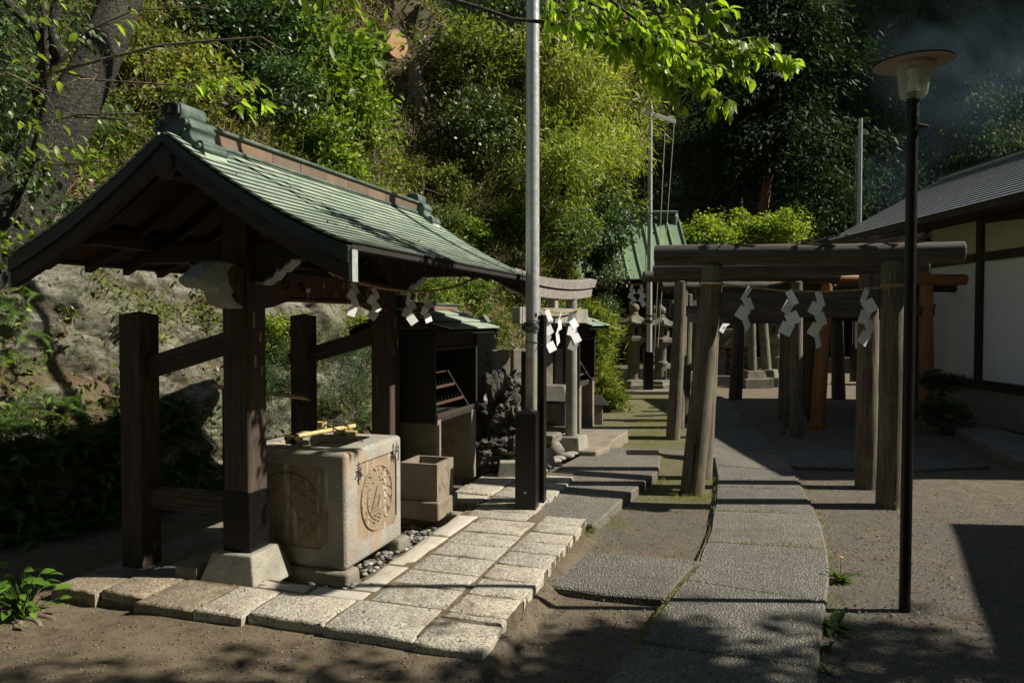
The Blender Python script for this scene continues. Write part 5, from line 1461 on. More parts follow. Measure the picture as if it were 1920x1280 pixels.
# background stone torii gates
def bg_torii(Lb, Rb, label, zc, lean, r=.11, L=3.0, nm='stone_torii'):
    A, B = G(*Lb, .0), G(*Rb, .0); C = (A + B) / 2; d = B - A; ang = math.atan2(d.y, d.x); half = d.length / 2
    t = thing(nm, label, 'torii gate', (C.x, C.y, 0), ang, 'grey stone torii gates in front of the shrine')
    for s in (-1, 1):
        stone_post(s * half, zc, r, t, z0=.22, base=.26, lean=s * lean, m=LANT)
        b = MB(); b.box((s * half, 0, .10), (.72, .72, .24)); b.build('plinth', LANT, t, bevel=.015, jitter=.006)
    kasagi(t, L, zc - .02, .16, .14, .24, .16, LANT)
    b = MB(); b.box((0, 0, zc - .42), (half * 2 + .75, .12, .19)); b.build('tie_beam', LANT, t, bevel=.006)
    b = MB(); b.box((0, 0, zc - .17), (.2, .1, .31)); b.build('centre_strut', LANT, t)
bg_torii((1286, 727), (1410, 725), 'left grey stone torii with upswept lintel behind the log gates', 2.38, .05, .105, 2.9)
bg_torii((1300, 716), (1437, 722), 'right grey stone torii whose leaning post stands beside the lantern', 2.45, .16, .12, 3.2)

# guardian lion on its pedestal
def lion(px, py, Y, label):
    p = R(px, py, Y)
    pd = thing('statue_pedestal', 'pedestal of dark boulders and pale blocks carrying the stone lion', 'pedestal', (p.x, Y, 0))
    for nm, c, d, m in (('footing', (0, 0, .10), (1.25, 1.0, .24), LANT), ('upper_block', (0, 0, 1.17), (.72, .56, .42), LANT), ('ledge', (0, 0, .93), (.95, .75, .07), LANT)):
        b = MB(); b.box(c, d); b.build(nm, m, pd, bevel=.015, jitter=.005)
    r = random.Random(4)
    for s in (-1, 1):
        b = MB(); b.hull2([(s * .42 - .1, -.36, .2), (s * .42 + .1, -.36, .2), (s * .42 + .1, .36, .2), (s * .42 - .1, .36, .2)], [(s * .37 - .08, -.33, .9), (s * .37 + .08, -.33, .9), (s * .37 + .08, .33, .9), (s * .37 - .08, .33, .9)]); b.build('corner_block', LANT, pd, bevel=.02, jitter=.01)
    for j in range(3):
        for k in range(3):
            lump('boulder', (-.2 + k * .2 + .05 * (j % 2), -.24, .34 + j * .22), .135, LAVA, pd, seed=70 + j * 3 + k, sub=2, rough=.25, stretch=(1, .8, .85))
    b = MB()
    for k in range(3): b.box((.12 - .02 * k, -.285, 1.2 - .06 * k), (.13 + .05 * k, .01, .022)); 
    b.box((.10, -.285, 1.16), (.022, .01, .2)); b.build('inscription', W_BLACK, pd)
    # the lion: one skinned body, sitting
    lt = thing('stone_lion', label, 'statue', (p.x, Y, 1.38), .5)
    me = bpy.data.meshes.new('body')
    vs = [(.0, .16, .16), (.0, .08, .22), (0, -.03, .34), (0, -.10, .46), (0, -.16, .56), (0, -.27, .54),
          (.10, .10, .14), (.13, -.04, .06), (-.10, .10, .14), (-.13, -.04, .06),
          (.09, -.10, .34), (.09, -.16, .16), (.09, -.20, .02), (-.09, -.10, .34), (-.09, -.16, .16), (-.09, -.20, .02),
          (0, .24, .26), (0, .26, .42), (0, .20, .54)]
    ed = [(0, 1), (1, 2), (2, 3), (3, 4), (4, 5), (0, 6), (6, 7), (0, 8), (8, 9), (3, 10), (10, 11), (11, 12), (3, 13), (13, 14), (14, 15), (0, 16), (16, 17), (17, 18)]
    rad = [.12, .13, .13, .13, .14, .08, .09, .07, .09, .07, .06, .05, .055, .06, .05, .055, .05, .07, .03]
    me.from_pydata(vs, ed, []); me.update()
    o = link_mesh('body', me, lt)
    md = o.modifiers.new('s', 'SKIN'); 
    for i, rr in enumerate(rad): me.skin_vertices[0].data[i].radius = (rr, rr)
    me.skin_vertices[0].data[0].use_root = True
    md2 = o.modifiers.new('u', 'SUBSURF'); md2.levels = 2
    bpy.context.view_layer.update(); dg = bpy.context.evaluated_depsgraph_get()
    m2 = bpy.data.meshes.new_from_object(o.evaluated_get(dg)); o.modifiers.clear(); o.data = m2
    m2.materials.append(LANT)
    for q in m2.polygons: q.use_smooth = True
    for k in range(9):
        a = k * .7
        lump('mane_curl', (.12 * math.cos(a), -.10 + .06 * math.sin(a * 1.3), .50 + .10 * math.sin(a)), .045, LANT, lt, seed=90 + k, sub=2, rough=.1)
    for s in (-1, 1):
        b = MB(); b.tube([(s * .07, -.13, .64), (s * .10, -.12, .72)], [.035, .008], 8); b.build('ear', LANT, lt, smooth=60)
    b = MB(); b.box((0, 0, -.01), (.40, .55, .06)); b.build('plinth', LANT, lt, bevel=.01)
lion(1377, 600, 18.9, 'mossy seated stone guardian lion behind the log torii posts')

# ------------------------------------------------------------------ lamp
lp = G(1696, 1140, 0)
la = thing('street_lamp', 'slim black lamp post with ribbed glass jar and tilted disc shade', 'street lamp', (lp.x, lp.y, 0))
b = MB(); b.tube([(0, 0, -.03), (0.002, 0, 1.2), (.004, 0, 2.68)], [.0300, .0295, .029], 24); b.build('pole', BLACKP, la, smooth=60)
b = MB(); b.tube([(.004, 0, 2.66), (.005, 0, 2.84)], .0335, 24); b.tube([(.004, 0, 2.695), (.004, 0, 2.705)], .0355, 24); b.build('collar', BLACKP, la, smooth=60)
def m_glass():
    t = NT('ribbed_glass'); t.b.inputs['Base Color'].default_value = (.80, .83, .76, 1); t.rough(.18)
    t.b.inputs['Transmission Weight'].default_value = .78; t.b.inputs['IOR'].default_value = 1.07; t.b.inputs['Coat Weight'].default_value = .7; t.b.inputs['Coat Roughness'].default_value = .12
    return t.m
tiltM = Matrix.Translation((.006, 0, 2.800)) @ Matrix.Rotation(math.radians(-.5), 4, 'Y')
prof = [(.040, 0.0), (.058, .010), (.067, .026), (.070, .05), (.078, .125), (.085, .175), (.087, .183)]
N = 96; V, F = [], []
for j, (r, z) in enumerate(prof):
    for k in range(N):
        rr_ = r + (.0013 * (1 if k % 2 else -1) if 2 <= j <= 5 else 0)
        V.append((rr_ * math.cos(2 * PI * k / N), rr_ * math.sin(2 * PI * k / N), z))
for j in range(len(prof) - 1):
    for k in range(N): F.append((j * N + k, j * N + (k + 1) % N, (j + 1) * N + (k + 1) % N, (j + 1) * N + k))
b = MB(); b.add(V, F); b.build('glass_jar', m_glass(), la, tiltM, smooth=30)
WARMW = m_plain('cream_enamel', (.26, .22, .16), .5, var=.12)
b = MB(); b.lathe([(.030, -.01), (.030, .04), (.022, .12), (.03, .16)], 20); b.build('bulb_holder', m_plain('bulb_white', (.7, .7, .62), .4), la, tiltM, smooth=50)
b = MB(); b.lathe([(.088, .172), (.100, .178), (.102, .190), (.09, .198)], 40); b.build('jar_ring', WARMW, la, tiltM, smooth=50)
def disc(name, r0, z0, z1, m, flip):
    N = 48; b = MB(); V = []; 
    prof2 = [(.01, z1), (.09, z0 + .012), (r0 - .01, z0 + .003), (r0, z0)] 
    V2 = [(.01, z1 - .006), (.09, z0 + .006), (r0 - .01, z0 - .003), (r0 - .002, z0 - .005)]
    b.lathe(prof2 if not flip else V2[::-1] and V2, N); return b.build(name, m, la, tiltM @ Matrix.Translation((-.004, 0, .192)) @ Matrix.Rotation(math.radians(-1.0), 4, 'Y') @ Matrix.Translation((0, 0, -.245)), smooth=60)
disc('shade_top', .204, .250, .274, BLACKP, False); disc('shade_underside', .202, .249, .270, WARMW, True)
b = MB(); b.tube([(.025, -.01, 2.66), (.07, -.035, 2.645)], .010, 10); b.build('knob', W_RED, la, smooth=60)

# ------------------------------------------------------------------ hall on the right
ha = thing('plaster_hall', 'low white plaster hall with dark timber frame and grey sheet roof', 'hall', (7.2, 11.0, 0))
EX, EZ, RX, RZ = 6.35 - 7.2, 3.19, 8.50 - 7.2, 4.36
Y0, Y1 = 7.3 - 11.0, 14.95 - 11.0
def hb(nm, x0, x1, y0, y1, z0, z1, m, bv=.004):
    b = MB(); b.box(((x0 + x1) / 2, (y0 + y1) / 2, (z0 + z1) / 2), (x1 - x0, y1 - y0, z1 - z0)); return b.build(nm, m, ha, bevel=bv)
yw1 = 14.2 - 11
hb('foundation', .02, 3.6, Y0 + .5, yw1, 0, .55, FOUND)
def hyl(px, X=7.2): return X / ((px - 960) / FPX) - 11.0
yp = hyl(1835); 
hb('sill_beam', -.035, .12, Y0 + .5, yw1, .55, .68, W_DARK)
ptz = 3.35
cols = [Y0 + .55, hyl(1960), yp, (yp + yw1) / 2 + .1, yw1 - .1]
for y in cols: hb('timber_post', -.03, .10, y - .065, y + .065, .68, ptz, W_DARK)
hb('rail_beam', -.025, .09, Y0 + .5, yw1, 2.50, 2.63, W_DARK)
hb('wall_plate', -.04, .11, Y0 + .5, yw1, ptz, ptz + .12, W_DARK)
for a, c in zip(cols[:-1], cols[1:]):
    hb('plaster_panel', .03, .09, a + .067, c - .067, .682, 2.498, PLASTER, 0); hb('plaster_panel', .03, .09, a + .067, c - .067, 2.632, ptz - .002, CREAM, 0)
beam('brace', (-.02, yp - .1, 3.12), (-.02, Y0 + .7, 2.95), .07, .10, W_DARK, ha)
hb('rear_wall', .05, 3.5, yw1 - .1, yw1, .55, 3.4, PLASTER)
hb('rear_wall', 3.4, 3.5, Y0 + .5, yw1 - .12, .55, 3.4, PLASTER); hb('rear_wall', .12, 3.4, Y0 + .5, Y0 + .6, .55, 3.4, PLASTER)
# roof courses (each a sheet with a raised lip) on the visible slope and the far slope
NR = 20
for i in range(NR):
    f0, f1 = i / NR, (i + 1) / NR
    x0, x1 = EX + (RX - EX) * f0, EX + (RX - EX) * f1 + .02
    z0, z1 = EZ + (RZ - EZ) * f0, EZ + (RZ - EZ) * f1
    b = MB(); b.hull2([(x0, Y0, z0), (x1, Y0, z1 - .012), (x1, Y1, z1 - .012), (x0, Y1, z0)], [(x0 - .004, Y0, z0 + .014), (x1, Y0, z1 + .004), (x1, Y1, z1 + .004), (x0 - .004, Y1, z0 + .014)])
    o_ = b.build('roof_course', HROOF, ha); o_.data.materials.append(ROOFLIPSHADE); o_.data.polygons[5].material_index = 1
b = MB(); b.hull2([(EX + .03, Y0 + .03, EZ - .05), (RX, Y0 + .03, RZ - .06), (RX * 2 - EX, Y0 + .03, EZ - .05)], [(EX + .03, Y1 - .03, EZ - .05), (RX, Y1 - .03, RZ - .06), (RX * 2 - EX, Y1 - .03, EZ - .05)]); b.build('roof_body', W_DARK, ha)
b = MB(); b.hull2([(RX, Y0, RZ - .012), (RX * 2 - EX, Y0, EZ), (RX * 2 - EX, Y1, EZ), (RX, Y1, RZ - .012)], [(RX, Y0, RZ + .01), (RX * 2 - EX, Y0, EZ + .03), (RX * 2 - EX, Y1, EZ + .03), (RX, Y1, RZ + .01)]); b.build('far_slope', HROOF, ha)
b = MB(); b.box((RX, (Y0 + Y1) / 2 - .05, RZ + .02), (.13, Y1 - Y0 - .25, .07)); b.build('ridge', HROOF, ha, bevel=.02)
b = MB(); b.box((RX, (Y0 + Y1) / 2 - .05, RZ + .062), (.18, Y1 - Y0 - .2, .014)); b.build('ridge_cap', RTILE, ha, bevel=.006)
for k in range(14):
    y = Y0 + .3 + k * .54
    beam('rafter', (EX + .05, y, EZ - .085), (.0, y, EZ + .85 * (RZ - EZ) / (RX - EX) - .12), .05, .06, W_DARK, ha)
hb('eave_fascia', EX + .012, EX + .035, Y0 + .02, Y1 - .02, EZ - .10, EZ + .002, W_DARK)
# neighbouring store beyond the right edge whose roof shades the yard
ns = thing('yard_store', 'small timber store standing right of the lamp beyond the picture edge', 'shed', (8.6, 4.2, 0))
def P4(dx, dy, z): return (dx - 8.6, dy - 4.2, z)
b = MB(); q = [(7.20, 5.72), (5.95, 3.2), (10.5, 1.2), (12.0, 5.4)]
b.hull2([P4(x, y, 3.1) for x, y in q], [P4(x, y, 3.24) for x, y in q]); b.build('roof', HROOF, ns)
b = MB(); q = [(7.75, 5.3), (6.9, 3.4), (10.2, 1.9), (11.4, 5.0)]
b.hull2([P4(x, y, 0) for x, y in q], [P4(x, y, 3.098) for x, y in q]); b.build('wall', W_DARK, ns)

# ------------------------------------------------------------------ shrine buildings at the back
sh = thing('green_roof_shrine', 'shrine porch with ribbed green copper roof behind the flagpole and lanterns', 'shrine', (3.9, 21.0, 0))
rx0, rx1 = -2.6, (1256 - 960) / FPX * 21.3 - 3.9
def gz(f): return 4.42 - 1.75 * (1.25 * f - .25 * f * f)
npan = 10
for i in range(npan):
    x0 = rx0 + (rx1 + .25 - rx0) * i / npan; x1 = rx0 + (rx1 + .25 - rx0) * (i + 1) / npan
    b = MB()
    for k in range(6):
        f0, f1 = k / 6, (k + 1) / 6
        b.hull2([(x0, .3 - 2.1 * f0, gz(f0) - .03), (x1 - .02, .3 - 2.1 * f0, gz(f0) - .03), (x1 - .02, .3 - 2.1 * f1, gz(f1) - .03), (x0, .3 - 2.1 * f1, gz(f1) - .03)], [(x0, .3 - 2.1 * f0, gz(f0)), (x1 - .02, .3 - 2.1 * f0, gz(f0)), (x1 - .02, .3 - 2.1 * f1, gz(f1)), (x0, .3 - 2.1 * f1, gz(f1))])
    b.build('roof_panel', GREENR, sh)
    b = MB(); b.tube([(x1 - .01, .3 - 2.1 * k / 8, gz(k / 8) + .03) for k in range(9)], .032, 6); b.build('roof_rib', GREENR, sh)
b = MB(); b.hull2([(rx0, .31, 2.7), (rx1 + .3, .31, 2.7), (rx1 + .3, 2.4, 2.7), (rx0, 2.4, 2.7)], [(rx0, .31, 4.38), (rx1 + .3, .31, 4.38), (rx1 + .3, .4, 4.38), (rx0, .4, 4.38)]); b.build('rear_slope', COPPERD, sh)
b = MB(); b.box(((rx0 + rx1) / 2, .3, 4.53), (rx1 - rx0 + .1, .22, .22)); b.build('ridge', COPPERD, sh, bevel=.01)
b = MB(); b.box(((rx0 + rx1) / 2, .3, 4.67), (rx1 - rx0 + .35, .34, .06)); b.build('ridge_cap', COPPER, sh, bevel=.01)
b = MB(); b.lathe([(.10, -.3), (.13, -.2), (.10, -.1), (.14, 0), (.11, .12), (.05, .2)], 12, (rx1 + .1, .3, 4.5)); b.build('ridge_end', COPPERD, sh, smooth=50)
for x in (-1.3, -.25, .85): 
    b = MB(); b.box((x, -1.4, 1.4), (.17, .17, 2.6)); b.build('porch_post', W_DARK, sh, bevel=.008)
b = MB(); b.box((-.3, -1.4, 2.55), (3.2, .16, .24)); b.build('porch_beam', W_DARK, sh)
b = MB(); b.box((-.6, .8, 1.5), (3.8, .15, 2.6)); b.build('front_wall', W_BLACK, sh)
lat = MB(); cx_, cz_ = .55, 1.95
ls = b
for k in range(6): 
    b = MB(); b.box((cx_ - .25 + k * .1, .70, cz_), (.015, .02, .5)); b.build('lattice_bar', NOSEW, sh)
    b = MB(); b.box((cx_, .705, cz_ - .25 + k * .1), (.5, .02, .015)); b.build('lattice_bar', NOSEW, sh)
b = MB(); b.box((-.4, -.6, .18), (4.2, 2.2, .36)); b.build('stone_floor', LANT, sh, bevel=.02)
# red-brown posts by the bank
rpst = thing('red_timber_fence', 'short red-brown timber posts and rails beside the left stone lantern', 'fence', G(1170, 708, 0))
for x in (-.35, .05):
    beam('fence_post', (x, 0, 0), (x, 0, 1.75), .13, .13, W_RED, rpst)
beam('fence_rail', (-.6, 0, 1.55), (.4, 0, 1.55), .07, .1, W_RED, rpst); beam('fence_rail', (-.6, 0, .9), (.4, 0, .9), .07, .1, W_RED, rpst)
rsh = R(1178, 531, 19.5); 
rope_obj('straw_rope', sag(R(1166, 529, 19.4), R(1206, 531, 19.4), 4, .04), .03, 'thick straw rope under the green roofed shrine porch')
for px, sd in ((1186, 61), (1202, 62)):
    shide(R(px, 534, 19.35), 0.1, 'white streamer hanging under the green roofed porch, ' + ('left one' if px < 1190 else 'right one beside the pole'), 'streamers on the shrine porch', s=1.8, seed=sd, segs=5, fan=.2)
shide(R(1360, 588, 17.2), 0.1, 'small white streamer hanging from the grey stone torii behind the log post', 'streamers on the stone torii', s=2.2, seed=64, segs=3)
# small roof gable between lanterns
# worship hall: long dark building
wh = thing('worship_hall', 'long dark timber worship hall with grey tiled roof behind the gates', 'shrine hall', (8.0, 24.0, 0))
b = MB(); b.box((.3, .2, 1.4), (8.5, .2, 2.6)); b.build('front_wall', W_BLACK, wh)
for k in range(8):
    b = MB(); b.box((-3.6 + k * 1.1, -.1, 1.35), (.18, .18, 2.7)); b.build('wall_post', W_DARK, wh)
b = MB(); b.box((.3, -.6, .22), (9.0, 1.8, .44)); b.build('veranda', W_DARK, wh)
for k in range(9):
    b = MB(); b.box((2.2, .06, .7 + k * .19), (1.2, .04, .02)); b.build('lattice_bar', W_GRAY2, wh)
NT_ = 30
for i in range(NT_):
    x0 = -3.9 + 8.4 * i / NT_
    b = MB(); b.hull2([(x0, -1.3, 2.50), (x0 + .26, -1.3, 2.50), (x0 + .26, 1.6, 3.95), (x0, 1.6, 3.95)], [(x0 + .03, -1.3, 2.56), (x0 + .23, -1.3, 2.56), (x0 + .23, 1.6, 4.02), (x0 + .03, 1.6, 4.02)]); b.build('tile_row', RTILE, wh)
b = MB(); b.hull2([(-3.95, -1.25, 2.44), (4.55, -1.25, 2.44), (4.55, 4.4, 2.44), (-3.95, 4.4, 2.44)], [(-3.95, 1.5, 3.93), (4.55, 1.5, 3.93), (4.55, 1.7, 3.93), (-3.95, 1.7, 3.93)]); b.build('roof_body', W_BLACK, wh)
b = MB(); b.box((.5, 1.6, 4.15), (7.6, .3, .34)); b.build('ridge', RTILE, wh, bevel=.02); b = MB(); b.box((.5, 1.6, 4.35), (7.9, .4, .06)); b.build('ridge_cap', RTILE, wh)
# offering rail, low gate
b = MB(); b.box((0, 0, 0), (1.6, .1, .06)); o = b.build('offering_rail', W_ORANGE); o.location = R(1352, 664, 20.5); put(o, label='thin orange-brown rail catching light in front of the worship hall', cat='rail')

# ------------------------------------------------------------------ vegetation
L_GLOSSY = m_leaf('glossy_leaf', [(0.0, (.035, .06, .024)), (0.6, (.075, .12, .042)), (1.0, (.14, .20, .07))], .22, .42, .5)
L_BRIGHT = m_leaf('bright_leaf', [(0.0, (.08, .14, .018)), (0.5, (.19, .26, .035)), (0.9, (.32, .37, .07)), (1.0, (.48, .44, .15))], .45, .45, .4)
L_MID = m_leaf('mid_leaf', [(0.0, (.065, .10, .024)), (0.6, (.17, .22, .048)), (0.93, (.29, .31, .085)), (1.0, (.36, .25, .13))], .35, .5, .35)
L_FEATH = m_leaf('bamboo_leaf', [(0.0, (.12, .16, .03)), (0.6, (.27, .32, .065)), (1.0, (.42, .43, .14))], .4, .5, .35)
L_COVER = m_leaf('ground_cover_leaf', [(0.0, (.06, .085, .02)), (0.4, (.15, .20, .038)), (0.8, (.28, .33, .07)), (0.93, (.34, .29, .12)), (1.0, (.28, .15, .07))], .35, .55, .3)
L_GRASS = m_leaf('grass_blade', [(0.0, (.08, .12, .018)), (0.6, (.17, .22, .038)), (1.0, (.34, .31, .13))], .4, .5, .3)
L_DEAD = m_leaf('dead_leaf', [(0.0, (.07, .04, .022)), (0.5, (.17, .10, .055)), (0.85, (.30, .21, .13)), (1.0, (.46, .38, .28))], .15, .7, .2)
L_DARK = m_leaf('forest_leaf', [(0.0, (.036, .064, .036)), (0.6, (.08, .125, .06)), (1.0, (.14, .19, .08))], .2, .7, .15)
L_CYP = m_leaf('cypress_leaf', [(0.0, (.020, .036, .014)), (0.7, (.042, .068, .024)), (1.0, (.07, .095, .03))], .2, .65, .2)
L_FERN = m_leaf('fern_leaf', [(0.0, (.03, .07, .014)), (0.6, (.07, .135, .024)), (1.0, (.14, .21, .04))], .35, .5, .3)
L_CHERRY = m_leaf('cherry_leaf', [(0.0, (.13, .22, .02)), (0.6, (.25, .36, .035)), (1.0, (.38, .46, .07))], .58, .4, .4, vary=False)
L_MAPLE = m_leaf('maple_leaf', [(0.0, (.12, .18, .025)), (0.6, (.22, .29, .04)), (1.0, (.33, .38, .07))], .5, .5, .3, vary=False)
BARK = m_stone('bark', (0.018, 0.015, 0.011), (0.065, 0.055, 0.038), speck=(.15, .14, .105), speck_scale=48, stain=(0.08, 0.09, 0.04), stain_scale=5, bump=1.0, bdist=.10, bscale=34, big=(9, 1.0, .12))
BARK2 = m_stone('pale_bark', (0.13, 0.10, 0.075), (0.25, 0.20, 0.155), stain=(0.08, 0.065, 0.05), stain_scale=8, bump=.8, bdist=.01, bscale=40)
CUTWOOD = m_wood('cut_wood', (0.38, 0.20, 0.075), (0.55, 0.33, 0.14), .7, .2)

def unit(v): return v / np.maximum(np.linalg.norm(v, axis=1, keepdims=True), 1e-9)
def leaf_arrays(P, size, asp=.45, up=.6, droop=.2, fold=.25, out=None, rg=rng, dirs=None):
    n = len(P); size = np.asarray(size).reshape(-1, 1) * np.ones((n, 1))
    d = rg.normal(size=(n, 3)); d[:, 2] -= droop
    if out is not None: d += out * .9
    if dirs is not None: d = dirs
    d = unit(d)
    nn = rg.normal(size=(n, 3)) * .6; nn[:, 2] += up
    if out is not None: nn += out * .5
    nn = nn - d * (nn * d).sum(1, keepdims=True); nn = unit(nn)
    s = np.cross(d, nn)
    w = size * asp * .5
    V = np.empty((n, 4, 3))
    V[:, 0] = P; V[:, 1] = P + d * size * .45 + s * w + nn * w * fold
    V[:, 2] = P + d * size; V[:, 3] = P + d * size * .45 - s * w + nn * w * fold
    i = np.arange(n)[:, None] * 4
    F = np.concatenate([i + np.array([[0, 1, 2]]), i + np.array([[0, 2, 3]])])
    return V.reshape(-1, 3), F
def leaves(name, P, size, mat, parent=None, kind=None, **kw):
    V, F = leaf_arrays(P, size, **kw)
    return fast_mesh(name, V, F, mat, parent, kind=kind)
def leaf_mesh_data(name, P, size, mat, **kw):
    o = leaves(name, P, size, mat, **kw); me = o.data; bpy.data.objects.remove(o); return me
def clump_points(n, nclump, rad, rg, cr=.28, shell=.75, flat=1.0, gap=0.0):
    c = unit(rg.normal(size=(nclump, 3))) * (rg.uniform(.35, 1.08, (nclump, 1)))
    c[:, 2] *= flat
    k = rg.integers(0, nclump, n)
    p = c[k] + rg.normal(size=(n, 3)) * cr * (0.4 + 1.1 * rg.random((nclump, 1))[k]) * np.array([1, 1, .7])
    out = unit(p + np.array([0, 0, .2]))
    return p * np.asarray(rad), out
# shared shrub meshes (unit radius about 1)
def shrub_data(kind, seed):
    rg = np.random.default_rng(seed)
    if kind == 'glossy': P, o = clump_points(5200, 60, (1, 1, .85), rg, .17); return leaf_mesh_data('foliage', P, rg.uniform(.07, .13, len(P)), L_GLOSSY, asp=.5, up=.5, out=o, rg=rg)
    if kind == 'bright': P, o = clump_points(3600, 45, (1, 1, .9), rg, .18); return leaf_mesh_data('foliage', P, rg.uniform(.12, .22, len(P)), L_BRIGHT, asp=.42, up=.4, droop=.7, out=o, rg=rg)
    if kind == 'mid': P, o = clump_points(4200, 50, (1, 1, .8), rg, .18); return leaf_mesh_data('foliage', P, rg.uniform(.07, .14, len(P)), L_MID, asp=.48, up=.6, out=o, rg=rg)
    if kind == 'feather': P, o = clump_points(6500, 60, (1, 1, .95), rg, .17); return leaf_mesh_data('foliage', P, rg.uniform(.09, .19, len(P)), L_FEATH, asp=.17, up=.4, droop=.5, out=o, rg=rg)
    if kind == 'maple':
        P, o = clump_points(6500, 40, (1, 1, .8), rg, .2, flat=.8); P[:, 2] = np.round(P[:, 2] * 7) / 7 + rg.normal(size=len(P)) * .02; return leaf_mesh_data('foliage', P, rg.uniform(.06, .11, len(P)), L_MAPLE, asp=.8, up=1.4, out=o * .3, rg=rg)
    if kind == 'forest': P, o = clump_points(15000, 120, (1, 1, 1.25), rg, .12); return leaf_mesh_data('crown', P, rg.uniform(.025, .06, len(P)), L_DARK, asp=.55, up=.5, out=o, rg=rg)
SH = {k: [shrub_data(k, 100 + i * 7 + j) for i in range(2)] for j, k in enumerate(('glossy', 'bright', 'mid', 'feather', 'maple', 'forest'))}
def stems_data(seed, n=7, m=BARK):
    r = random.Random(seed); b = MB()
    for i in range(n):
        a = r.uniform(0, 2 * PI); l = r.uniform(.5, .95); e = r.uniform(.4, 1.2)
        tip = Vector((math.cos(a) * l * math.cos(e), math.sin(a) * l * math.cos(e), -.7 + 1.5 * l * math.sin(e)))
        mid = tip * .5 + Vector((r.uniform(-.1, .1), r.uniform(-.1, .1), -.35))
        b.tube([(0, 0, -.85), mid, tip], [.035, .022, .008], 5, cap=False)
    o = b.build('stems', m, smooth=60); me = o.data; bpy.data.objects.remove(o); return me
STEMS = [stems_data(i) for i in range(3)]
vr = random.Random(77)
def shrub(kind, loc, rad, label, cat='shrub', group=None, name='shrub', rz=None, scale=(1, 1, 1), stems=True, foliage='foliage'):
    t = thing(name, label, cat, loc, vr.uniform(0, 6) if rz is None else rz, group)
    o = link_mesh(foliage, vr.choice(SH[kind]), t); o.scale = (rad * scale[0], rad * scale[1], rad * scale[2]); o.location = (0, 0, rad * .55 * scale[2])
    if stems:
        s = link_mesh('stems', vr.choice(STEMS), t); s.scale = o.scale; s.location = o.location
    return t
def hill_shrub(kind, px, py, rad, label, off=.35, **kw):
    p = hill_hit(px, py); q = p - ray(px, py).normalized() * rad * off
    return shrub(kind, (q.x, q.y, q.z - rad * .5), rad, label, **kw)
# notable plants on the left bank
hill_shrub('bright', 585, 150, 1.05, 'bright yellow-green broad-leaved shrub spilling down the slope, upper one', scale=(1.1, 1, 1.1))
hill_shrub('bright', 655, 235, .75, 'bright yellow-green broad-leaved shrub below the sawn log')
hill_shrub('bright', 600, 300, .60, 'small yellow-green shrub directly above the pavilion ridge')
hill_shrub('glossy', 430, 75, 1.1, 'dark glossy evergreen bush at the top left behind the bare twigs', scale=(1.2, 1, .9))
hill_shrub('glossy', 520, 190, .9, 'dark glossy bush left of the yellow-green shrub')
hill_shrub('mid', 300, 160, .9, 'mid green leafy bush behind the mossy trunk')
hill_shrub('mid', 880, 130, .95, 'loose grey-green shrub on the slope left of the steel flagpole', scale=(1.1, 1, 1))
hill_shrub('glossy', 905, 265, .95, 'large dark glossy shrub with deep shade beneath, left of the flagpole')
hill_shrub('mid', 840, 350, .5, 'small leafy shrub in the shade under the glossy bush')
hill_shrub('mid', 560, 20, .8, 'leafy bush at the top edge above the yellow-green shrub')
hill_shrub('mid', 940, 30, 1.2, 'green bush behind the flagpole near the top edge')
for i, (px, py, Y, rad, k, lb) in enumerate(((1060, 170, 15.5, 1.25, 'feather', 'tall feathery yellow-green bamboo clump right of the flagpole, upper part of the bank'), (1100, 320, 15.0, 1.05, 'feather', 'feathery yellow-green bamboo clump leaning over the path end'), (1050, 330, 13.8, .95, 'feather', 'feathery bamboo clump close behind the flagpole'), (1130, 230, 16.8, 1.2, 'feather', 'yellow-green bamboo clump at the tip of the bank'), (1075, 60, 17.5, 1.5, 'mid', 'leafy tree-like bush at the top right end of the bank'), (1010, 90, 16.5, 1.3, 'glossy', 'dark bush behind the upper flagpole'),
    (1120, 440, 14.6, .80, 'glossy', 'round dark camellia bush at the foot of the bamboo'), (1132, 505, 14.9, .48, 'glossy', 'lower rounded camellia bush beside the green roof'), (1060, 440, 13.0, .6, 'mid', 'mid green bush between the stone torii and the camellia'), (1128, 585, 14.8, .38, 'glossy', 'dark low bush above the grassy edge near the lanterns'))):
    p = R(px, py, Y); shrub(k, (p.x, p.y, p.z - rad * .5), rad, lb, scale=(1, 1, 1.1))
hp = hill_hit(930, 480)
for i, (px, py, rad, k, lb) in enumerate(((830, 420, .45, 'mid', 'low rounded shrub behind the far end of the pavilion ridge'), (880, 450, .35, 'bright', 'small bright shrub on the bank right of the pavilion roof'), (950, 420, .5, 'mid', 'low green shrub on the bank just left of the flagpole'), (790, 440, .3, 'bright', 'tiny bright shrub touching the ridge ornament'), (880, 560, .35, 'bright', 'bright low plant on the bank above the candle cabinet'), (820, 560, .3, 'bright', 'bright low plant under the pavilion eave'), (930, 620, .3, 'mid', 'low plant above the stone retaining wall'), (700, 380, .4, 'mid', 'low shrub peeping over the middle of the pavilion ridge'), (750, 330, .45, 'mid', 'brownish green shrub below the tree stump'), (640, 340, .35, 'bright', 'small bright shrub over the left part of the ridge'), (1030, 560, .4, 'mid', 'green shrub behind the stone torii lintel'), (720, 620, .3, 'bright', 'bright fern-like plant seen between the rear posts'), (600, 640, .3, 'mid', 'low plant on the rock seen through the pavilion'))):
    hill_shrub(k, px, py, rad, lb, off=.15)
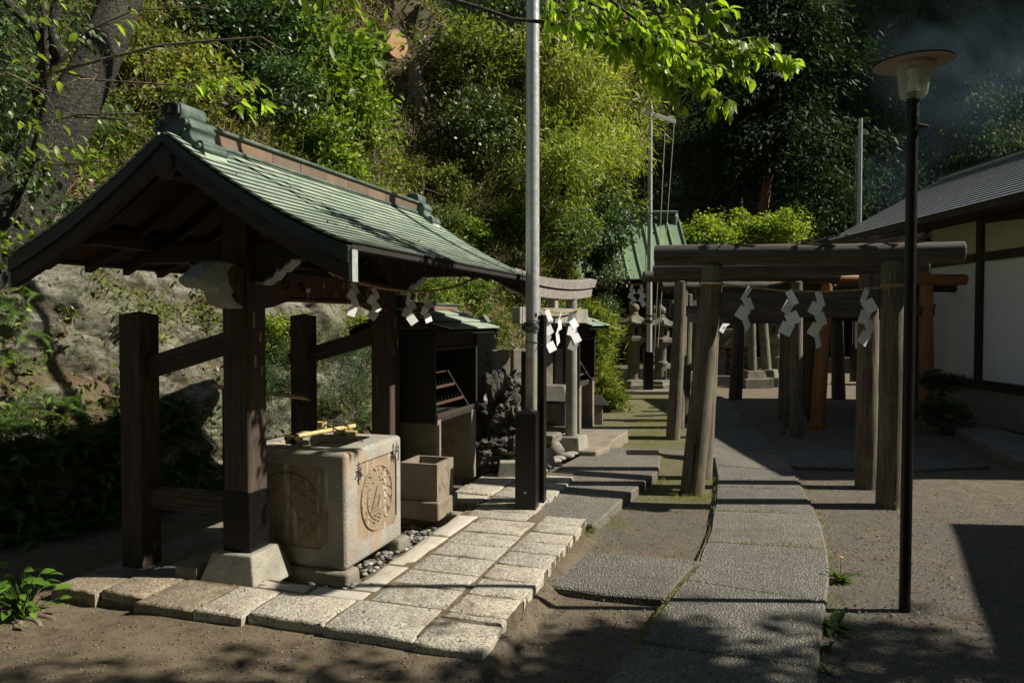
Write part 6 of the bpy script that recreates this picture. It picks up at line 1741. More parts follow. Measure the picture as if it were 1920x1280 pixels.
for i, (px, py, rad, k, lb) in enumerate(((560, 665, .34, 'mid', 'low bush on the slope seen left in the opening between the pavilion posts'), (610, 700, .36, 'forest', 'dark bush in the shade seen through the pavilion, behind the spout'), (665, 690, .34, 'forest', 'dark bush in the shade directly left of the rear post'), (520, 720, .34, 'forest', 'dark bush beside the front post, behind the spout'), (590, 770, .34, 'forest', 'dark low bush right behind the basin'), (660, 770, .34, 'forest', 'dark low bush between the basin and the rear post'), (520, 640, .26, 'bright', 'small yellow-green plant right of the front post, seen under the beam'), (650, 620, .26, 'bright', 'small yellow-green plant under the carved beam'), (480, 780, .3, 'forest', 'dark bush partly hidden by the front post'))):
    hill_shrub(k, px, py, rad, lb, off=.2)  # the 'forest' bushes' dark leaf colour stands in for the roof's shade
# yard bush by the hall
byp = G(1768, 812, 0)
shrub('glossy', (byp.x, byp.y, .12), .36, 'dark small-leaved bush against the hall beside the orange torii post', scale=(1, 1, .8))
bt = shrub('glossy', (byp.x + .05, byp.y + .15, .62), .36, 'upper spray of the dark bush beside the orange torii post', scale=(1.15, .9, .5))
# maples behind the gates
for px, Y, zz, rad, lb in ((1330, 21.5, 3.95, 1.15, 'rounded pale green maple behind the lintels, left of three'), (1395, 22.5, 4.25, 1.2, 'yellow-green maple behind the lintels, middle of three'), (1455, 22.0, 4.3, 1.0, 'yellow-green maple behind the lintels, right of three')):
    p = R(px, 440, Y); t = shrub('maple', (p.x, p.y, zz - rad * .55), rad, lb, cat='maple tree', name='maple_tree', scale=(1, 1, .85))
    b = MB(); b.tube([(0, 0, -(zz - rad * .55) - .2), (0, 0, 0)], [.09, .06], 8); b.build('trunk', BARK, t, smooth=60)

# ground cover, grass, litter and twigs over the bank
def hill_points(n, x0, x1, y0, y1, rg, keep):
    x = rg.uniform(x0, x1, n * 3); y = rg.uniform(y0, y1, n * 3)
    d, arc = foot_dist(x, y); m = (d > .05) & (d < 9) & keep(x, y, d, arc, rg)
    x, y = x[m][:n], y[m][:n]
    e = .05; h = near_h(x, y)
    hx_ = (hill_h(x + e, y) - hill_h(x - e, y)) / (2 * e); hy_ = (hill_h(x, y + e) - hill_h(x, y - e)) / (2 * e)
    nrm = unit(np.column_stack([-hx_, -hy_, np.ones(len(x))]))
    return np.column_stack([x, y, h]), nrm, arc[m][:n]
rg2 = np.random.default_rng(21)
def fbm2(x, y, s, o=0.0): return vnoise(x, y, s, o)
def keep_cover(x, y, d, arc, rg):
    nz = np.sin(x * 1.7 + y * .9) * .5 + np.sin(x * .6 - y * 1.9 + 2) * .5 + np.sin(x * 4.1 + y * 3.3) * .3
    pr = np.clip(.62 + nz * .45, .12, 1)
    rock = (arc < ARC[6]) & (d < 2.2)
    pr = np.where(rock, np.clip(.25 + .5 * np.sin(x * 2.3 + 1) * np.sin(y * 2.9), .03, .6), pr)
    return rg.random(len(x)) < pr
P, Nn, arc_ = hill_points(80000, -9, 4.5, 1.5, 22, rg2, keep_cover)
vis = P[:, 1] > 3
P = P[vis]; Nn = Nn[vis]
P2 = P + Nn * rg2.random((len(P), 1)) ** 2 * .28 + rg2.normal(size=P.shape) * .03
bank = leaves('ground_cover', P2, rg2.uniform(.04, .10, len(P2)), L_COVER, kind='stuff', asp=.5, up=.7, out=Nn * .6, rg=rg2)
# plants rooted on the cliff
ci_ = rg2.integers(0, CLIFFV.shape[0] - 1, 60000); cj_ = (rg2.random(60000) ** .8 * (CLIFFV.shape[1] - 1)).astype(int)
CP = CLIFFV[ci_, cj_]; m_ = np.array([mnoise.noise(Vector((p[0] * 1.1, p[1] * 1.1, p[2] * 1.3))) + .5 * mnoise.noise(Vector(p * 3.3)) for p in CP]) + (CP[:, 2] - 1.7) * .34
CP = CP[m_ > .20]; cn = np.tile(np.array([[.75, -.45, .35]]), (len(CP), 1))
k3 = len(CP) // 3
leaves('cliff_plants', CP[:k3 * 2] + rg2.normal(size=(k3 * 2, 3)) * .03, rg2.uniform(.03, .08, k3 * 2), L_COVER, kind='stuff', asp=.45, up=.5, out=cn[:k3 * 2] * .6, rg=rg2)
leaves('cliff_grass', CP[k3 * 2:], rg2.uniform(.08, .22, len(CP) - k3 * 2), L_GRASS, kind='stuff', asp=.055, up=.2, fold=.1, dirs=cn[k3 * 2:] * .6 + rg2.normal(size=(len(CP) - k3 * 2, 3)) * .45 + np.array([0, 0, -.15]), rg=rg2)
cd3 = CP[rg2.integers(0, len(CP), 5000)]
leaves('cliff_litter', cd3 + rg2.normal(size=cd3.shape) * .04, rg2.uniform(.03, .10, 5000), L_DEAD, kind='stuff', asp=.2, up=.4, rg=rg2)
P, Nn, arc_ = hill_points(42000, -6, 4.5, 4, 20, rg2, lambda x, y, d, a, rg: (rg.random(len(x)) < np.clip(.4 + .6 * np.sin(x * 1.1 - y * .8), .05, 1)) & ~((a < ARC[6]) & (d < 2.3)))
dirs = Nn * .8 + rg2.normal(size=Nn.shape) * .35 + np.array([.1, -.2, .5])
leaves('bank_grass', P, rg2.uniform(.12, .30, len(P)), L_GRASS, kind='stuff', asp=.06, up=.2, fold=.1, dirs=dirs, rg=rg2)
P, Nn, arc_ = hill_points(46000, -7, 4, 3, 18, rg2, lambda x, y, d, a, rg: rg.random(len(x)) < np.where(d > 2.0, .9, .35))
leaves('leaf_litter', P + Nn * rg2.random((len(P), 1)) * .10, rg2.uniform(.04, .09, len(P)), L_DEAD, kind='stuff', asp=.5, up=.5, out=Nn * .3, rg=rg2)
# bright grass fringe at the end of the bank by the path
fr = []
for px, py, r, n in ((1150, 740, .45, 1500), (1125, 700, .5, 1600), (1165, 755, .35, 900), (1135, 660, .5, 1500), (1150, 620, .45, 1100), (1120, 770, .3, 500), (1130, 600, .4, 900)):
    q = R(px - 22, py, 13.2 + (740 - py) * .004); r *= .62; a = rg2.normal(size=(n, 3)) * r * .45 + np.array([q.x, q.y, q.z]); fr.append(a)
fr = np.concatenate(fr); dirs = rg2.normal(size=fr.shape) * .45 + np.array([.35, -.35, .45])
leaves('bank_fringe_grass', fr, rg2.uniform(.12, .30, len(fr)), L_GRASS, kind='stuff', asp=.09, up=.2, fold=.1, dirs=dirs, rg=rg2)
fr2 = fr[::2] + rg2.normal(size=fr[::2].shape) * .08
leaves('bank_fringe_leaves', fr2, rg2.uniform(.05, .10, len(fr2)), L_MID, kind='stuff', asp=.45, up=.6, rg=rg2)
# twigs
def twig_mesh(name, paths, r0, m, parent=None, kind=None, n=4):
    b = MB()
    for p in paths: b.tube(p, [r0 * (1 - .75 * i / (len(p) - 1)) for i in range(len(p))], n, cap=False)
    return b.build(name, m, parent, smooth=60, kind=kind)
P, Nn, arc_ = hill_points(1500, -5, 3.5, 6, 17, rg2, lambda x, y, d, a, rg: d > 1.0)
paths = []
for p, n_ in zip(P, Nn):
    q = Vector(p); d = (Vector(n_) * vr.uniform(.2, 1) + Vector((vr.gauss(0, .6), vr.gauss(0, .6), vr.uniform(0, .8)))).normalized(); l = vr.uniform(.2, .9); pts = [q]
    for k in range(4): d = (d + Vector((vr.gauss(0, .25), vr.gauss(0, .25), vr.gauss(-.1, .2)))).normalized(); pts.append(pts[-1] + d * l / 4)
    paths.append(pts)
twig_mesh('dead_twigs', paths, .010, BARK2, kind='stuff')

# sawn log and stump on the slope
p = hill_hit(735, 108)
lg = thing('sawn_log', 'thick fallen log with an orange sawn end lying high on the slope', 'log', p)
rd = ray(735, 108).normalized(); side = Vector((1, .1, 0))
a0, a1 = Vector((-.85, .5, .12)), Vector((.18, -.55, .0))
log('trunk', a0, a1, .20, .26, BARK2, lg, wob=.03, seed=4, n=22)
M_, L_ = axis_matrix(a0, a1); b = MB(); b.tube([(L_ - .002, 0, 0), (L_ + .012, 0, 0)], .245, 24); b.build('sawn_end', CUTWOOD, lg, M_, smooth=40)
for k in range(4):
    s_ = a0 + Vector((.1 * k, 0, .05)); b = MB(); b.tube([s_, s_ + Vector((-.3 - .1 * k, .1, .15 - .08 * k)), s_ + Vector((-.6, .0, .25 - .15 * k))], [.06, .035, .01], 6); b.build('root', BARK2, lg, smooth=60)
p = hill_hit(782, 175)
su = thing('tree_stump', 'pale tree stump with exposed roots below the fallen log', 'stump', p)
b = MB(); b.tube([(0, 0, -.5), (-.02, 0, 0), (-.03, 0, .42)], [.24, .17, .15], 14); b.build('stump_trunk', BARK2, su, smooth=50, jitter=.03)
b = MB(); b.tube([(-.03, 0, .415), (-.03, 0, .43)], .14, 14); b.build('sawn_top', CUTWOOD, su)
for k, (dx, dz) in enumerate(((.18, -.9), (-.25, -.7), (.05, -1.1), (.3, -.5))):
    b = MB(); b.tube([(0, -.05, 0), (dx * .5, -.25, dz * .4), (dx, -.4, dz)], [.09, .055, .015], 7); b.build('root', BARK2, su, smooth=60)

# ferns: each frond is a rib with leaflets on both sides
def fern_data(seed, nf=7, L=.45, pin=16):
    r = random.Random(seed); V = []; F = []
    for f in range(nf):
        a = 2 * PI * f / nf + r.uniform(-.4, .4); l = L * r.uniform(.7, 1.15); rise = r.uniform(.25, .6); tw = r.uniform(-.2, .2)
        hd = Vector((math.cos(a), math.sin(a), 0)); sd = Vector((-math.sin(a), math.cos(a), tw)).normalized()
        def rib(t): return hd * (l * t) + Vector((0, 0, l * (rise * 2.0 * t - 1.6 * rise * t * t - .25 * t * t)))
        for k in range(pin):
            t = .12 + .86 * k / pin; p = rib(t); q = rib(min(1, t + .045)); w = l * .30 * math.sin(PI * min(1, (1 - t) * 1.05 + .02)) ** .7 * (1 if t > .2 else .7) 
            w = max(w * (1.05 - t), .006)
            if k == 0:
                n0 = len(V); e_ = sd * .004; V += [tuple(-e_), tuple(e_), tuple(p + e_), tuple(p - e_)]; F.append((n0, n0 + 1, n0 + 2, n0 + 3))
            for s in (-1, 1):
                tip = p + sd * s * w + (q - p) * 1.1 + Vector((0, 0, -.12 * w))
                n0 = len(V); V += [tuple(p), tuple(q), tuple(tip)]; F.append((n0, n0 + 1, n0 + 2) if s > 0 else (n0 + 1, n0, n0 + 2))
    me = bpy.data.meshes.new('fronds'); me.from_pydata(V, [], F); me.materials.append(L_FERN); return me
FERN = [fern_data(i, 6 + i, .42) for i in range(4)]
def fern(loc, s, label, group, tilt=None):
    o = bpy.data.objects.new('fern', vr.choice(FERN)); COL.objects.link(o); o.location = loc; o.scale = (s, s, s)
    o.rotation_euler = (tilt or (vr.uniform(-.3, .3), vr.uniform(.1, .6), vr.uniform(0, 6)))
    return put(o, label=label, cat='fern', group=group)
fg = 'ferns in the shade left of the pavilion'
for i in range(150):
    px, py = vr.uniform(-20, 410), vr.uniform(765, 1030)
    if py > 1010 - (px - 150) * .25 and px > 150: py -= 80
    t_, s_ = hill_hit(px, py, 3.0, 12), vr.uniform(.40, .75)
    q = t_ - ray(px, py).normalized() * .12
    fern((q.x, q.y, q.z + .02), s_, 'dark fern in the shaded bank left of the pavilion', fg)
for (px, py, s_, lb) in ((60, 560, 1.1, 'sunlit fern on the pale rock at the left edge, upper'), (20, 600, 1.2, 'sunlit fern on the pale rock at the left edge, middle'), (45, 640, 1.2, 'sunlit fern at the left edge below the pale rock face'), (30, 700, 1.0, 'fern hanging at the left edge at the shadow line'), (380, 900, .8, 'bright fern on the lit rock between the left brace post and the front post'), (390, 820, .8, 'bright fern frond beside the front post'), (345, 800, .6, 'small fern on the lit rock behind the lower rail'), (340, 245, .9, 'fern on the slope left of the ridge ornament'), (130, 300, 1.2, 'fern beside the leaning mossy trunk'), (100, 360, 1.2, 'fern under the leaning mossy trunk'), (150, 420, 1.0, 'fern above the pale rock beside the trunk'), (640, 600, .8, 'fern seen between the carved beam and the rear brace post'), (620, 640, .9, 'yellow fern seen through the middle of the pavilion'), (670, 650, .8, 'fern left of the rear post, seen through the pavilion'), (890, 690, .8, 'fern growing above the lava rock'), (950, 715, 1.0, 'fern spreading behind the lava rock beside the flagpole'), (5, 980, 1.5, 'fern reaching in at the left edge above the leafy seedling')):
    q = hill_hit(px, py, 3.0, 20) - ray(px, py).normalized() * .15
    fern((q.x, q.y, q.z), s_ * .62, lb, None, tilt=(0, .5, vr.uniform(-.6, .6)))

# nicely shaped single leaves for plants close to the camera
def big_leaves(items, name, mat, parent=None, asp=.5, curl=.25, kind=None):
    """items: (base, dir, normal, length)"""
    V, F = [], []
    for p, d, n_, l in items:
        d = d.normalized(); n_ = (n_ - d * n_.dot(d)).normalized(); s = d.cross(n_); w = l * asp * .5
        prof = ((0, 0), (.18, .62), (.42, 1.0), (.70, .72), (.88, .30), (1, 0))
        base = len(V)
        rows = []
        for t, ww in prof:
            c = p + d * l * t - n_ * l * curl * t * t
            if ww == 0: V.append(tuple(c)); rows.append((len(V) - 1,) * 3)
            else:
                V.append(tuple(c + s * w * ww + n_ * w * ww * .28)); V.append(tuple(c)); V.append(tuple(c - s * w * ww + n_ * w * ww * .28)); rows.append((len(V) - 3, len(V) - 2, len(V) - 1))
        for a, b_ in zip(rows[:-1], rows[1:]):
            for j in (0, 1):
                f = tuple(dict.fromkeys((a[j], a[j + 1], b_[j + 1], b_[j])))
                if len(f) > 2: F.append(f)
    me = bpy.data.meshes.new(name); me.from_pydata([tuple(v) for v in V], [], F)
    for pl_ in me.polygons: pl_.use_smooth = True
    me.materials.append(mat); o = link_mesh(name, me, parent)
    if kind: o['kind'] = kind
    return o
def branch_leaves(path, n, L, r, t0=.2, spread=.05, hang=.6):
    out = []
    segs = [(path[i], path[i + 1]) for i in range(len(path) - 1)]
    for k in range(n):
        t = t0 + (1 - t0) * (k + r.random()) / n; x = t * len(segs); i = min(int(x), len(segs) - 1); a, b_ = segs[i]
        p = a.lerp(b_, x - i) ; ax = (b_ - a).normalized()
        d = ax * r.uniform(.2, .8) + Vector((r.gauss(0, .5), r.gauss(0, .5), -hang * r.uniform(.2, 1.2)))
        out.append((p + Vector((r.gauss(0, spread * .3), r.gauss(0, spread * .3), 0)), d, Vector((r.gauss(0, .5), r.gauss(-.2, .5), 1)), L * r.uniform(.6, 1.15)))
    return out
def sub_twigs(path, n, l, r, t0=.1, up=.0):
    tw = []
    for k in range(n):
        t = t0 + (1 - t0) * (k + r.random()) / n; x = t * (len(path) - 1); i = min(int(x), len(path) - 2)
        p = path[i].lerp(path[i + 1], x - i); ax = (path[i + 1] - path[i]).normalized()
        d = (ax * .9 + Vector((r.gauss(0, .5), r.gauss(0, .5), r.gauss(up, .35)))).normalized(); q = [p]; ll = l * r.uniform(.5, 1.2) * (1.1 - .5 * t)
        for j in range(4): d = (d + Vector((r.gauss(0, .12), r.gauss(0, .12), r.gauss(-.05, .1)))).normalized(); q.append(q[-1] + d * ll / 4)
        tw.append(q)
    return tw
# cherry tree: trunk beyond the left edge, limb arching overhead
cr = random.Random(31)
chx = Vector((-3.1, .9, 0))
ch = thing('cherry_tree', 'cherry tree limb with bright backlit leaves reaching in from the top', 'cherry tree', chx)
def CW(*a): return R(*a) - chx
b = MB(); b.tube([(0, 0, -.1), (.1, .1, 1.3), (.3, .5, 2.6), (.9, 1.3, 3.7), (1.9, 2.3, 4.05), CW(760, -60, 4.2)], [.17, .14, .12, .09, .06, .035], 12); b.build('trunk', BARK, ch, smooth=60)
limbs = [
 [CW(760, -60, 4.2), CW(830, -5, 4.3), CW(900, 15, 4.35), CW(960, 36, 4.4), CW(1010, 41, 4.4), CW(1080, 52, 4.45), CW(1150, 66, 4.5), CW(1230, 84, 4.5), CW(1320, 110, 4.55), CW(1385, 118, 4.6)],
 [CW(1000, -60, 4.2), CW(1075, -10, 4.3), CW(1130, 18, 4.35), CW(1220, 52, 4.4), CW(1300, 78, 4.5), CW(1370, 92, 4.5), CW(1440, 104, 4.5), CW(1480, 112, 4.5)],
 [CW(1090, -40, 4.1), CW(1150, 5, 4.2), CW(1215, 55, 4.3), CW(1270, 100, 4.3), CW(1320, 150, 4.4), CW(1345, 190, 4.4)],
 [CW(1080, 58, 4.45), CW(1150, 58, 4.5), CW(1240, 62, 4.5), CW(1330, 72, 4.6), CW(1390, 85, 4.6)],
 [CW(1150, 66, 4.5), CW(1200, 100, 4.5), CW(1240, 130, 4.5), CW(1262, 150, 4.5)],
 [CW(1180, -40, 4.6), CW(1240, 0, 4.7), CW(1300, 22, 4.7), CW(1335, 30, 4.7)],
 [CW(1000, -60, 4.2), CW(1040, -10, 4.3), CW(1080, 10, 4.3), CW(1120, 30, 4.3)]]
b = MB()
b.tube([CW(760, -60, 4.2), Vector((2.6, 2.9, 4.5)), CW(1000, -60, 4.2), CW(1090, -40, 4.1), CW(1180, -40, 4.6)], [.03, .03, .022, .018, .01], 8); b.build('branch', BARK, ch, smooth=60)
items = []
for i, lm in enumerate(limbs):
    b = MB(); r0 = (.016, .011, .009, .007, .007, .007, .006)[i]; b.tube(lm, [r0 * (1 - .7 * k / (len(lm) - 1)) for k in range(len(lm))], 7); b.build('branch', BARK, ch, smooth=60)
    tw = sub_twigs(lm, (26, 24, 15, 15, 10, 10, 5)[i], .30, cr, t0=(.45, .1, .15, .2, .1, .1, .1)[i])
    twig_mesh('twigs', tw, .0035, BARK2, ch, kind='stuff')
    items += branch_leaves(lm, (8, 30, 22, 22, 16, 12, 8)[i], .085, cr, t0=(.6, .15, .2, .3, .2, .2, .2)[i])
    for q in tw: items += branch_leaves(q, cr.randint(6, 11), .086, cr, t0=.15, hang=.7)
big_leaves(items, 'leaves', L_CHERRY, ch, asp=.52, kind='stuff')
# large dark leaves hanging in at the very top
items = []
for px, py, d in ((545, -8, (-.4, 0, -.5)), (560, -10, (.3, 0, -.5)), (585, -12, (.6, 0, -.3)), (610, -10, (-.2, 0, -.6)), (640, -14, (.5, 0, -.45)), (655, -10, (.2, .2, -.5)), (600, -14, (.1, 0, -.6))):
    items.append((CW(px, py, 3.0), Vector(d), Vector((cr.gauss(0, .4), -.6, .8)), .085))
big_leaves(items, 'leaves', L_CHERRY, ch, asp=.45, kind='stuff')
b = MB(); b.tube([CW(620, -70, 3.0), CW(600, -18, 3.0), CW(550, -12, 3.0)], [.008, .005, .003], 6); b.tube([CW(620, -70, 3.0), CW(655, -15, 3.0)], [.006, .003], 6); b.tube([Vector((.9, 1.3, 3.7)), CW(620, -70, 3.0)], [.03, .008], 6); b.build('branch', BARK, ch, smooth=60)

# unseen rest of the cherry crown, added behind the camera to cut sky fill
rgx = np.random.default_rng(8); CPn, CPo = clump_points(16000, 60, (5.2, 3.0, 1.3), rgx, .15)
CPn = CPn + np.array([1.2, -1.9, 6.2]) - np.array(chx)
leaves('crown', CPn, rgx.uniform(.09, .16, len(CPn)), L_CHERRY, ch, asp=.52, up=.8, rg=rgx)
for k in range(7):
    a = k * .9; b = MB(); b.tube([(.3, .5, 2.6), (2.0 + 1.5 * math.cos(a), -1.5 + 1.0 * math.sin(a), 4.6), (4.2 + 3.5 * math.cos(a), -2.6 + 2.2 * math.sin(a), 6.2)], [.08, .05, .015], 7); b.build('branch', BARK, ch, smooth=60)
# mossy leaning tree on the left bank
t0_ = Vector((-4.15, 4.9, 1.7))
lt = thing('leaning_tree', 'thick mossy trunk leaning across the top left corner', 'tree', t0_)
def TW(*a): return R(*a) - t0_
N = 14
tp = [Vector((-.2, -.2, -.6)), TW(20, 430, 5.6), TW(75, 330, 5.8), TW(130, 220, 6.0), TW(185, 110, 6.3), TW(225, 10, 6.6), TW(262, -120, 7.0), TW(330, -420, 7.6)]
b = MB(); b.tube(tp, [.30, .23, .20, .185, .17, .16, .15, .09], 26); o = b.build('trunk', BARK, lt, smooth=60, jitter=.03)
for pth, r0 in (([TW(60, 190, 5.9), TW(95, 110, 5.7), TW(70, 60, 5.6), TW(20, 10, 5.5), TW(-40, -40, 5.4)], .07), ([TW(115, 110, 5.7), TW(95, 60, 5.6), TW(110, 0, 5.6), TW(120, -60, 5.6)], .05), ([TW(10, 430, 5.4), TW(60, 300, 5.2), TW(90, 180, 5.1), TW(85, 60, 5.0), TW(75, -30, 5.0)], .03), ([TW(85, 140, 5.0), TW(200, 110, 5.0), TW(300, 85, 5.0), TW(420, 75, 5.0), TW(490, 70, 5.0), TW(530, 95, 5.0)], .012),
        ([TW(60, 235, 5.0), TW(150, 215, 5.0), TW(260, 213, 5.0), TW(320, 205, 5.0)], .009), ([TW(140, 220, 5.0), TW(230, 225, 5.0), TW(290, 242, 5.0)], .006), ([TW(85, 150, 5.0), TW(160, 60, 5.0), TW(250, 20, 5.0), TW(390, 12, 5.0)], .009), ([TW(90, 130, 5.0), TW(180, 150, 5.0), TW(300, 158, 5.0), TW(370, 160, 5.0), TW(440, 168, 5.0)], .008), ([TW(0, 130, 4.8), TW(70, 165, 4.8), TW(150, 190, 4.8), TW(200, 120, 4.8)], .006), ([TW(30, 330, 5.0), TW(90, 310, 5.0), TW(200, 302, 5.0), TW(250, 300, 5.0)], .007)):
    b = MB(); b.tube(pth, [r0 * (1 - .6 * k / (len(pth) - 1)) for k in range(len(pth))], 8); b.build('branch', BARK2 if r0 < .013 else BARK, lt, smooth=60)
    tw = sub_twigs(pth, 7, .35, cr, up=.05); twig_mesh('twigs', tw, .004, BARK2, lt, kind='stuff')
items = []
for (px, py, sx, sy, n, Y) in ((420, 160, 70, 14, 50, 4.9), (480, 200, 45, 12, 30, 4.9), (380, 145, 50, 10, 20, 4.9), (240, 50, 30, 20, 10, 4.9), (60, 190, 60, 50, 40, 5.0), (140, 290, 70, 20, 45, 5.0), (60, 300, 30, 20, 15, 5.0), (200, 320, 50, 12, 20, 5.0), (60, 440, 50, 25, 40, 5.0), (20, 470, 25, 30, 25, 5.0), (190, 385, 30, 15, 16, 5.0), (90, 20, 50, 30, 16, 5.0), (305, 240, 12, 6, 5, 4.9)):
    for k in range(n):
        p = R(px + cr.gauss(0, sx * .6), py + cr.gauss(0, sy), Y + cr.gauss(0, .15)) - t0_
        items.append((p, Vector((cr.gauss(.3, .5), cr.gauss(0, .5), -cr.uniform(.05, .7))), Vector((cr.gauss(0, .4), cr.gauss(-.3, .4), 1)), cr.uniform(.05, .10)))
big_leaves(items, 'leaves', L_CHERRY, lt, asp=.45, kind='stuff')
items = []
for (px, py, sx, sy, n, Y) in ((60, 345, 50, 30, 90, 5.2), (130, 390, 45, 22, 80, 5.2), (25, 170, 40, 50, 120, 5.1), (150, 60, 50, 40, 50, 5.3), (205, 215, 30, 30, 40, 5.3), (20, 60, 40, 50, 90, 5.0), (20, 300, 35, 50, 90, 5.1)):
    for k in range(n):
        p = R(px + cr.gauss(0, sx * .6), py + cr.gauss(0, sy * .7), Y + cr.gauss(0, .15)) - t0_
        items.append((p, Vector((cr.gauss(.3, .5), cr.gauss(0, .5), -cr.uniform(.05, .7))), Vector((cr.gauss(0, .4), cr.gauss(-.3, .4), 1)), cr.uniform(.04, .08)))
big_leaves(items, 'ivy_leaves', L_GLOSSY, lt, asp=.6, kind='stuff')
for i, (px, py, rad, k, lb) in enumerate(((40, 60, .8, 'forest', 'dark bush behind the trunk in the top left corner'), (20, 250, .7, 'forest', 'dark bush at the left edge beside the mossy trunk'), (250, 60, .7, 'mid', 'green bush right of the mossy trunk near the top edge'), (330, 110, .6, 'mid', 'leafy bush between the mossy trunk and the glossy bush'), (220, 260, .4, 'mid', 'low plant on the slope right of the mossy trunk'))):
    hill_shrub(k, px, py, rad, lb, off=.1)

# leafy seedling and roots at the bottom left corner
sp0 = G(45, 1165, 0)
sd_ = thing('leafy_seedling', 'bright green leafy seedling on a gnarled root at the bottom left corner', 'plant', sp0)
items = []; b = MB()
for k in range(64):
    a = cr.uniform(0, 2 * PI); rr = cr.uniform(.02, .20); z = cr.uniform(.06, .30); base = Vector((rr * math.cos(a) - .03, rr * math.sin(a), z))
    b.tube([(cr.uniform(-.03, .03), 0, 0), base * .6 + Vector((0, 0, .03)), base], [.004, .003, .002], 5, cap=False)
    items.append((base, Vector((math.cos(a) + .3, math.sin(a) - .2, cr.uniform(-.2, .35))), Vector((cr.gauss(.2, .3), cr.gauss(-.4, .3), 1)), cr.uniform(.055, .10)))
b.build('stems', L_FERN, sd_)
big_leaves(items, 'leaves', m_leaf('seedling_leaf', [(0, (.08, .18, .018)), (1, (.20, .34, .045))], .4, .35, .5, vary=False), sd_, asp=.52)
b = MB()
for pth in ([(-.1, .05, .0), (.02, .0, .022), (.10, -.03, .018), (.16, -.08, .006), (.22, -.12, -.02)], [(.0, .05, .0), (.09, .04, .02), (.17, .02, .01), (.24, -.01, -.02)], [(-.08, 0, .0), (.0, -.05, .018), (.06, -.10, -.01)]): b.tube([Vector(q) * .8 for q in pth], [.012, .016, .014, .011, .006][:len(pth)], 8)
b.build('root', BARK2, sd_, smooth=60, jitter=.008)

# weeds and grass tufts along joints
def tuft(name, px, py, n, r, L, label, mat=L_FERN, asp=.3, z=0.0, flower=None, cat='weed'):
    c = G(px, py, z); t = thing(name, label, cat, c); items = []
    for k in range(n):
        a = cr.uniform(0, 2 * PI); e = cr.uniform(.1, 1.0)
        items.append((Vector((cr.gauss(0, r * .25), cr.gauss(0, r * .25), .0)), Vector((math.cos(a) * math.cos(e), math.sin(a) * math.cos(e), math.sin(e))), Vector((0, 0, 1)), L * cr.uniform(.5, 1.1)))
    big_leaves(items, 'leaves', mat, t, asp=asp, curl=.4)
    if flower:
        b = MB(); b.tube([(.01, 0, 0), (.015, 0, L * 1.15)], .002, 5); b.build('stalk', mat, t)
        b = MB(); b.lathe([(.004, 0), (.012, .006), (.011, .012), (.002, .014)], 12, (.015, 0, L * 1.15)); b.build('flower', m_plain('yellow_flower', (.7, .35, .02), .6), t)
    return t
tuft('dandelion', 1572, 1085, 26, .06, .11, 'dandelion with a small orange-yellow flower at the right edge of the path', flower=True)
tuft('weed', 1560, 1175, 24, .09, .12, 'jagged low weed at the right edge of the path below the dandelion')
tuft('weed', 1552, 1255, 16, .05, .06, 'small weed at the path edge near the bottom')
tuft('weed', 1672, 950, 16, .04, .12, 'tiny yellow-green weed at the foot of the nearest torii right post', mat=L_BRIGHT, asp=.2)
tuft('weed', 1648, 905, 12, .04, .10, 'small weed between the two right torii posts')
tuft('weed', 330, 1075, 10, .03, .03, 'tiny weed in the stone joint beside the left brace post', z=.1)
tuft('weed', 380, 1160, 12, .04, .05, 'little sprig below the edge of the stone platform')
tuft('weed', 845, 962, 10, .03, .05, 'small bright sprig at the foot of the stone bin', z=.1)
tuft('weed', 1470, 812, 12, .05, .10, 'small dark weed at the foot of the gray torii posts')
tuft('weed', 1550, 1215, 14, .05, .06, 'low flat weed at the path edge beside the lamp shadow')
tuft('weed', 1612, 800, 14, .05, .08, 'weed by the foot of the orange torii posts')
rg3 = np.random.default_rng(5); E = []
def edge_grass(pts, n, spread, z=.0):
    for i in range(n):
        k = rg3.integers(0, len(pts) - 1); t = rg3.random(); a, c = pts[k], pts[k + 1]
        p = G(a[0] + (c[0] - a[0]) * t, a[1] + (c[1] - a[1]) * t, z)
        # clumped
        if math.sin((p.x * 9 + p.y * 13)) + math.sin(p.x * 31 - p.y * 17) * .6 < rg3.uniform(-1.2, .8): continue
        E.append((p.x + rg3.normal() * spread, p.y + rg3.normal() * spread, z))
edge_grass([(985, 1125), (1045, 1050), (1115, 990)], 1100, .03, .03)
edge_grass([(1110, 990), (1165, 945), (1235, 885), (1240, 855)], 900, .025)
edge_grass([(1318, 1052), (1335, 990), (1343, 930), (1345, 880), (1335, 840)], 1300, .02)
edge_grass([(1535, 1270), (1545, 1180), (1558, 1080), (1556, 1040), (1542, 985), (1515, 930), (1482, 870)], 1300, .02)
edge_grass([(1190, 1215), (1250, 1128), (1310, 1060)], 500, .008, .03)
for a_, b_ in JT[1:6]: edge_grass([(lerp_path(PL, a_), a_), (lerp_path(PR, b_), b_)], 160, .004, .032)
edge_grass([(1270, 930), (1330, 935), (1300, 915), (1270, 925)], 700, .05)
edge_grass([(1200, 860), (1240, 900), (1200, 930)], 600, .06)
edge_grass([(1140, 770), (1190, 790), (1250, 790), (1230, 835), (1160, 830)], 1500, .15)
edge_grass([(330, 1142), (640, 1160), (780, 1205), (900, 1216)], 160, .01)
edge_grass([(1100, 965), (1165, 975), (1190, 950)], 160, .08)
E = np.array(E)
dirs = rg3.normal(size=E.shape) * .5 + np.array([0, 0, .8])
leaves('joint_grass', E, rg3.uniform(.012, .035, len(E)), L_GRASS, kind='stuff', asp=.16, up=.2, dirs=dirs, rg=rg3)
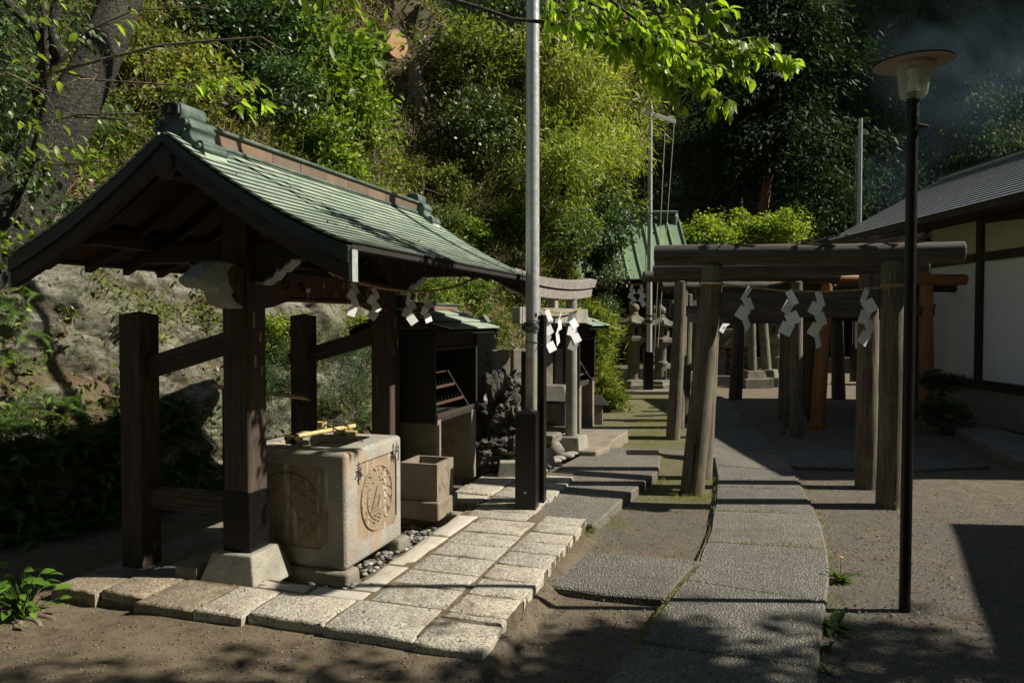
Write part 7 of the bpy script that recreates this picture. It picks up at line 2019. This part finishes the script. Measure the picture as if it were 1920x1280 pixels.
# fallen leaves on the ground and the stones
FL = []
for k in range(950):
    px, py = rg3.uniform(0, 1900), rg3.uniform(880, 1280)
    u_ = PM.inverted() @ G(px, py, .1); on = (-.95 < u_.x < 1.68 and -.54 < u_.y < 1.7)
    if on and (-.2 < u_.x < .72 and -.05 < u_.y < 1.6): continue
    if 1130 < px < 1550 and rg3.random() < .8: continue
    p = G(px, py, .104 if on else .004); FL.append((p.x, p.y, p.z))
for k in range(140):
    t = rg3.random(); p = G(975 + 60 * t + rg3.normal() * 8, 1140 - 120 * t + rg3.normal() * 8, .006); FL.append(tuple(p))
for k in range(70):
    u_, v_ = rg3.uniform(.15, 1.0), rg3.uniform(RV0, RV1); p = PW(u_, v_, zr(u_) + .02); FL.append(tuple(p))
FL = np.array(FL)
leaves('fallen_leaves', FL, rg3.uniform(.010, .026, len(FL)), L_DEAD, kind='stuff', asp=.6, up=3.0, droop=0, rg=rg3)

# off-frame trees on the right whose crowns dapple the yard
def off_tree(loc, cz, rad, label, n, seed, scale=(1, 1, 1), leaf=.16):
    rg = np.random.default_rng(seed)
    t = thing('broadleaf_tree', label, 'tree', loc); P, o_ = clump_points(n, 34, rad, rg, .17, shell=.6)
    cr_ = leaves('crown', P, rg.uniform(leaf * .7, leaf * 1.3, n), L_MID, t, asp=.55, up=.6, out=o_, rg=rg); cr_.location = (0, 0, cz)
    b = MB(); b.tube([(0, 0, -.2), (.1, 0, cz * .5), (0, .1, cz)], [.2, .15, .07], 10); b.build('trunk', BARK, t, smooth=60)
    for k in range(6):
        a = k * 1.05; b = MB(); b.tube([(0, 0, cz * .6), (math.cos(a) * rad[0] * .4, math.sin(a) * rad[1] * .4, cz * .85), (math.cos(a) * rad[0] * .8, math.sin(a) * rad[1] * .8, cz + rad[2] * .2)], [.08, .05, .015], 6); b.build('limb', BARK, t, smooth=60)
off_tree((6.3, 1.50, 0), 5.6, (2.6, 1.45, 1.7), 'leafy tree off the right edge of the picture, shading the near path', 24000, 5)
off_tree((6.0, 1.98, 0), 4.6, (1.7, 1.35, .9), 'smaller leafy tree beside it off the right edge of the picture', 26000, 9, leaf=.12)
off_tree((11.5, 2.5, 0), 7.2, (2.0, 1.5, 1.6), 'tall leafy tree beyond the yard store', 3500, 6)

# cypress
cp = R(1440, 430, 27.0)
cy = thing('cypress_tree', 'tall dark cypress with reddish trunk rising in the middle of the valley', 'cypress tree', (cp.x, 27.0, max(0, float(far_hill(cp.x, 27.0)))))
base = cy.location.copy()
def CY(*a): return R(*a) - base
b = MB(); b.tube([Vector((0, 0, -.5)), CY(1425, 430, 27), CY(1440, 330, 27), CY(1452, 260, 27), CY(1462, 100, 27), CY(1470, -120, 27)], [.26, .20, .17, .15, .11, .04], 10); b.build('trunk', m_wood('red_bark', (.14, .08, .05), (.34, .21, .14), .9, .5), cy, smooth=60)
b = MB(); b.tube([Vector((-1.0, .5, -.5)), CY(1385, 430, 28), CY(1390, 300, 28), CY(1395, 150, 28)], [.15, .12, .11, .06], 8); b.build('trunk', BARK, cy, smooth=60)
rgc = np.random.default_rng(44); PP, DD, BR = [], [], []
for k in range(150):
    t = k / 150; py = 330 - 520 * t; r_ = (7.4 * (1 - t) ** .7 * .5 + .5) * rgc.uniform(.6, 1.1) * (1.0 if t > .12 else .75)
    if rgc.random() < .12: r_ *= .5
    px = 1440 + 30 * t; a = rgc.uniform(0, 2 * PI); o0 = CY(px, py, 27)
    hd = np.array([math.cos(a), math.sin(a), -.12]); n_ = int(55 + 42 * r_)
    s = rgc.random(n_) ** .7
    p = np.array(o0) + hd * (s[:, None] * r_) + rgc.normal(size=(n_, 3)) * np.array([.34, .34, .16]) * (.55 + .45 * s[:, None]) - np.array([0, 0, 1]) * (s[:, None] ** 2) * .5
    PP.append(p); DD.append(np.tile(hd * .8, (n_, 1)) + rgc.normal(size=(n_, 3)) * .5 - np.array([0, 0, .5]))
    BR.append([o0, o0 + Vector(hd) * r_ * .6])
PP = np.concatenate(PP); DD = np.concatenate(DD)
leaves('foliage', PP, rgc.uniform(.16, .36, len(PP)), L_CYP, cy, asp=.34, up=.7, dirs=DD, rg=rgc)
twig_mesh('limbs', BR, .05, BARK, cy, kind='stuff', n=5)

# wooded hillside beyond: individual trees in front, a continuous canopy behind
fgp = 'dark trees on the wooded hill'
tr = random.Random(12); cnt = 0
TRK = MB(); TRK.tube([(0, 0, -1.9), (.03, 0, -.2), (0, .02, .5)], [.055, .045, .02], 7); to = TRK.build('trunk', BARK, smooth=60); TRKD = to.data; bpy.data.objects.remove(to)
spots = []
for row in range(9):
    Y = 25.5 + row * 2.6
    x = -9.0 + tr.uniform(0, 1.5)
    xmax = Y * .75 + 2
    while x < xmax:
        spots.append((x, Y + tr.uniform(-.9, .9))); x += tr.uniform(1.9, 2.9) * (1 + row * .05)
for (x, y) in spots:
    if abs(x / y * FPX + 960 - 1440) < 60 and y < 28: continue
    if y < 31 and 1150 < x / y * FPX + 960 < 1570 : continue
    h = float(far_hill(x, y)); 
    if x < 1.6 + (y - 16) * .1 and y < 31: continue
    rad = tr.uniform(1.5, 2.5)
    t = bpy.data.objects.new('forest_tree', None); COL.objects.link(t); t.location = (x, y, h - .2); t.rotation_euler = (0, 0, tr.uniform(0, 6))
    put(t, label='dark evergreen tree in the shaded wood on the valley side', cat='tree', group=fgp)
    hgt = tr.uniform(1.5, 3.2)
    o = link_mesh('crown', tr.choice(SH['forest']), t); o.scale = (rad, rad, rad * tr.uniform(.9, 1.35)); o.location = (0, 0, hgt + rad * .7)
    o = link_mesh('trunk', TRKD, t); o.scale = (rad * 1.3, rad * 1.3, (hgt + rad * .7) / 1.9); o.location = (0, 0, hgt + rad * .7)
    cnt += 1
# a ragged canopy beyond the individually built trees
xs = rng.uniform(-20, 60, 60000); ys = rng.uniform(47, 66, 60000); keepc = np.abs(xs) < ys * .8 + 4; xs, ys = xs[keepc], ys[keepc]
hh = far_hill(xs, ys) + 3.5 + vnoise(xs, ys, .45, 2) * 2.5
leaves('distant_wood', np.column_stack([xs, ys, hh + rng.normal(size=len(xs)) * .5]), rng.uniform(.4, .9, len(xs)), L_DARK, kind='stuff', asp=.6, up=.6)
# undergrowth on the valley floor behind the shrine
xs = rng.uniform(-2, 26, 26000); ys = rng.uniform(24.5, 46, 26000)
hh = far_hill(xs, ys) + rng.random(len(xs)) ** 2 * 1.2
leaves('undergrowth', np.column_stack([xs, ys, hh]), rng.uniform(.15, .35, len(xs)), L_DARK, kind='stuff', asp=.5, up=.6)

# leaf masses outside the view, behind and east, added to block sky fill
def sky_block_wood(name, n, x0, x1, y0, y1, seed):
    rg = np.random.default_rng(seed); x = rg.uniform(x0, x1, n); y = rg.uniform(y0, y1, n); h = far_hill(x, y); m = h > .3
    x, y, h = x[m], y[m], h[m]; top = h + 2.0 + np.sin(x * .9) * np.cos(y * .8) * 1.6
    leaves(name, np.column_stack([x, y, h + (top - h) * rg.random(len(x)) ** .5 + rg.normal(size=len(x)) * .3]), rg.uniform(.5, 1.0, len(x)), L_DARK, kind='stuff', asp=.6, up=.5, rg=rg)
sky_block_wood('sky_block_behind', 30000, -25, 40, -26, -5, 71)
sky_block_wood('sky_block_east', 26000, 15, 38, -10, 24, 72)
# thin smoke drifting over the hall roof
t = NT('thin_smoke')
for n_ in list(t.t.nodes):
    if n_.type == 'BSDF_PRINCIPLED': t.t.nodes.remove(n_)
g = t.n('TexCoord').outputs['Object']
nz = t.n('TexNoise'); nz.inputs['Scale'].default_value = 1.6; nz.inputs['Detail'].default_value = 3; nz.inputs['Distortion'].default_value = .8; t.l(g, nz.inputs['Vector'])
ln = t.n('VectorMath', operation='LENGTH'); t.l(g, ln.inputs[0])
fall = t.ramp(ln.outputs['Value'], [(.25, 1.0), (.98, 0.0)])
dn = t.math('MULTIPLY', t.ramp(nz.outputs['Fac'], [(.42, 0.0), (.75, 1.0)]), fall)
vs_ = t.n('VolumePrincipled'); vs_.inputs['Color'].default_value = (.55, .78, 1, 1); vs_.inputs['Anisotropy'].default_value = 0.0
t.l(t.math('MULTIPLY', dn, .11), vs_.inputs['Density']); t.l(vs_.outputs[0], t.out.inputs['Volume'])
for (px, py, Y, sx, sy, sz, ry, lb) in ((1860, 130, 19.0, 3.6, 1.6, 2.6, .3, 'thin bluish smoke drifting up over the hall roof at the right'), (1690, 320, 18.5, 1.3, .9, 1.3, 0, 'faint puff of bluish smoke beside the lamp, low over the roof')):
    bm = bmesh.new(); bmesh.ops.create_icosphere(bm, subdivisions=3, radius=1.0); me = bpy.data.meshes.new('smoke'); bm.to_mesh(me); bm.free(); me.materials.append(t.m)
    o = link_mesh('smoke', me); o.location = R(px, py, Y); o.scale = (sx, sy, sz); o.rotation_euler = (0, ry, 0); o['kind'] = 'stuff'; o['label'] = lb
